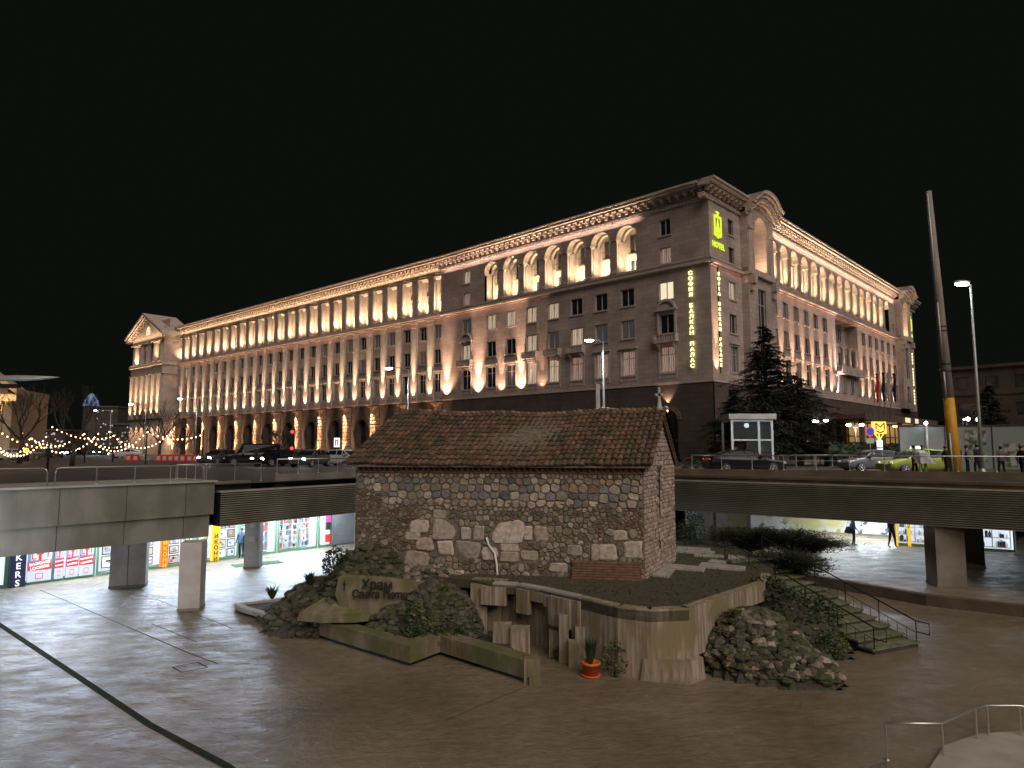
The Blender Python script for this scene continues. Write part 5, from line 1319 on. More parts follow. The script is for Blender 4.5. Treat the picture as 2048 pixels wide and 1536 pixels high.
b = MB(); b.box(-LW, 0, -1.3, 12, 31.8, 31.9); WO.build(b, 'roof', mat='roofm')
for x in openx: up(WO, x, .45, 23.5, 400, 140, (1, .70, .42), (0, .3, 1), .2, 1)
for x in pil: beam(WO, x, 2000, 23000, (1, .71, .45), 60, 15)
strip_light(WO, -LW + 1, -.5, -.45, 29.95, 1100, office, (1, .68, .40))
strip_light(WO, -LW + 1, -.5, -.75, 21.5, 330, office, (1, .56, .38))
# dark base with arches, rusticated half columns lit from above
colx = [-(.35 + 7.868 * k) + 0.0 for k in range(0, 13)]; colx = [-(.25 + 7.868 * k) for k in range(13) if .25 + 7.868 * k < LW]
archx = [x - 3.93 for x in colx]
b = MB(); holes_wall(b, -LW, 0, 0, 9.15, [(x - 1.25, x + 1.25, .3, 6.9, .001) for x in archx if x > -LW + 1.3], y=-.05)
for x in archx:
    if x > -LW + 1.3: arch(b, x, 1.25, 5.6, 6.9, -.05, .9); b.poly([(x - 1.25, -.05, .3), (x - 1.25, .9, .3), (x - 1.25, .9, 5.6), (x - 1.25, -.05, 5.6)]); b.poly([(x + 1.25, -.05, .3), (x + 1.25, .9, .3), (x + 1.25, .9, 5.6), (x + 1.25, -.05, 5.6)])
WO.build(b, 'base_wall', mat='base')
b = MB(); b.box(-LW, 0, .9, .95, .3, 7); WO.build(b, 'ground_floor_glazing', mat='glass')
def rustic():
    b = MB(); z = .3
    b.box(-.95, .95, -.12, 0, .3, 8.6)
    while z < 7.2:
        b.lathe([(.0, z), (.86, z), (.90, z + .08), (.90, z + .40), (.86, z + .47), (.0, z + .47)], 0, -.1, 8, pi, 2 * pi, smooth=False); b.lathe([(.68, z + .47), (.68, z + .62)], 0, -.1, 8, pi, 2 * pi, smooth=False); z += .62
    b.lathe([(.72, 7.1), (.72, 8.1), (.85, 8.3), (.9, 8.7)], 0, -.1, 10, pi, 2 * pi); b.sphere((0, -.75, 7.9), .38, 8, (1, .6, 1.2)); b.box(-1.0, 1.0, -1.05, 0, 8.7, 8.95)
    return b
M['rust'] = nmat('rusticated_stone', (.36, .24, .15), (.26, .17, .11), rough=.8, scale=3, bump=.4)
first = None
for x in colx:
    if first is None: first = rustic().build('half_column', office, mat='rust'); o = first
    else: o = first.copy(); COL.objects.link(o)
    o.location = WO.P(x, 0, 0); o.rotation_euler = (0, 0, WO.rz)
    lamp('SPOT', WO.P(x, -1.75, 9.2), 13000, (1, .64, .42), .1, WO.dirv(0, .16, -1), 42, .7, office, name='downlight')
    lamp('SPOT', WO.P(x, -1.7, .5), 7000, (1, .52, .28), .1, WO.dirv(0, .18, 1), 50, .7, office, name='uplight')
# orange lit arch near the hotel junction
up(WO, -4.2 - 3.93 * 2 + 0, .5, 3, 160, 120, (1, .42, .1), (0, 0, 1))
lamp('POINT', WO.P(archx[1], .3, 5.6), 90, (1, .45, .12), .2, parent=office)
# end pavilion
pz0, pz1, po = -LW, -(LW + 19.5), 3.6
b = MB(); b.poly([(pz0, -po, ZB), (pz0, 0, ZB), (pz0, 0, 31), (pz0, -po, 31)]); b.poly([(pz0, -po, 0), (pz0, 0, 0), (pz0, 0, ZB), (pz0, -po, ZB)])
holes_wall(b, pz1, pz0, ZB, 21.6, [], y=-po); b.poly([(pz1, -po, 0), (pz0, -po, 0), (pz0, -po, ZB), (pz1, -po, ZB)])
b.poly([(pz1, -po + 1.2, 21.6), (pz0, -po + 1.2, 21.6), (pz0, -po + 1.2, 34), (pz1, -po + 1.2, 34)])
WO.build(b, 'pavilion_wall', mat='stone')
xc = (pz0 + pz1) / 2; pk = 35.6
b = MB()
# entablature and pediment
b.box(pz1 - .6, pz0 + .6, -po - .6, 0, 22.4, 23.1); b.box(pz1 - .2, pz0 + .2, -po - .2, 0, 20.6, 22.4); b.box(pz1 - .4, pz0 + .4, -po - .4, 0, 20.2, 20.6)
b.box(pz1 - .2, pz0 + .2, -po - .1, 0, 28.6, 30.2)
v = b.pts([(pz1, -po - .1, 30.2), (pz0, -po - .1, 30.2), (xc, -po - .1, pk - .9), (pz1, 2, 30.2), (pz0, 2, 30.2), (xc, 2, pk - .9)])
for f in ((0, 1, 2), (3, 5, 4), (0, 3, 4, 1), (1, 4, 5, 2), (2, 5, 3, 0)): b.face([v + i for i in f])
WO.build(b, 'entablature', mat='trim')
b = MB()
for sg in (-1, 1):
    xe = (pz1 - 1.8) if sg < 0 else (pz0 + 1.8)
    for (ya, yb, dz0, dz1) in ((-po - 1.7, 3, 0, .55), (-po - 1.3, 3, -.5, -.001)):
        v = b.pts([(xe, ya, 30.0 + dz0), (xc, ya, pk + dz0), (xc, ya, pk + dz1), (xe, ya, 30.0 + dz1), (xe, yb, 30.0 + dz0), (xc, yb, pk + dz0), (xc, yb, pk + dz1), (xe, yb, 30.0 + dz1)])
        for f in ((0, 1, 2, 3), (7, 6, 5, 4), (0, 4, 5, 1), (3, 2, 6, 7), (0, 3, 7, 4)): b.face([v + i for i in f])
    for k in range(11):
        t_ = (k + .5) / 11; xx = xe + (xc - xe) * t_; zz = 30.0 + (pk - 30) * t_ - .95; b.box(xx - .25, xx + .25, -po - 1.0, -po - .1, zz, zz + .46)
WO.build(b, 'pediment_cornice', mat='trim')
b = MB(); b.mat('lit3'); b.poly([(xc - 1.3, -po - .13, 30.6), (xc + 1.3, -po - .13, 30.6), (xc + 1.3, -po - .13, 31.6)] + [(xc + 1.3 * cos(pi * i / 8), -po - .13, 31.6 + 1.3 * sin(pi * i / 8)) for i in range(1, 8)] + [(xc - 1.3, -po - .13, 31.6)]); WO.build(b, 'pediment_window')
for k in range(5): column_obj(WO, pz0 - 1.4 - (19.5 - 2.8) * k / 4, -po + .35, 23.1, 28.6, .75, office, 'PV')
first = None
for k in range(6):
    x = pz0 - 1.3 - (19.5 - 2.6) * k / 5; b = MB(); b.box(x - 1.0, x + 1.0, -po - .5, -po, ZB, 20.2); WO.build(b, 'pavilion_pilaster', mat='trim')
    beam(WO, x, 3000, 26000, (1, .68, .38), 70, 20, y=-po - 1.2)
    lamp('SPOT', WO.P(x, -po - 1.4, 9.0), 2500, (1, .62, .36), .1, WO.dirv(0, .2, -1), 60, .7, office, name='downlight')
    if k < 5: up(WO, x - 1.7, -po + .2, 23.2, 380, 120, (1, .68, .38), (0, .2, 1), .2)
strip_light(WO, pz1, pz0, -po - 1.0, 29.4, 500, office, (1, .68, .40), aim=(0, .15, 1), width=.3)
b = MB(); b.box(pz1, pz0, -po, 14, 0, .3); b.poly([(pz1, -po, 0), (pz1, 14, 0), (pz1, 14, 31), (pz1, -po, 31)]); WO.build(b, 'side_wall', mat='stone')
band(WO, pz1, pz0 + .3, 9.15, 9.42, po + .5, parent=office)
b = MB(); b.box(pz0 - .9, pz0 - .0, -po - .02, -po + .0, 30, 30.2); WO.build(b, 'trim_block', mat='trim')
cornice(mkwall(office, rzO - pi / 2, 1, WO.P(pz0, 0, 0)), 0, po, 29.75, 31.8, 1.2, office, dent=False)

#==================================================================== SHOPS IN THE UNDERPASS
SL0 = Vector((-27.5, 28.0)); SLd = (Vector((-17.9, 38.4)) - Vector((-23.52, 31.89))).normalized()
def shop(name, label, P, d, width, z0, items, signs=(), frame='green_alu', h=2.75, group=None, depth=1.3, light=True, e=42):
    """P left front corner as seen from the square, d direction along the front"""
    rz = atan2(d.y, d.x); t = thing(name, label, 'shop', (P.x, P.y, z0), rz, group)
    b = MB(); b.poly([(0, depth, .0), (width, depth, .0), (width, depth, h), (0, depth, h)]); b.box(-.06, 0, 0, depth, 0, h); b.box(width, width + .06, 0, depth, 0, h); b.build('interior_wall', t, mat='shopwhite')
    b = MB(); b.box(-.06, width + .06, -.12, depth, h, 3.2); b.build('fascia_board', t, mat='white')
    b = MB(); b.box(0, width, -.05, .05, 0, .14)
    n = max(1, round(width / 1.5))
    for i in range(n + 1): x = width * i / n; b.box(x - .05, x + .05, -.06, .06, .0, h)
    b.box(0, width, -.05, .05, h - .1, h); b.build('frame', t, mat=frame)
    if light:
        b = MB(); b.box(.2, width - .2, .25, .33, h - .09, h - .04); b.build('fluorescent_tube', t, mat='tube')
        o = lamp('AREA', (width / 2, -.35, h + .1), 6.0 * e * width / 3, (.64, .79, 1.0), parent=t, sx=width * .9, sy=.4, name='shop_light')
        o.rotation_euler = Vector((0, -.55, -1)).to_track_quat('-Z', 'X').to_euler() if False else (radians(-35), 0, 0)
    for it in items: it(t)
    return t
def shelves(x0, x1, z0=.15, z1=2.4, rows=5, y=1.0, cols=('good0', 'good1', 'good2', 'good3', 'good4'), seed=1, dens=.9):
    def f(t):
        b = MB(); 
        for r in range(rows + 1): z = z0 + (z1 - z0) * r / rows; b.box(x0, x1, y - .3, y + .05, z - .02, z)
        for x in (x0, (x0 + x1) / 2, x1): b.box(x - .02, x + .02, y - .31, y + .05, z0, z1)
        b.build('shelf', t, mat='white')
        rnd = random.Random(seed); b = MB(); rh = (z1 - z0) / rows
        for r in range(rows):
            x = x0 + .05; z = z0 + rh * r + .002
            while x < x1 - .15:
                w = rnd.uniform(.045, .17); hh = rnd.uniform(.3, .85) * rh; b.mat(rnd.choice(cols))
                if rnd.random() < dens:
                    if rnd.random() < .4: b.lathe([(w * .45, z), (w * .5, z + hh * .6), (w * .2, z + hh * .8), (w * .22, z + hh), (0, z + hh)], x + w / 2, y - .12, 8)
                    else: b.box(x, x + w * .9, y - .22, y - .02, z, z + hh)
                x += w
        o = b.build('goods', t); o['kind'] = 'stuff'
    return f
def pictures(x0, x1, z0, z1, n, seed, y=.1):
    def f(t):
        rnd = random.Random(seed); done = 0; k = 0; cols = max(1, int((x1 - x0) / .5)); rows = max(1, int((z1 - z0) / .5))
        for c in range(cols):
            for r in range(rows):
                w = (x1 - x0) / cols; h = (z1 - z0) / rows; x = x0 + w * c + .03; z = z0 + h * r + .03; w -= .07; h -= .06
                b = MB(); b.mat('good4').box(x, x + w, y, y + .04, z, z + h)
                b.mat(rnd.choice(['good0', 'pwhite', 'paper', 'good1'])); b.box(x + .04, x + w - .04, y - .01, y + .03, z + .05, z + h - .05)
                
                for q_ in range(rnd.randint(1, 4)):
                    b.mat(rnd.choice(['good1', 'good2', 'good3', 'good0', 'good4', 'good1'])); u_ = rnd.uniform(.12, .6); v_ = rnd.uniform(.12, .6); b.box(x + w * u_, x + w * (u_ + rnd.uniform(.1, .35)), y - .012 - q_ * .003, y, z + h * v_, z + h * (v_ + rnd.uniform(.1, .35)))
                b.build('framed_picture', t)
    return f
def locker_poster(x0, x1):
    def f(t):
        w = x1 - x0; xc = (x0 + x1) / 2
        b = MB(); b.mat('pblue').box(x0, x1, -.09, -.065, .12, 2.6); b.mat('paper').box(x0 + .01, x1 - .01, -.0905, -.088, 1.12, 2.55); b.mat('pblue').box(xc - w * .5 + .02, xc - w * .38, -.092, -.089, 1.12, 2.5); b.build('poster', t)
        b = MB(); b.mat('paper').box(x0 + .01, x1 - .01, -.10, -.092, .12, .64); b.mat('pred').box(x0 + .02, x1 - .02, -.104, -.092, .65, 1.08)
        b.mat('pred')
        b.box(xc - w * .34, xc - w * .29, -.10, -.092, 1.22, 1.9); b.box(xc + w * .29, xc + w * .34, -.10, -.092, 1.22, 1.9); b.box(xc - w * .34, xc + w * .34, -.10, -.092, 1.9, 1.96); b.box(xc - w * .34, xc - w * .14, -.10, -.092, 1.17, 1.22)
        b.box(xc - w * .14, xc + w * .14, -.101, -.092, 1.38, 1.70); b.box(xc - w * .06, xc + w * .06, -.101, -.092, 1.1, 1.38)
        b.mat('pwhite'); b.box(xc - w * .22, xc - w * .19, -.098, -.092, 1.3, 1.8); b.box(xc + w * .19, xc + w * .22, -.098, -.092, 1.3, 1.8)
        b.build('poster_print', t)
        text_mesh('lettering', 'BAGGAGE', w * .185, 'pwhite', t, (xc, -.112, .97), (pi / 2, -.12, 0), extrude=.004, bold=.006); text_mesh('lettering', 'LOCKERS', w * .185, 'pwhite', t, (xc, -.112, .77), (pi / 2, -.12, 0), extrude=.004, bold=.006)
        b = MB(); b.mat('pred').box(xc - w * .16, xc + w * .16, -.106, -.10, .24, .50); b.mat('paper').box(xc - w * .13, xc + w * .13, -.108, -.106, .27, .47); b.build('sticker', t)
    return f
def vsign(x, txt, board, letters, z0=.1, z1=2.6, w=.34, size=.34, sp=1.05, zt=None):
    def f(t):
        b = MB(); b.box(x - w / 2, x + w / 2, -.34, -.1, z0, z1); b.build('vertical_sign', t, mat=board)
        text_mesh('lettering', txt, size, letters, t, (x, -.352, (zt or z1) - .12), (pi / 2, 0, 0), extrude=.005, vertical=True, spacing=sp, bold=.008)
    return f
gS = 'lit shops along the left side of the underpass'
def sp(px, py=None):  # point on the left shop line below photo column px
    r = ray(px, 900); m = SLd
    # intersect in plan
    det = r.x * -m.y + m.x * r.y; t = (SL0.x * -m.y + m.x * SL0.y) / det; return Vector((r.x * t, r.y * t))
p_edges = [-95, 34, 60, 205, 288, 345, 400, 470]
def sh(px0, px1, name, label, mk, **k):
    a, c = sp(px0), sp(px1); w = (c - a).length; return shop(name, label, a, SLd, w - .1, ZF, mk(w - .1), group=gS, **k)
sh(-95, 33, 'shop', 'dim shop with green frame and small items cut by the left edge', lambda w: [shelves(.1, w - .1, rows=4, seed=3, cols=('good0', 'good1'))], e=12)
sh(33, 205, 'locker_shop', 'shop front with red and blue baggage locker posters and a vertical lockers sign', lambda w: [vsign(.30, 'LOCKERS', 'pnavy', 'pwhite', .0, 2.7, .62, .40, .98, 2.85), locker_poster(.72, .72 + (w - .8) * .36), locker_poster(.72 + (w - .8) * .40, .72 + (w - .8) * .54), locker_poster(.72 + (w - .8) * .57, .72 + (w - .8) * .77), locker_poster(.72 + (w - .8) * .78, w - .05)], e=70)
sh(207, 287, 'shop', 'pale shop front hidden mostly behind the double pillar', lambda w: [pictures(.2, w - .2, .3, 2.3, 6, 4)], e=55)
sh(288, 398, 'icon_shop', 'icon shop with orange vertical sign and framed pictures by the nearest pillar', lambda w: [pictures(.2, w * .28, .2, 2.2, 4, 5), vsign(w * .42, 'ИКОНИ', 'porange', 'pyellow', .1, 2.5, .36, .31, .98, 1.62), pictures(w * .55, w - .1, .1, 2.2, 6, 6)], e=70)
sh(400, 486, 'icon_shop', 'icon shop with yellow vertical sign and rows of framed pictures', lambda w: [pictures(.1, w * .3, .1, 2.3, 6, 7), vsign(w * .40, 'ИКОНИ', 'pyellow', 'good4', .05, 2.7, .42, .33, .98, 1.72), pictures(w * .52, w - .1, .1, 2.3, 8, 8)], e=75)
sh(488, 560, 'shop', 'bright shop with hanging prints behind the pillar with notices', lambda w: [pictures(.1, w * .35, .9, 2.4, 6, 9), shelves(w * .5, w - .15, rows=4, seed=5)], e=80)
sh(562, 640, 'souvenir_shop', 'bright blue white souvenir shop with shelves of small goods', lambda w: [shelves(.1, w * .5, rows=6, seed=11), shelves(w * .52, w - .1, rows=6, seed=12, cols=('good2', 'good0', 'good3', 'good4'))], e=120)
sh(642, 668, 'souvenir_shop', 'narrow souvenir shop with pink and red bags next to a shutter', lambda w: [shelves(.05, w * .5, rows=6, seed=13), (lambda t: [None for zz, mt in ((.3, 'pred'), (1.1, 'good4'), (1.6, 'ppink'), (2.1, 'pblue')) if (lambda b: b.mat(mt).box(w * .55, w * .92, -.1, .02, zz, zz + .5).build('hanging_bag', t))(MB())])], e=60)
a, c = sp(669), sp(740); b = MB(); L_ = (c - a).length
for k in range(14): b.box(0, L_, 0, .06, .1 + k * .2, .26 + k * .2)
b.box(0, L_, .05, .1, 0, 3); tag(b.build('roller_shutter', loc=(a.x, a.y, ZF), rz=atan2(SLd.y, SLd.x), mat='white'), 'closed white roller shutter at the far end of the lit shops', 'shutter')
# floor mat and cone by the shop
q = G(515, 1128, ZF); b = MB(); b.box(-1.3, 1.3, -.5, .5, 0, .02); tag(b.build('door_mat', loc=(q.x, q.y, ZF + .006), rz=.6, mat='grass'), 'green carpet mat on the paving behind the middle left pillar', 'door mat')
# right shops
RSd = (Vector((29.6, 40.45)) - Vector((24.47, 43.52))).normalized()
shop('shop', 'shop with yellow posts and colourful goods under the right overpass', Vector((24.3, 43.6)), RSd, 2.1, ZR, [shelves(.1, 1.0, rows=5, seed=21, cols=('good2', 'good0', 'good4')), shelves(1.05, 2.0, rows=5, seed=22, cols=('good2', 'good0', 'good3')), vsign(.05, '', 'pyellow', 'good4', .0, 2.4, .1), vsign(.72, 'КАРТИНИ', 'pyellow', 'good4', .0, 2.4, .17, .17, 1.0), vsign(2.05, '', 'pyellow', 'good4', .0, 2.4, .1)], h=2.6, e=22, group='shops under the right overpass')
shop('shop', 'dim shop window with white shelf grid at the far right', Vector((27.75, 41.5)), RSd, 2.0, ZR, [shelves(.1, 1.9, rows=4, seed=23, cols=('good0', 'good4'), dens=.6)], h=2.6, e=5, group='shops under the right overpass', light=True)
b = MB(); Pg = [Vector((14, 55.5)), Vector((23.0, 50.2)), Vector((26.6, 48.4)), Vector((29.5, 46.8))]
o_ = Pg[0]
b.prism([Pg[0] - o_, Pg[1] - o_, Pg[2] - o_, Pg[3] - o_, Pg[3] - o_ + Vector((.3, .5)), Pg[0] - o_ + Vector((.3, .5))], 0, 2.72); tag(b.build('graffiti_wall', loc=(*o_, ZR), mat='graf'), 'white wall covered with dark graffiti scrawls at the back of the right underpass', 'wall')
lamp('AREA', (23.5, 46.0, -1.62), 900, (.78, .90, 1), sx=5, sy=.4, name='underpass_light'); lamp('AREA', (17.5, 40.5, -1.62), 150, (.80, .90, 1), sx=3, sy=.3, name='underpass_light')
for (x, y, l) in ((23.5, 46.0, 'fluorescent ceiling lamp over the graffiti wall'), (17.5, 40.5, 'fluorescent ceiling lamp over the junipers')):
    t = thing('ceiling_lamp', l, 'ceiling lamp', (x, y, -1.58)); b = MB(); b.box(-1.5, 1.5, -.1, .1, 0, .08); b.build('housing', t, mat='white'); b = MB(); b.box(-1.45, 1.45, -.06, .06, -.02, -.002); b.build('tube', t, mat='tube')
b = MB(); b.poly([(-30, 60, ZF), (5, 85, ZF), (5, 85, -1.5), (-30, 60, -1.5)]); b.poly([(5, 85, ZF), (60, 58, ZF), (60, 58, -1.5), (5, 85, -1.5)]); b.poly([(-60, 30, ZF), (-30, 60, ZF), (-30, 60, -1.5), (-60, 30, -1.5)])
struct(b.build('underpass_back_wall', mat='tan'))

#==================================================================== CARS
def car(name, label, loc, rz, paint, L=4.4, Wd_=1.78, Hh=1.48, kind='hatch', group=None, hl='hl', lit=True, roofsign=False):
    t = thing(name, label, 'car', loc, rz, group); w = Wd_ / 2
    if kind == 'van': prof = [(0, .28, .75, .75), (.10, .22, .95, .95), (.22, .22, 1.05, 1.10), (.34, .22, 1.08, Hh), (.9, .22, 1.08, Hh), (.985, .25, 1.05, Hh * .96), (1, .3, .9, .92)]
    else: prof = [(0, .30, .62, .62), (.06, .22, .78, .78), (.26, .2, .92, .94), (.42, .2, .94, Hh * .97), (.55, .2, .95, Hh), (.74, .2, .98, Hh * .95), (.93, .22, 1.0, 1.08 if kind == 'sedan' else Hh * .80), (.985, .26, .92, .94), (1, .34, .8, .8)]
    b = MB(); rings = []
    for (u, zb, zs, zt) in prof:
        x = (u - .5) * L; k = 1 - .16 * abs(2 * u - 1) ** 4; ww = w * k; tw = ww * (.80 if zt > zs + .1 else .96)
        rings.append(b.pts([(x, -ww * .93, zb), (x, -ww, zb + .2), (x, -ww, zs - .12), (x, -ww * .96, zs), (x, -tw, zt), (x, tw, zt), (x, ww * .96, zs), (x, ww, zs - .12), (x, ww, zb + .2), (x, ww * .93, zb)]))
    for r0, r1 in zip(rings[:-1], rings[1:]):
        for k in range(10): b.face([r0 + k, r0 + (k + 1) % 10, r1 + (k + 1) % 10, r1 + k], True)
    b.face([rings[0] + k for k in range(10)]); b.face([rings[-1] + k for k in range(10)][::-1])
    b.build('body', t, mat=paint)
    # glasshouse: slightly proud quads
    b = MB(); cab = [i for i, p in enumerate(prof) if p[3] > p[2] + .1]
    for i in range(cab[0] - 1, cab[-1] + (1 if kind != 'van' else 0)):
        if i + 1 >= len(prof): break
        p, q = prof[i], prof[i + 1]; xa_, xb_ = (p[0] - .5) * L + .04, (q[0] - .5) * L - .04
        for sg in (-1, 1):
            P = []
            for (pp, xx, top) in ((p, xa_, 0), (q, xb_, 0), (q, xb_, 1), (p, xa_, 1)):
                k = 1 - .16 * abs(2 * pp[0] - 1) ** 4; ww = w * k * .965; tw = w * k * (.80 if pp[3] > pp[2] + .1 else .96); f = .86 if top else .10
                P.append((xx, sg * (ww + (tw - ww) * f + .012), pp[2] + (pp[3] - pp[2]) * f))
            if abs(P[2][2] - P[1][2]) + abs(P[3][2] - P[0][2]) > .12: b.poly(P)
    i = cab[0]; p, q = prof[i - 1], prof[i]
    b.poly([((p[0] - .5) * L + .02, -w * .8, p[3] + .05), ((p[0] - .5) * L + .02, w * .8, p[3] + .05), ((q[0] - .5) * L - .03, w * .70, q[3] - .03), ((q[0] - .5) * L - .03, -w * .70, q[3] - .03)])
    b.build('windows', t, mat='cglass')
    wh = None
    for u in (.19, .80):
        for sg in (-1, 1):
            if wh is None:
                b = MB(); b.lathe([(.0, -.02), (.30, -.02), (.33, .03), (.33, .17), (.30, .2), (0, .2)], n=16); b.v = [(v[0], v[2] - .1, v[1]) for v in b.v]; wh = b.build('wheel', t, mat='rubber'); x = wh
                b = MB(); b.lathe([(.22, -.135), (.19, -.12), (.05, -.11), (0, -.13)], n=10); 
                for k in range(5): a_ = 2 * pi * k / 5; b.v and b.tube([(0, 0, -.13), (.2 * cos(a_), .2 * sin(a_), -.13)], .025, 4)
                b.v = [(v[0], v[2], v[1]) for v in b.v]; r_ = b.build('rim', wh, mat='galv')
            else: x = copy_tree(wh, t)
            x.location = ((u - .5) * L, sg * (w - .08), .33); x.rotation_euler = (0, 0, 0 if sg < 0 else pi)
    for sg in (-1, 1):
        b = MB(); b.sphere((0, 0, 0), .17, 8, (.6, 1.2, .8)); b.build('headlight', t, (-L / 2 + .12, sg * w * .68, .66), mat=hl if lit else 'dl')
        b = MB(); b.sphere((0, 0, 0), .10, 8, (.5, 1.3, .9)); b.build('tail_light', t, (L / 2 - .08, sg * w * .70, .84), mat='tl')
        b = MB(); b.box(-.08, .08, -.1, .1, 0, .13); b.build('wing_mirror', t, (-.16 * L, sg * (w + .08), .98), mat=paint)
    if roofsign: b = MB(); b.prism([(-.15, -.35), (.15, -.35), (.15, .35), (-.15, .35)], 0, .16, .8); b.build('roof_sign', t, (-.02 * L, 0, Hh), mat='pwhite')
    return t
YC = 43.5
car('parked_car', 'black glossy car with lit rear lamp standing behind the right railing', (D(1487, 920, YC).x, YC, ZS), radians(183), 'carblack', L=4.9, Hh=1.5, lit=False, kind='sedan')
car('taxi', 'yellow green taxi with a lit roof sign beside the people in the street', (D(1835, 920, 42).x, 42, ZS), radians(4), 'caryel', L=4.5, Hh=1.55, roofsign=True, lit=False)
car('moving_car', 'silver grey car passing just behind the taxi', (D(1745, 915, 46).x, 46, ZS), radians(3), 'carsil', L=4.2, lit=False)
gT = 'queue of traffic left of the church'
car('street_car', 'dark car with blue white headlights, leftmost of the queue by the church', (D(440, 905, 66).x, 66, ZS), radians(72), 'cargrey', group=gT)
car('street_car', 'dark van between the two pairs of headlights in the queue', (D(505, 905, 62).x, 62, ZS), radians(20), 'carblack', kind='van', Hh=2.0, L=4.9, lit=False, group=gT)
car('street_car', 'black estate car in the queue, second from the church', (D(555, 905, 60).x, 60, ZS), radians(62), 'carblack', L=4.7, hl='hlw', group=gT)
car('street_car', 'grey car with bright headlights in the middle of the queue', (D(622, 905, 58).x, 58, ZS), radians(75), 'carsil', group=gT)
car('street_car', 'white car with red markings closest to the church roof', (D(680, 905, 57), 0)[0] if False else (D(688, 905, 60).x, 60, ZS), radians(160), 'carwhite', group=gT)
car('street_car', 'small dark car farther back with tail lamps towards the square', (D(590, 900, 75).x, 75, ZS), radians(200), 'cargrey', group=gT)
b = MB()
# far boulevard traffic on the left
k_ = 0
for (px, y, rz_, pt, l) in ((130, 150, 95, 'cargrey', 'far dark car with red lamps on the boulevard, left of the tall bare tree'), (152, 140, 88, 'carblack', 'far black car with red lamps on the boulevard'), (176, 170, 80, 'carsil', 'far silver car on the boulevard under the street lamp'),
                            (203, 150, 95, 'cargrey', 'far grey car with red lamps near the lit trees'), (222, 160, 90, 'carblack', 'far black car beside the end pavilion'), (24, 90, 20, 'carwhite', 'pale car at the left edge below the string lights'), (52, 95, 30, 'cargrey', 'dark car beside an orange flashing lamp at the left'), (105, 110, 275, 'cargrey', 'far car with one blue white headlight flare'), (250, 105, 10, 'carwhite', 'pale car near the red white barriers'), (185, 190, -85, 'carsil', 'far car facing the camera with headlights on')):
    q = D(px, 905, y); car('far_car', l, (q.x, y, ZS), radians(rz_), pt, group='far traffic on the boulevard')

#==================================================================== STREET LAMPS AND POLES
def street_lamp(label, base, head, hgt, r=.09, lit=True, e=900, name='street_lamp', col=(.86, .94, 1), hs=1.0, aim=(0, 0, -1), cone=150):
    t = thing(name, label, 'street lamp', base, 0, 'street lamps'); hd = Vector(head) - Vector(base)
    b = MB(); b.tube([(0, 0, 0), (0, 0, hgt * .4), (0, 0, hgt)], [r * 1.25, r, r * .6], 10); b.lathe([(r * 2.2, 0), (r * 2.2, .3), (r * 1.3, .45)], n=10); b.build('pole', t, mat='galv')
    b = MB(); b.tube([(0, 0, hgt - .15), (hd.x * .35, hd.y * .35, hd.z * .2 + hgt * .8 + .06), (hd.x * .8, hd.y * .8, hd.z + .04)], [r * .55, r * .5, r * .45], 8); b.build('arm', t, mat='galv')
    rz_ = atan2(hd.y, hd.x)
    b = MB(); b.sphere((0, 0, 0.05), .42 * hs, 10, (1, .42, .22)); b.build('lamp_head', t, hd, rz_, 'galv')
    b = MB(); b.sphere((0, 0, -.05), .34 * hs, 10, (1, .5, .34)); b.build('lens', t, hd, rz_, 'bulbw')
    if lit: lamp('SPOT', hd - Vector((0, 0, .3)), e, col, .25, aim, cone, .8, t, name='street_light')
    return t
def SLamp(label, hx, hy, px_, y, ztop, **k):
    h = D(hx, hy, y); bx = D(px_, 900, y).x
    return street_lamp(label, (bx, y, ZS), (h.x, h.y, h.z), h.z - ZS - .1, **k)
SLamp('tall lit street lamp right of the yellow pole', 1924, 566, 1962, 38, 0, e=9500, hs=1.25, aim=(-.35, .95, -1), cone=95)
SLamp('lit street lamp rising behind the church roof in front of the hotel', 1178, 680, 1209, 51, 0, e=1300, r=.10)
SLamp('lit street lamp in front of the long lit wing', 777, 736, 815, 68, 0, e=1800, hs=1.2)
SLamp('lit street lamp near the bare tree and wing end', 360, 797, 390, 105, 0, e=2400, hs=1.2)
SLamp('lit street lamp left of the end pavilion', 262, 808, 288, 122, 0, e=2400, hs=1.3)
SLamp('farthest lit street lamp down the boulevard', 190, 820, 218, 145, 0, e=2500, hs=1.3)
# the lamp arm reaching in from the left edge
q = D(20, 757, 24); t = thing('lamp_arm', 'blurred grey lamp arm reaching in from the left edge above the slab', 'lamp arm', q)
b = MB(); b.tube([(-3.5, 0, -.0), (-1.0, 0, .0), (.3, 0, .02), (1.0, 0, .03), (1.75, 0, .06)], [.06, .12, .14, .11, .015], 10); b.v = [(v[0], v[1] * 1.8, v[2] * .75) for v in b.v]; b.build('arm', t, mat='galv')
b = MB(); b.box(-1.6, .35, -.1, .1, -.34, -.2); b.build('bracket', t, mat='black')
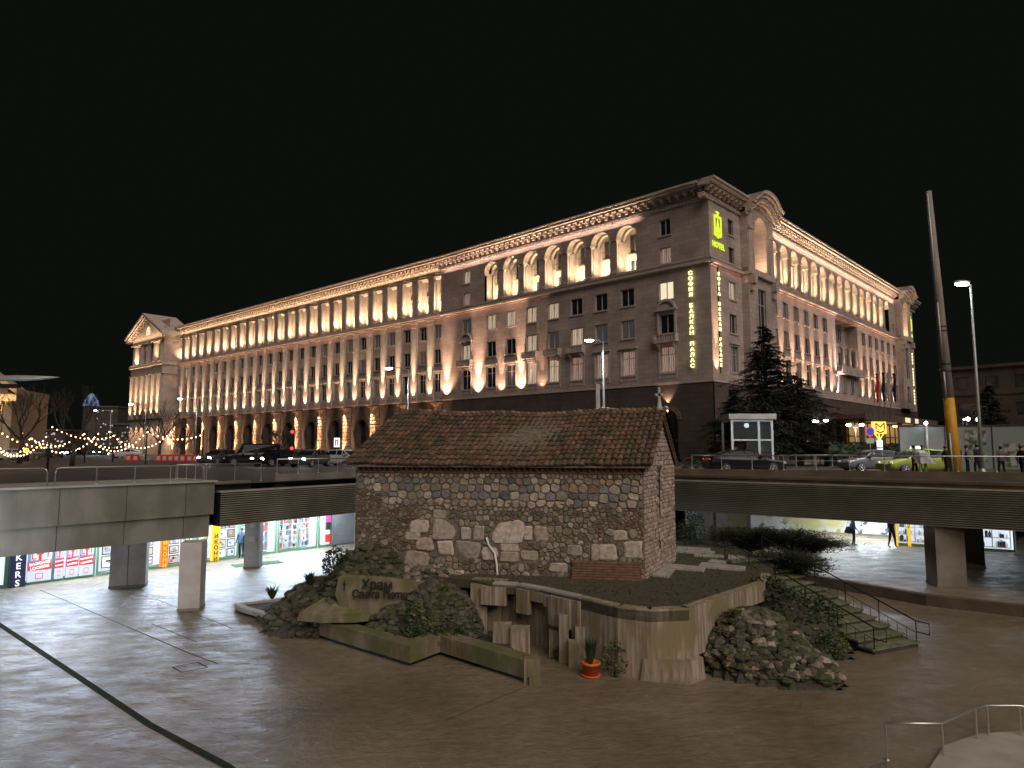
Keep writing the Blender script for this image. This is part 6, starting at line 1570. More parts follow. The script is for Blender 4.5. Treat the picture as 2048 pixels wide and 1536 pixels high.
# yellow pole with cable cover
yb = D(1912, 945, 37); yt = D(1857, 383, 37)
t = thing('trolley_pole', 'tall leaning concrete pole with yellow painted lower third', 'pole', (yb.x, 37, ZS)); tp = yt - Vector((yb.x, 37, ZS))
b = MB(); at_ = lambda f: tp * f
rr = lambda f: .31 - .16 * f
b.tube([at_(0), at_(.27)], [rr(0), rr(.27)], 14); b.build('painted_shaft', t, mat='yelpaint')
b = MB(); b.tube([at_(.2701), at_(.6), at_(1)], [rr(.27), rr(.6), rr(1)], 14); b.build('shaft', t, mat='polegrey')
for (f0, f1) in ((0, .15), (.27, .36), (.40, .60), (.61, .99)):
    b = MB(); b.tube([at_(f0) + Vector((-rr(f0) * .9, -rr(f0) * .6, 0)), at_(f1) + Vector((-rr(f1) * .9, -rr(f1) * .6, 0))], .055, 6)
    b.build('cable_cover', t, mat='galv')
b = MB()
for f in (.36, .385, .50, .515): b.tube([at_(f), at_(f + .004)], [rr(f) + .03] * 2, 14)
b.build('clamp', t, mat='black')
# camera mast beside the middle lamp
q = D(1196, 815, 50); t = thing('camera_mast', 'galvanised mast with control box and a traffic camera arm behind the church ridge', 'mast', (q.x, 50, ZS))
b = MB(); b.box(-.14, .14, -.1, .1, 0, 6.3); b.build('post', t, mat='galv'); b = MB(); b.box(-.75, -.15, -.15, .15, 2.0, 2.9); b.box(-.3, .3, -.2, .2, 4.2, 4.5); b.build('control_box', t, mat='galv')
b = MB(); b.tube([(0, 0, 4.6), (1.4, 0, 4.45), (2.6, 0, 4.1)], .05, 6); b.build('camera_arm', t, mat='galv'); b = MB(); b.box(2.2, 2.7, -.15, .15, 4.1, 4.4); b.box(2.05, 2.2, -.1, .1, 4.15, 4.3); b.build('camera', t, mat='carwhite')

#==================================================================== PEOPLE
def human(label, loc, rz, h=1.75, top='cloth_dark', legs='cloth_dark', stride=.12, arm=.25, sit=False, hat=False, armup=False, group=None):
    """one skinned body; clothes by height"""
    s = h / 1.75; P = []; E = []; R = []
    def v(x, y, z, r, parent=None):
        P.append((x * s, y * s, z * s)); R.append(r * s); i = len(P) - 1
        if parent is not None: E.append((parent, i))
        return i
    pel = v(0, 0, .95, .135); w1 = v(0, .01, 1.12, .125, pel); ch = v(0, 0, 1.32, .155, w1); nk = v(0, 0, 1.47, .065, ch); hd = v(0, -.01, 1.60, .085, nk); ht = v(0, 0, 1.69, .075, hd); no = v(0, -.085, 1.60, .02, hd)
    for sg in (-1, 1):
        hp = v(sg * .10, 0, .88, .095, pel); kn = v(sg * .11, -stride * sg * .5 - .02, .48, .065, hp); an = v(sg * .11, stride * sg * .9 * -1 + .03, .09, .042, kn); tt = v(sg * .12, stride * -sg * .9 - .15, .03, .032, an)
        sh_ = v(sg * .19, 0, 1.40, .062, ch)
        if armup and sg > 0: el = v(sg * .28, -.16, 1.22, .045, sh_); wr = v(sg * .14, -.34, 1.34, .032, el); dz = .06
        else: el = v(sg * .25, arm * sg * .2 + .03, 1.13, .045, sh_); wr = v(sg * .26, arm * sg * .5 - .08, .88, .03, el); dz = -.05
        pm = v(P[wr][0] / s, P[wr][1] / s - .015, P[wr][2] / s + dz, .026, wr)
        px0, py0, pz0 = [q / s for q in P[pm]]
        for k in range(4):
            m_ = v(px0 + (k - 1.5) * .014, py0 - .012, pz0 + (.04 + .006 * (k in (1, 2))) * (1 if dz > 0 else -1), .0085, pm); v(px0 + (k - 1.5) * .014, py0 - .03, pz0 + (.07 + .008 * (k in (1, 2))) * (1 if dz > 0 else -1), .0075, m_)
        v(px0 - sg * .035, py0 - .03, pz0 + .02 * (1 if dz > 0 else -1), .009, pm)
    me = bpy.data.meshes.new('body'); me.from_pydata(P, E, []); o = bpy.data.objects.new('body_tmp', me); COL.objects.link(o)
    mod = o.modifiers.new('s', 'SKIN'); sv = me.skin_vertices[0].data
    for i, r in enumerate(R): sv[i].radius = (r, r)
    sv[0].use_root = True; o.modifiers.new('u', 'SUBSURF').levels = 1
    bpy.context.view_layer.update(); m2 = bpy.data.meshes.new_from_object(o.evaluated_get(bpy.context.evaluated_depsgraph_get())); bpy.data.objects.remove(o)
    m2.materials.clear()
    for mt in (legs, top, 'skin', 'black'): m2.materials.append(M[mt])
    for f in m2.polygons:
        z = f.center.z / s; far_ = abs(f.center.x) / s
        hand = far_ > .19 and (z < .87 or (armup and z > 1.30 and f.center.y < -.25 * s)); f.material_index = 3 if z < .07 else (2 if z > 1.50 or (hand and z > .7) else (0 if z < .92 and far_ < .2 else 1)); f.use_smooth = True
    t = thing('person', label, 'person', loc, rz, group); b_ = bpy.data.objects.new('body', m2); COL.objects.link(b_); b_.parent = t
    b = MB(); b.sphere((0, .015 * s, 1.655 * s), .105 * s, 10, (.95, 1.05, 1.0)); b.build('hair', t, mat='black')
    for sg in (-1, 1):
        b = MB(); b.sphere((sg * .03 * s, -.085 * s, 1.625 * s), .011 * s, 6); b.build('eye', t, mat='carwhite')
    return t
def bag(label, loc, s=1.0, mat='black', name='shoulder_bag'):
    t = thing(name, label, 'bag', loc, .3); b = MB(); b.sphere((0, 0, 0), .2 * s, 10, (.7, 1.0, 1.0)); b.box(-.13 * s, .13 * s, -.17 * s, .17 * s, -.18 * s, -.02); b.build('pouch', t, mat=mat); b = MB(); b.tube([(0, -.14 * s, .12 * s), (0, -.05, .45 * s), (0, .05, .45 * s), (0, .14 * s, .12 * s)], .015, 5); b.build('strap', t, mat=mat); return t
q = G(1708, 1092, ZR); human('person in blue jacket and dark trousers with a round bag on the lit floor', q, radians(80), 1.86, 'cloth_blue', 'cloth_dark', .10); bag('round black bag carried at the hip of the person in blue', (q.x - .30, q.y, q.z + 1.0), 1.1)
q = G(1785, 1095, ZR); human('person in black standing with legs apart by the yellow posts', q, radians(20), 1.9, 'cloth_dark', 'cloth_dark', .16); q = G(1803, 1085, ZR); bag('dark handbag hanging beside the person in black', (q.x, q.y, q.z + .35), .9, 'cloth_dark', 'handbag')
q = G(482, 1117, ZF); human('person in dark clothes standing in a shop doorway behind the left pillar', q, radians(0), 1.8, 'cloth_blue', 'cloth_dark', .05)
gP = 'people in the street behind the right railing'
for (px, y, rz_, h, a_, c_, l) in ((1829, 39.0, 30, 1.76, 'cloth_grey', 'cloth_dark', 'person in grey jacket left of the one in the pale cape'), (1846, 38.8, -20, 1.78, 'cloth_dark', 'hivis', 'person with bright green trousers and a pale translucent cape'),
                              (1893, 39.2, 90, 1.74, 'cloth_dark', 'cloth_dark', 'person in black hugging the left side of the yellow pole'), (1935, 38.4, 60, 1.76, 'cloth_grey', 'cloth_dark', 'person with pale hood right of the yellow pole'), (1955, 38.9, 200, 1.84, 'cloth_dark', 'cloth_dark', 'tall person in dark jacket turned away right of the yellow pole'),
                              (2003, 38.2, 180, 1.72, 'cloth_grey', 'cloth_dark', 'person leaning at the railing below the ivy hoarding'), (2044, 37.4, 90, 1.75, 'cloth_dark', 'cloth_dark', 'person in black at the right edge of the photo')):
    q = D(px, 930, y); human(l, (q.x, y, ZS), radians(rz_), h, a_, c_, .08, group=gP)
q = D(1916, 900, 50); human('distant person in dark purple before the poster hoarding', (q.x, 50, ZS), 0, 1.75, 'cloth_dark', 'cloth_dark', .05, group=gP)
q = D(513, 905, 57); human('person silhouetted against the headlights left of the church', (q.x, 57, ZS), 0, 1.75, 'cloth_dark', 'cloth_dark', .08)
q = D(1846, 930, 38.6); t = thing('rain_cape', 'pale translucent plastic cape draped on the person with green trousers', 'cape', (q.x, 38.8, ZS + .7))
M['cape'] = nmat('plastic_cape', (.45, .45, .44), (.28, .28, .27), rough=.3, scale=4)
b = MB(); n_ = 14; rg = []
for (r_, z_, ox) in ((.18, .78, 0), (.32, .62, .05), (.42, .3, .12), (.55, .02, .2)):
    rg.append(b.pts([(ox + r_ * (1 + .14 * (k % 2)) * cos(2 * pi * k / n_), r_ * .7 * (1 + .14 * (k % 2)) * sin(2 * pi * k / n_), z_) for k in range(n_)]))
for a_, c_ in zip(rg[:-1], rg[1:]):
    for k in range(n_): b.face([a_ + k, a_ + (k + 1) % n_, c_ + (k + 1) % n_, c_ + k])
b.build('cloth', t, mat='cape')

#==================================================================== TREES
def grow(b, p, d, L, r, lv, rnd, n=3, spread=.55, upb=.12, minr=.006):
    q = p; dd = d.copy(); pts = [p]; rs = [r]
    for k in range(3):
        dd = (dd + Vector((rnd.gauss(0, .12), rnd.gauss(0, .12), rnd.gauss(.02, .06) + upb * .3))).normalized(); q = q + dd * L / 3; pts.append(q); rs.append(max(minr, r * (1 - .16 * (k + 1))))
    b.tube(pts, rs, 5 if lv > 1 else 3, cap=False)
    if lv <= 0: return
    for k in range(n):
        f = rnd.uniform(.45, 1); o = pts[0].lerp(pts[-1], f) if k else pts[-1]
        a = Vector((rnd.gauss(0, 1), rnd.gauss(0, 1), rnd.gauss(0, .6))).normalized(); nd = (dd + a * spread + Vector((0, 0, upb))).normalized()
        grow(b, o, nd, L * rnd.uniform(.6, .8), r * .55, lv - 1, rnd, n, spread, upb, minr)
def bare_tree(label, loc, h, seed, lv=5, n=3, spread=.75, group='bare winter trees'):
    rnd = random.Random(seed); t = thing('bare_tree', label, 'tree', loc, 0, group)
    b = MB(); b.tube([(0, 0, 0), (.05, 0, h * .14), (.12, .05, h * .27)], [h * .028, h * .023, h * .02], 8); b.build('trunk', t, mat='bark')
    b = MB()
    for k in range(4):
        a = 2 * pi * k / 4 + rnd.random(); grow(b, Vector((.12, .05, h * .26)), Vector((cos(a) * .8, sin(a) * .8, 1)).normalized(), h * .27, h * .014, lv - 1, rnd, n, spread, .15, h * .0012)
    b.build('crown', t, mat='bark'); return t
q = D(318, 905, 92); bare_tree('dark bare tree with spreading crown in front of the end pavilion', (q.x, 92, ZS), 8.2, 3, 6)
q = D(145, 905, 60); bare_tree('tall thin bare tree with many pale stems left of the boulevard', (q.x, 60, ZS), 7.5, 5, 5, spread=.35)
q = D(40, 905, 70); bare_tree('faint bare tree near the left edge', (q.x, 70, ZS), 9, 6, 5, spread=.5)
q = D(245, 905, 110); bare_tree('small bare tree left of the dark spreading one', (q.x, 110, ZS), 6, 8, 5)
q = D(555, 905, 66); bare_tree('small dark bare tree in front of the lit half columns', (q.x, 66, ZS), 4.2, 9, 5, n=4)
q = D(360, 905, 88); bare_tree('slim bare tree by the red white barriers', (q.x, 88, ZS), 5.5, 10, 5)
def conifer(label, loc, h, R, seed, tiers=30):
    rnd = random.Random(seed); t = thing('conifer_tree', label, 'tree', loc, 0)
    b = MB(); b.tube([(0, 0, 0), (.1, 0, h * .5), (0, .1, h)], [.34, .2, .03], 8); b.build('trunk', t, mat='bark')
    b = MB()
    for i in range(tiers):
        f = i / tiers; z = h * (.10 + .88 * f); rr_ = R * (1 - f) ** .9 * rnd.uniform(.75, 1.15) + .25; m = 9 if f < .8 else 5
        for k in range(m):
            a = rnd.uniform(0, 2 * pi); L = rr_ * rnd.uniform(.55, 1.15); dr_ = -.10 * L + rnd.uniform(-.3, .35)
            P = [Vector((0, 0, z)), Vector((cos(a) * L * .5, sin(a) * L * .5, z + .12 * L * .5)), Vector((cos(a) * L, sin(a) * L, z + dr_))]
            b.mat('bark').tube(P, [.06, .04, .012], 3, cap=False)
            for j in range(int(16 + 26 * L)):
                u = rnd.uniform(.18, 1.0); q_ = (P[1].lerp(P[2], (u - .5) * 2) if u > .5 else P[0].lerp(P[1], u * 2)); wd = .38 * (1.15 - u) * L * .55 + .08
                q_ = q_ + Vector((-sin(a), cos(a), 0)) * rnd.uniform(-wd, wd) + Vector((0, 0, rnd.uniform(-.14, .08)))
                d_ = Vector((cos(a) + rnd.gauss(0, .5), sin(a) + rnd.gauss(0, .5), rnd.uniform(-.5, .15))).normalized() * rnd.uniform(.16, .34); sd_ = d_.cross(Vector((0, 0, 1))).normalized() * .07
                b.mat('leafc').poly([q_ - sd_, q_ + sd_, q_ + d_ + sd_ * .3, q_ + d_ - sd_ * .3])
    b.build('crown', t); return t
q = D(1535, 905, 62); conifer('tall dark cedar covering the hotel front right of its corner', (q.x, 62, ZS), 13.2, 6.6, 4, 42)
q = D(1470, 905, 66); conifer('smaller dark conifer to the left of the tall cedar', (q.x, 66, ZS), 7.6, 4.0, 6, 26)
q = D(1600, 905, 64); conifer('broad low conifer between the tall cedar and the hotel canopy', (q.x, 64, ZS), 8.8, 6.4, 8, 28)
q = D(1985, 900, 60); conifer('shadowy conifer behind the poster hoarding at the far right', (q.x, 60, ZS), 7.5, 3.0, 9, 20)
# hedge and verge in front of the hotel
def hedge(label, x0, x1, y, h, dp, seed):
    t = thing('hedge', label, 'hedge', ((x0 + x1) / 2, y, ZS)); b = MB(); w = (x1 - x0) / 2
    b.mat('leafd')
    b.box(-w + .1, w - .1, -dp / 2 + .1, dp / 2 - .1, 0, h - .1)
    for k in range(int(260 * w)):
        x = random.uniform(-w, w); z = random.uniform(0, h); yy = -dp / 2 if random.random() < .6 else random.uniform(-dp / 2, dp / 2); z = z if yy == -dp / 2 else h
        leaves(b, (x, yy, z), (.1, .1, .1), 1, .22, ['leafd', 'leafc'], 0)
    b.build('foliage', t); return t
hedge('dark clipped hedge across the street between the lamps and the metro sign', D(1650, 900, 60).x, D(1760, 900, 60).x, 60, 2.0, 1.2, 1)
hedge('dark rounded bush row right of the metro sign', D(1770, 900, 58).x, D(1800, 900, 58).x, 58, 1.9, 1.2, 2)
b = MB(); q = D(1990, 930, 44); b.prism([(q.x - 4, 39.6), (q.x + 6, 37), (q.x + 8, 47), (q.x - 3, 48)], ZS, ZS + .12); struct(b.build('grass_verge', mat='grass'))
q = D(1362, 905, 45); bush('shrub', 'small shrub at the street edge just right of the church roof', 'shrub', [((0, 0, .5), (.6, .5, .6))], 300, .12, ['leafd'], loc=(q.x, 42.5, ZS))

#==================================================================== STREET FURNITURE AND FAR THINGS
# glass lift booth
q0, q1 = D(1465, 905, 55), D(1545, 905, 55); w_ = q1.x - q0.x
t = thing('glass_lift', 'white framed glass lift booth standing in front of the cedar', 'lift booth', (q0.x, 55, ZS)); Hb = 4.35
b = MB()
for x in (0, w_ * .67, w_):
    for y in (0, 2.4): b.box(x - .09, x + .09, y - .09, y + .09, 0, Hb - .45)
b.box(0, w_, -.07, .07, Hb * .5, Hb * .5 + .12)
for x in (0, w_ * .67, w_): b.box(x - .07, x + .07, .05, 2.35, Hb - .62, Hb - .46)
b.box(0, w_, -.07, .07, Hb - .62, Hb - .46); b.build('frame', t, mat='galv')
b = MB(); b.prism([(-.3, -.3), (w_ + .3, -.3), (w_ + .2, 2.7), (-.2, 2.7)], Hb - .45, Hb); b.build('roof', t, mat='conc')
M['clear'] = nmat('booth_glass', (.10, .11, .11), rough=.08); M['clear'].node_tree.nodes['Principled BSDF'].inputs['Transmission Weight'].default_value = .7
b = MB(); b.box(.09, w_ * .67 - .09, -.02, .02, Hb * .5 + .13, Hb - .46); b.box(w_ * .67 + .09, w_ - .09, -.02, .02, .1, Hb - .46); b.box(w_ * .35, w_ * .67 - .09, -.02, .02, .1, Hb * .5 - .01); b.build('glazing', t, mat='clear')
b = MB(); b.box(.3, w_ * .62, 1.0, 1.1, .1, 2.0); b.build('door', t, mat='brickr')
b = MB(); b.box(w_ * .62, w_ * .67 + .3, .6, .7, .3, 2.0); b.build('control_panel', t, mat='carwhite')
lamp('POINT', (w_ * .5, 1.2, Hb - .9), 25, (.9, .95, 1), .2, parent=t)
# entrance canopy of the hotel
cA, cB_ = 34.0, 76.0
t = thing('entrance_canopy', 'long dark entrance canopy with a warm lit lobby beneath along the hotel right face', 'canopy', (HC.x, HC.y, 0)); WK = mkwall(t, WR.rz, 1)
b = MB(); b.box(30, 80, -6.5, -.15, 5.9, 6.5); b.box(30, 80, -6.7, -6.5, 5.7, 6.7); o = WK.build(b, 'roof', mat='parap')
b = MB()
for x in (31, 40, 50, 60, 70, 79): b.box(x - .3, x + .3, -6.2, -5.6, ZS, 5.9)
WK.build(b, 'column_row', mat='concdark')
b = MB(); b.box(42, 78, -.7, -.5, ZS, 5.8)
M['lobby'] = curtain_mat('lit_lobby', (1.0, .55, .14), .35)
WK.build(b, 'lobby_glazing', mat='lobby')
b = MB()
for k in range(12): b.box(42 + k * 3.2, 42.2 + k * 3.2, -.85, -.5, ZS, 5.8)
b.box(42, 78, -.8, -.5, 3.6, 3.8); WK.build(b, 'mullion_row', mat='black')
for x in (46, 54, 62, 70, 77): lamp('POINT', WK.P(x, -3.5, 5.2), 130, (1, .62, .25), .25, parent=t)
for k, x in enumerate((47, 55, 63, 71)):
    b = MB(); b.sphere((0, 0, 0), .28, 8, (1.6, 1, .6)); o = b.build('canopy_lamp', t, mat='bulb'); o.location = WK.P(x, -4.0, 5.4)
b = MB(); b.box(50, 53, -6.74, -6.71, 5.85, 6.6); b.box(56, 58, -6.74, -6.71, 5.85, 6.6); WK.build(b, 'light_panel', mat='lit3')
# fabric awning left of the canopy, on the cedar side
for k, (px, pt, col, l) in enumerate(((1742, 780, 'pennant_red', 'red flag hanging furled over the hotel canopy'), (1754, 778, 'cloth_dark', 'dark blue flag hanging between the red and the white one'), (1764, 778, 'pennant_white', 'white and green flag hanging over the canopy'), (1776, 780, 'cloth_dark', 'dark flag hanging at the right end of the flag row'))):
    if k == 0: M['pennant_red'] = nmat('red_cloth', (.5, .02, .015), rough=.9); M['pennant_white'] = nmat('white_cloth', (.5, .48, .45), rough=.9)
    g_ = D(px, pt, 84); t = thing('flag', l, 'flag', g_, radians(15), 'flags over the hotel canopy'); b = MB(); b.tube([(0, 0, -3.6), (.3, -.8, 2.2)], .05, 5); b.build('pole', t, mat='galv')
    b = MB(); n_ = 8; P = []
    for i in range(n_ + 1):
        f = i / n_; P.append([(.28 - .05 * f + .35 * cos(a_ * 1.05 + i) * (.35 + f * .5) * (a_ / 6), -.75 + .2 * sin(a_ + i * .5), 2.0 - f * 3.6) for a_ in range(6)])
    idx = [b.pts(r_) for r_ in P]
    for a_, c_ in zip(idx[:-1], idx[1:]):
        for k2 in range(5): b.face([a_ + k2, a_ + k2 + 1, c_ + k2 + 1, c_ + k2])
    b.build('cloth', t, mat=col)
# globe lamps
def globe(label, px, y, h, n, cool=True):
    q = D(px, 905, y); t = thing('globe_lamp', label, 'lamp post', (q.x, y, ZS), 0, 'clustered lamps before the hotel')
    b = MB(); b.tube([(0, 0, 0), (0, 0, h)], .06, 6); 
    for k in range(n): a = 2 * pi * k / n; b.tube([(0, 0, h - .3), (.7 * cos(a), .7 * sin(a) * .5, h - .05)], .03, 4)
    b.build('pole', t, mat='galv')
    for k in range(n):
        a = 2 * pi * k / n; b = MB(); b.sphere((.7 * cos(a), .7 * sin(a) * .5, h + .02), .2, 8, (1.3, 1.3, .7)); b.build('globe', t, mat='bulbw' if cool else 'bulb')
    lamp('POINT', (0, 0, h - .4), 110, (.85, .95, 1) if cool else (1, .7, .4), .2, parent=t)
globe('three headed lamp post left of the clipped hedge', 1640, 66, 4.2, 3); globe('two headed lamp post right of the clipped hedge', 1713, 72, 4.0, 2); globe('single lamp deep behind the cedar branches', 1600, 72, 2.2, 1, False)
q = D(1661, 780, 66)
# metro sign
q = D(1760, 900, 56); t = thing('metro_sign', 'illuminated yellow metro sign with a big M on a white lit post', 'metro sign', (q.x, 56, ZS))
M['metro'] = emat('backlit_metro_yellow', (1.0, .62, .10), 1.5, base=(.5, .3, .05))
b = MB(); b.box(-.52, .52, -.18, .18, 2.75, 3.75); b.build('sign_box', t, mat='metro')
b = MB()
for dz in (0, -.0): 
    for (x0, z0, x1, z1) in ((-.34, 3.08, -.34, 3.62), (-.34, 3.62, 0, 3.30), (0, 3.30, .34, 3.62), (.34, 3.62, .34, 3.08), (-.34, 2.99, 0, 2.84), (0, 2.84, .34, 2.99)): b.tube([(x0, -.2, z0), (x1, -.2, z1)], .045, 4)
b.build('letter_m', t, mat='cobalt' if False else 'pnavy')
b = MB(); b.tube([(-.62, 0, 3.1), (-.05, 0, 2.3)], .05, 5); b.tube([(.62, 0, 3.1), (.05, 0, 2.3)], .05, 5); b.tube([(0, 0, 0), (0, 0, 2.75)], .05, 6); b.build('bracket', t, mat='metro')
b = MB(); b.lathe([(0, .9), (.22, .9), (.22, 2.25), (0, 2.25)], n=12); b.build('lit_post', t, mat='pwhite')
b = MB(); b.lathe([(.225, 1.55), (.225, 1.68)], n=12); b.build('blue_band', t, mat='good2')
# no stopping sign + small plate
q = D(1741, 900, 54); t = thing('road_sign', 'round blue and red road sign with a small plate below it', 'road sign', (q.x, 54, ZS))
b = MB(); b.tube([(0, 0, 0), (0, 0, 3.3)], .035, 6); b.build('post', t, mat='galv')
def disc(r, z, y, mat, nm, t):
    b = MB(); P = [(r * cos(2 * pi * k / 20), r * sin(2 * pi * k / 20)) for k in range(20)]; s = b.pts([(x, y, z + v) for x, v in P] + [(x, y - .02, z + v) for x, v in P]); b.face([s + k for k in range(20)][::-1]); b.face([s + 20 + k for k in range(20)])
    for k in range(20): b.face([s + k, s + (k + 1) % 20, s + 20 + (k + 1) % 20, s + 20 + k])
    return b.build(nm, t, mat=mat)
disc(.36, 2.9, -.04, 'pred', 'rim', t); disc(.29, 2.9, -.065, 'cobalt', 'face', t); b = MB(); b.box(-.3, .3, -.06, -.04, 1.95, 2.35); b.build('plate', t, mat='marble')
# poster hoarding on the right
q0, q1 = D(1800, 905, 52), D(2300, 905, 48); d_ = (q1 - q0).xy; L_ = d_.length
t = thing('hoarding', 'long pale construction hoarding printed with faint pictures at the right', 'hoarding', (q0.x, q0.y, ZS), atan2(d_.y, d_.x))
b = MB(); b.box(0, L_, 0, .1, 0, 3.2); b.build('panel_wall', t, mat='poster')
b = MB(); b.box(-.05, L_, -.05, .15, 3.2, 3.3); b.build('top_rail', t, mat='black')
b = MB()
for k in range(7): b.box(k * 3.1 - .03, k * 3.1 + .03, -.04, 0, 0, 3.2)
b.build('batten_row', t, mat='iron')
M['print'] = nmat('dark_leaf_print', (.04, .06, .03), (.30, .30, .26), rough=.8, scale=2.2, lo=.42, hi=.58, detail=7)
for (x0, x1, z0, z1, nm) in ((6.6, 12.5, .2, 1.9, 'leaf_print'), (1.2, 2.6, .3, 1.3, 'leaf_print'), (4.4, 5.8, .6, 2.9, 'leaf_print')):
    b = MB(); b.box(x0, x1, -.02, -.004, z0, z1); b.build(nm, t, mat='print')
hb = t
for x in (1841,):
    q = D(1811 + 44, 905, 51); t2 = thing('blue_post', 'slim post lit blue white at the left end of the hoarding', 'post', (q.x, 51, ZS)); b = MB(); b.tube([(0, 0, 0), (0, 0, 3.3)], .12, 8); b.build('shaft', t2, mat='galv'); b = MB(); b.sphere((0, 0, 3.45), .13); b.build('lamp', t2, mat='hl')
for (px, py, r_, l) in ((1936, 838, .17, 'bright white worklight over the hoarding, left one'), (1957, 839, .2, 'bright white worklight over the hoarding by the lamp post'), (1977, 840, .08, 'small worklight right of the lamp post'), (1985, 840, .08, 'second small worklight over the hoarding'), (1928, 839, .07, 'faint worklight left of the bright pair')):
    q = D(px, py, 62); t2 = thing('worklight', l, 'worklight', q, 0, 'worklights above the hoarding'); b = MB(); b.sphere((0, 0, 0), r_, 8); b.build('lens', t2, mat='bulbw'); b = MB(); b.box(-r_, r_, .1, .25, -r_, r_); b.tube([(0, .2, 0), (0, .2, ZS - q.z)], .04, 5); b.build('stand', t2, mat='black')
# far right dark building
q0, q1 = D(1885, 742, 120), D(2300, 742, 100); d_ = (q1 - q0).xy
t = thing('far_building', 'dim old building behind the hoarding at the far right', 'building', (q0.x, q0.y, 0), atan2(d_.y, d_.x)); hz = q0.z; L_ = d_.length
b = MB(); hs = [(2 + 4.2 * k, 4.0 + 4.2 * k, z_, z_ + 2.2, .3) for k in range(int((L_ - 4) / 4.2)) for z_ in (hz - 3.6, hz - 8.2, hz - 12.6)]
holes_wall(b, 0, L_, 0, hz, hs); b.poly([(0, 0, 0), (0, 15, 0), (0, 15, hz), (0, 0, hz)]); b.build('wall', t, mat='tan')
b = MB(); b.box(-.4, L_, -.5, .2, hz, hz + .5); b.box(0, L_, -.2, .1, hz - 4.6, hz - 4.3); b.build('cornice', t, mat='tan')
b = MB(); b.box(.1, L_, .31, .35, .5, hz - .3); b.build('window_glazing', t, mat='glass'); b = MB(); b.box(0, L_, .3, 15, hz - .1, hz); b.build('roof', t, mat='roofm')
# gold lit building at the left edge
q = D(40, 780, 95); t = thing('gold_building', 'corner of a gold lit building with a sloping cornice at the left edge', 'building', (q.x - 1.0, 95, 0), radians(14)); hz = D(0, 715, 95).z
b = MB(); b.box(-30, 0, 0, .6, ZS, hz - 5); b.box(-30, -.6, 0, 14, hz - 5, hz - 4.2); b.box(0, .02, 0, 12, ZS, hz - 5); b.build('wall', t, mat='gold')
b = MB(); v = b.pts([(.8, -.9, hz - 5.2), (-9, -.9, hz + 2.0), (-9, -.9, hz + 2.8), (.8, -.9, hz - 4.4), (.8, 2, hz - 5.2), (-9, 2, hz + 2.0), (-9, 2, hz + 2.8), (.8, 2, hz - 4.4)])
for f in ((0, 1, 2, 3), (4, 7, 6, 5), (0, 4, 5, 1), (3, 2, 6, 7), (0, 3, 7, 4)): b.face([v + i for i in f])
b.box(-30, .8, -.8, .2, hz - 6.2, hz - 5.25); b.build('cornice', t, mat='gold')
b = MB()
for k in range(8): b.box(-2.0 - 3 * k, -1.0 - 3 * k, -.35, 0, ZS + 4, hz - 6.3)
b.build('pilaster_row', t, mat='gold')
for k in range(5): lamp('SPOT', (-1.5 - 3 * k, -1.8, ZS + 3.5), 5000, (1, .68, .3), .1, (0, .12, 1), 45, .7, t, name='uplight')
lamp('AREA', (-5, -1.6, hz - 6.5), 500, (1, .7, .35), parent=t, sx=12, sy=.3, name='strip_light').rotation_euler = (pi, 0, 0)
# far boulevard buildings behind the string lights
M['farlit'] = emat('far_lit_window', (.95, .9, .75), .6)
rnd = random.Random(3)
for (px0, px1, y, ptop, l) in ((60, 130, 230, 862, 'low far building with scattered windows on the left'), (172, 232, 260, 815, 'dim far block rising behind the string lights'), (225, 268, 210, 850, 'far building dotted with white lights beside the end pavilion'), (128, 175, 300, 868, 'lowest far building at the end of the boulevard')):
    a_, c_ = D(px0, 890, y), D(px1, 890, y); h_ = D(px0, ptop, y).z; t = thing('far_building', l, 'building', (a_.x, y, 0), 0, 'far buildings down the boulevard'); w_ = c_.x - a_.x
    b = MB(); b.box(0, w_, 0, 12, 0, h_); b.build('wall', t, mat='tan'); b = MB(); b.box(-.3, w_ + .3, -.4, 12.3, h_, h_ + .6); b.build('roof', t, mat='roofm')
    wn = None
    for k in range(26):
        x, z = rnd.uniform(.05, .9) * w_, rnd.uniform(.15, .92) * h_
        if wn is None: b = MB(); b.box(0, .42, -.05, -.01, 0, .5); wn = b.build('window', t, mat='farlit'); o = wn
        else: o = wn.copy(); COL.objects.link(o)
        o.location = (x, 0, z)
# light festoons
def festoon(label, A, B, sag, n, r=.075, y0=None):
    r = r * (A[1] / 60) ** .5; n = int(n * 1.15)
    t = thing('string_lights', label, 'string lights', A, 0, 'festoons of warm bulbs over the left street'); A, B = Vector(A), Vector(B)
    f = lambda u: (B - A) * u + Vector((0, 0, -4 * sag * u * (1 - u)))
    b = MB(); b.tube([f(k / 16) for k in range(17)], .015, 3); b.build('wire', t, mat='black')
    first = None
    for k in range(n):
        u = (k + .5) / n
        if first is None: b = MB(); b.sphere((0, 0, 0), r, 6); first = b.build('bulb', t, mat='bulb'); o = first
        else: o = first.copy(); COL.objects.link(o)
        o.location = f(u) + Vector((0, 0, -r))
FS = [((-10, 885), (95, 868), 45, 1.2, 14), ((0, 862), (170, 866), 70, 1.6, 16), ((60, 872), (200, 862), 62, 1.8, 16), ((100, 850), (225, 872), 75, .8, 13), ((165, 862), (290, 866), 70, 2.0, 15), ((215, 858), (345, 860), 65, 1.8, 15),
      ((290, 860), (405, 868), 60, .6, 11), ((0, 900), (62, 872), 55, 1.0, 9), ((40, 862), (130, 890), 80, .6, 10), ((180, 880), (262, 884), 85, .8, 9)]
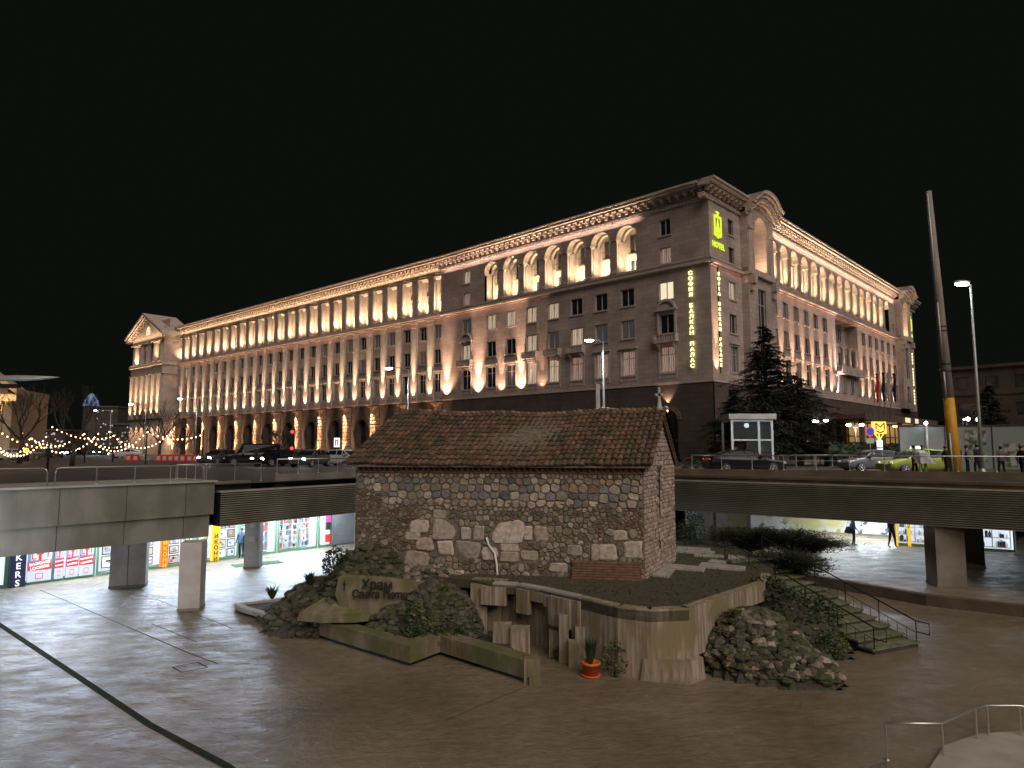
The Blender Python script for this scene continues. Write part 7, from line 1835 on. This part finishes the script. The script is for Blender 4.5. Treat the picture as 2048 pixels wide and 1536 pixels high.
for i, (a_, c_, y, sag, n) in enumerate(FS):
    A_ = D(*a_, y); B_ = D(*c_, y + 8)
    names = ['leftmost string of warm bulbs hanging low at the photo edge', 'long string of bulbs crossing high behind the thin tree', 'deeply sagging string left of the far block', 'nearly straight string above the red tail lamps', 'deepest sagging string under the far lamp', 'string of bulbs ending in front of the spreading bare tree', 'short string crossing the first lit half columns', 'short rising string in the left corner', 'string falling steeply behind the leftmost ones', 'small low string beside the end pavilion']
    festoon(names[i], A_, B_, sag, n)
    
for i, (px, y) in enumerate(((97, 45), (170, 72), (226, 75), (292, 68), (405, 66))):
    q = D(px, 905, y); t = thing('festoon_pole', ['slim dark pole holding strings at the left', 'slim dark pole before the far block', 'slim dark pole under the farthest lamp', 'slim dark pole left of the spreading tree', 'slim dark pole by the first lit columns'][i], 'pole', (q.x, y, ZS), 0, 'slim poles holding the string lights'); b = MB(); b.tube([(0, 0, 0), (0, 0, D(px, 860, y).z - ZS)], .07, 6); b.build('shaft', t, mat='black')
# red white barriers and traffic light
gB = 'red and white road barriers'
bar0 = None
for k, px in enumerate((258, 272, 318, 330, 342, 354, 366, 380, 392)):
    y = 84 - k * .6; q = D(px, 916, y)
    t = thing('road_barrier', 'red and white plastic road barrier in the row left of the traffic queue', 'barrier', (q.x, y, ZS), radians(8), gB)
    if bar0 is None:
        b = MB(); b.prism([(-.42, -.2), (.42, -.2), (.42, .2), (-.42, .2)], 0, .8, .8); bar0 = b.build('body', t, mat='pennant_red'); b = MB(); b.box(-.2, .2, -.21, -.19, .15, .6); st0 = b.build('stripe', t, mat='carwhite')
    else:
        for o in (bar0, st0): x = o.copy(); COL.objects.link(x); x.parent = t
q = D(584, 905, 64); t = thing('traffic_light', 'traffic light showing two red lamps above the queue of cars', 'traffic light', (q.x, 64, ZS)); b = MB(); b.tube([(0, 0, 0), (0, 0, 2.6)], .06, 6); b.build('pole', t, mat='black'); b = MB(); b.box(-.18, .18, -.12, .15, 1.4, 3.4); b.build('housing', t, mat='black')
for z_ in (3.1, 1.55): b = MB(); b.sphere((0, -.13, z_), .15, 8, (1, .5, 1)); b.build('red_lens', t, mat='tl')
q = D(674, 885, 66); t = thing('white_sign', 'small white rectangular sign with dark strokes before the lit arches', 'sign', (q.x, 66, ZS)); zt = D(674, 885, 66).z - ZS; b = MB(); b.tube([(0, 0, 0), (0, 0, zt)], .05, 6); b.build('post', t, mat='black'); b = MB(); b.box(-.28, .28, -.06, -.03, zt - .45, zt + .45); b.build('panel', t, mat='pwhite'); b = MB(); b.box(-.16, -.08, -.08, -.061, zt - .3, zt + .3); b.box(.05, .13, -.08, -.061, zt - .3, zt + .3); b.box(-.075, .045, -.08, -.061, zt + .18, zt + .26); b.build('marking', t, mat='black')
q = D(53, 908, 80); t = thing('warning_lamp', 'orange flashing roadwork lamp low at the left', 'warning lamp', (q.x, 80, ZS)); b = MB(); b.box(-.3, .3, -.1, .1, 0, 1.0); b.build('stand', t, mat='black'); b = MB(); b.sphere((0, -.1, 1.3), .28); M['amber'] = emat('amber_lamp', (1, .45, .02), 9); b.build('lens', t, mat='amber')
# blue lit dome of the far tower
q = D(182, 815, 260); t = thing('far_tower', 'small tower lit blue rising above the far boulevard', 'tower', (q.x, 260, 0)); M['bluelit'] = nmat('blue_lit_roof', (.2, .25, .4), rough=.8, emit=(.10, .16, .35), es=.6)
b = MB(); b.lathe([(2.6, 0), (2.6, q.z), (2.2, q.z + .5)], n=10); b.build('shaft', t, mat='tan'); b = MB(); b.lathe([(2.8, q.z + .5), (2.4, q.z + 2.5), (1.2, q.z + 4.5), (.4, q.z + 5.4), (0, q.z + 5.6)], n=10); b.build('spire', t, mat='bluelit')
# loose ground cover on the terrace top
rnd = random.Random(12); b = MB()
def inside(p, P):
    c_ = False; j = len(P) - 1
    for i in range(len(P)):
        if (P[i][1] > p[1]) != (P[j][1] > p[1]) and p[0] < (P[j][0] - P[i][0]) * (p[1] - P[i][1]) / (P[j][1] - P[i][1]) + P[i][0]: c_ = not c_
        j = i
    return c_
for k in range(5200):
    p = (rnd.uniform(-1, 10.5), rnd.uniform(19.8, 33))
    if not inside(p, TP): continue
    z = ZT - .06; a = rnd.uniform(0, 6.28); h = rnd.uniform(.02, .09) * (2.2 if rnd.random() < .05 else 1); w_ = rnd.uniform(.015, .04)
    b.mat(rnd.choice(['moss', 'moss', 'leafd', 'soil', 'leafm'] if k % 4 == 0 else ['moss', 'soil'])); dx_, dy_ = cos(a) * w_, sin(a) * w_
    b.poly([(p[0] - dx_, p[1] - dy_, z), (p[0] + dx_, p[1] + dy_, z), (p[0] + dx_ * .3 + rnd.uniform(-.03, .03), p[1] + dy_ * .3, z + h)])
stuff(b.build('ground_cover'))
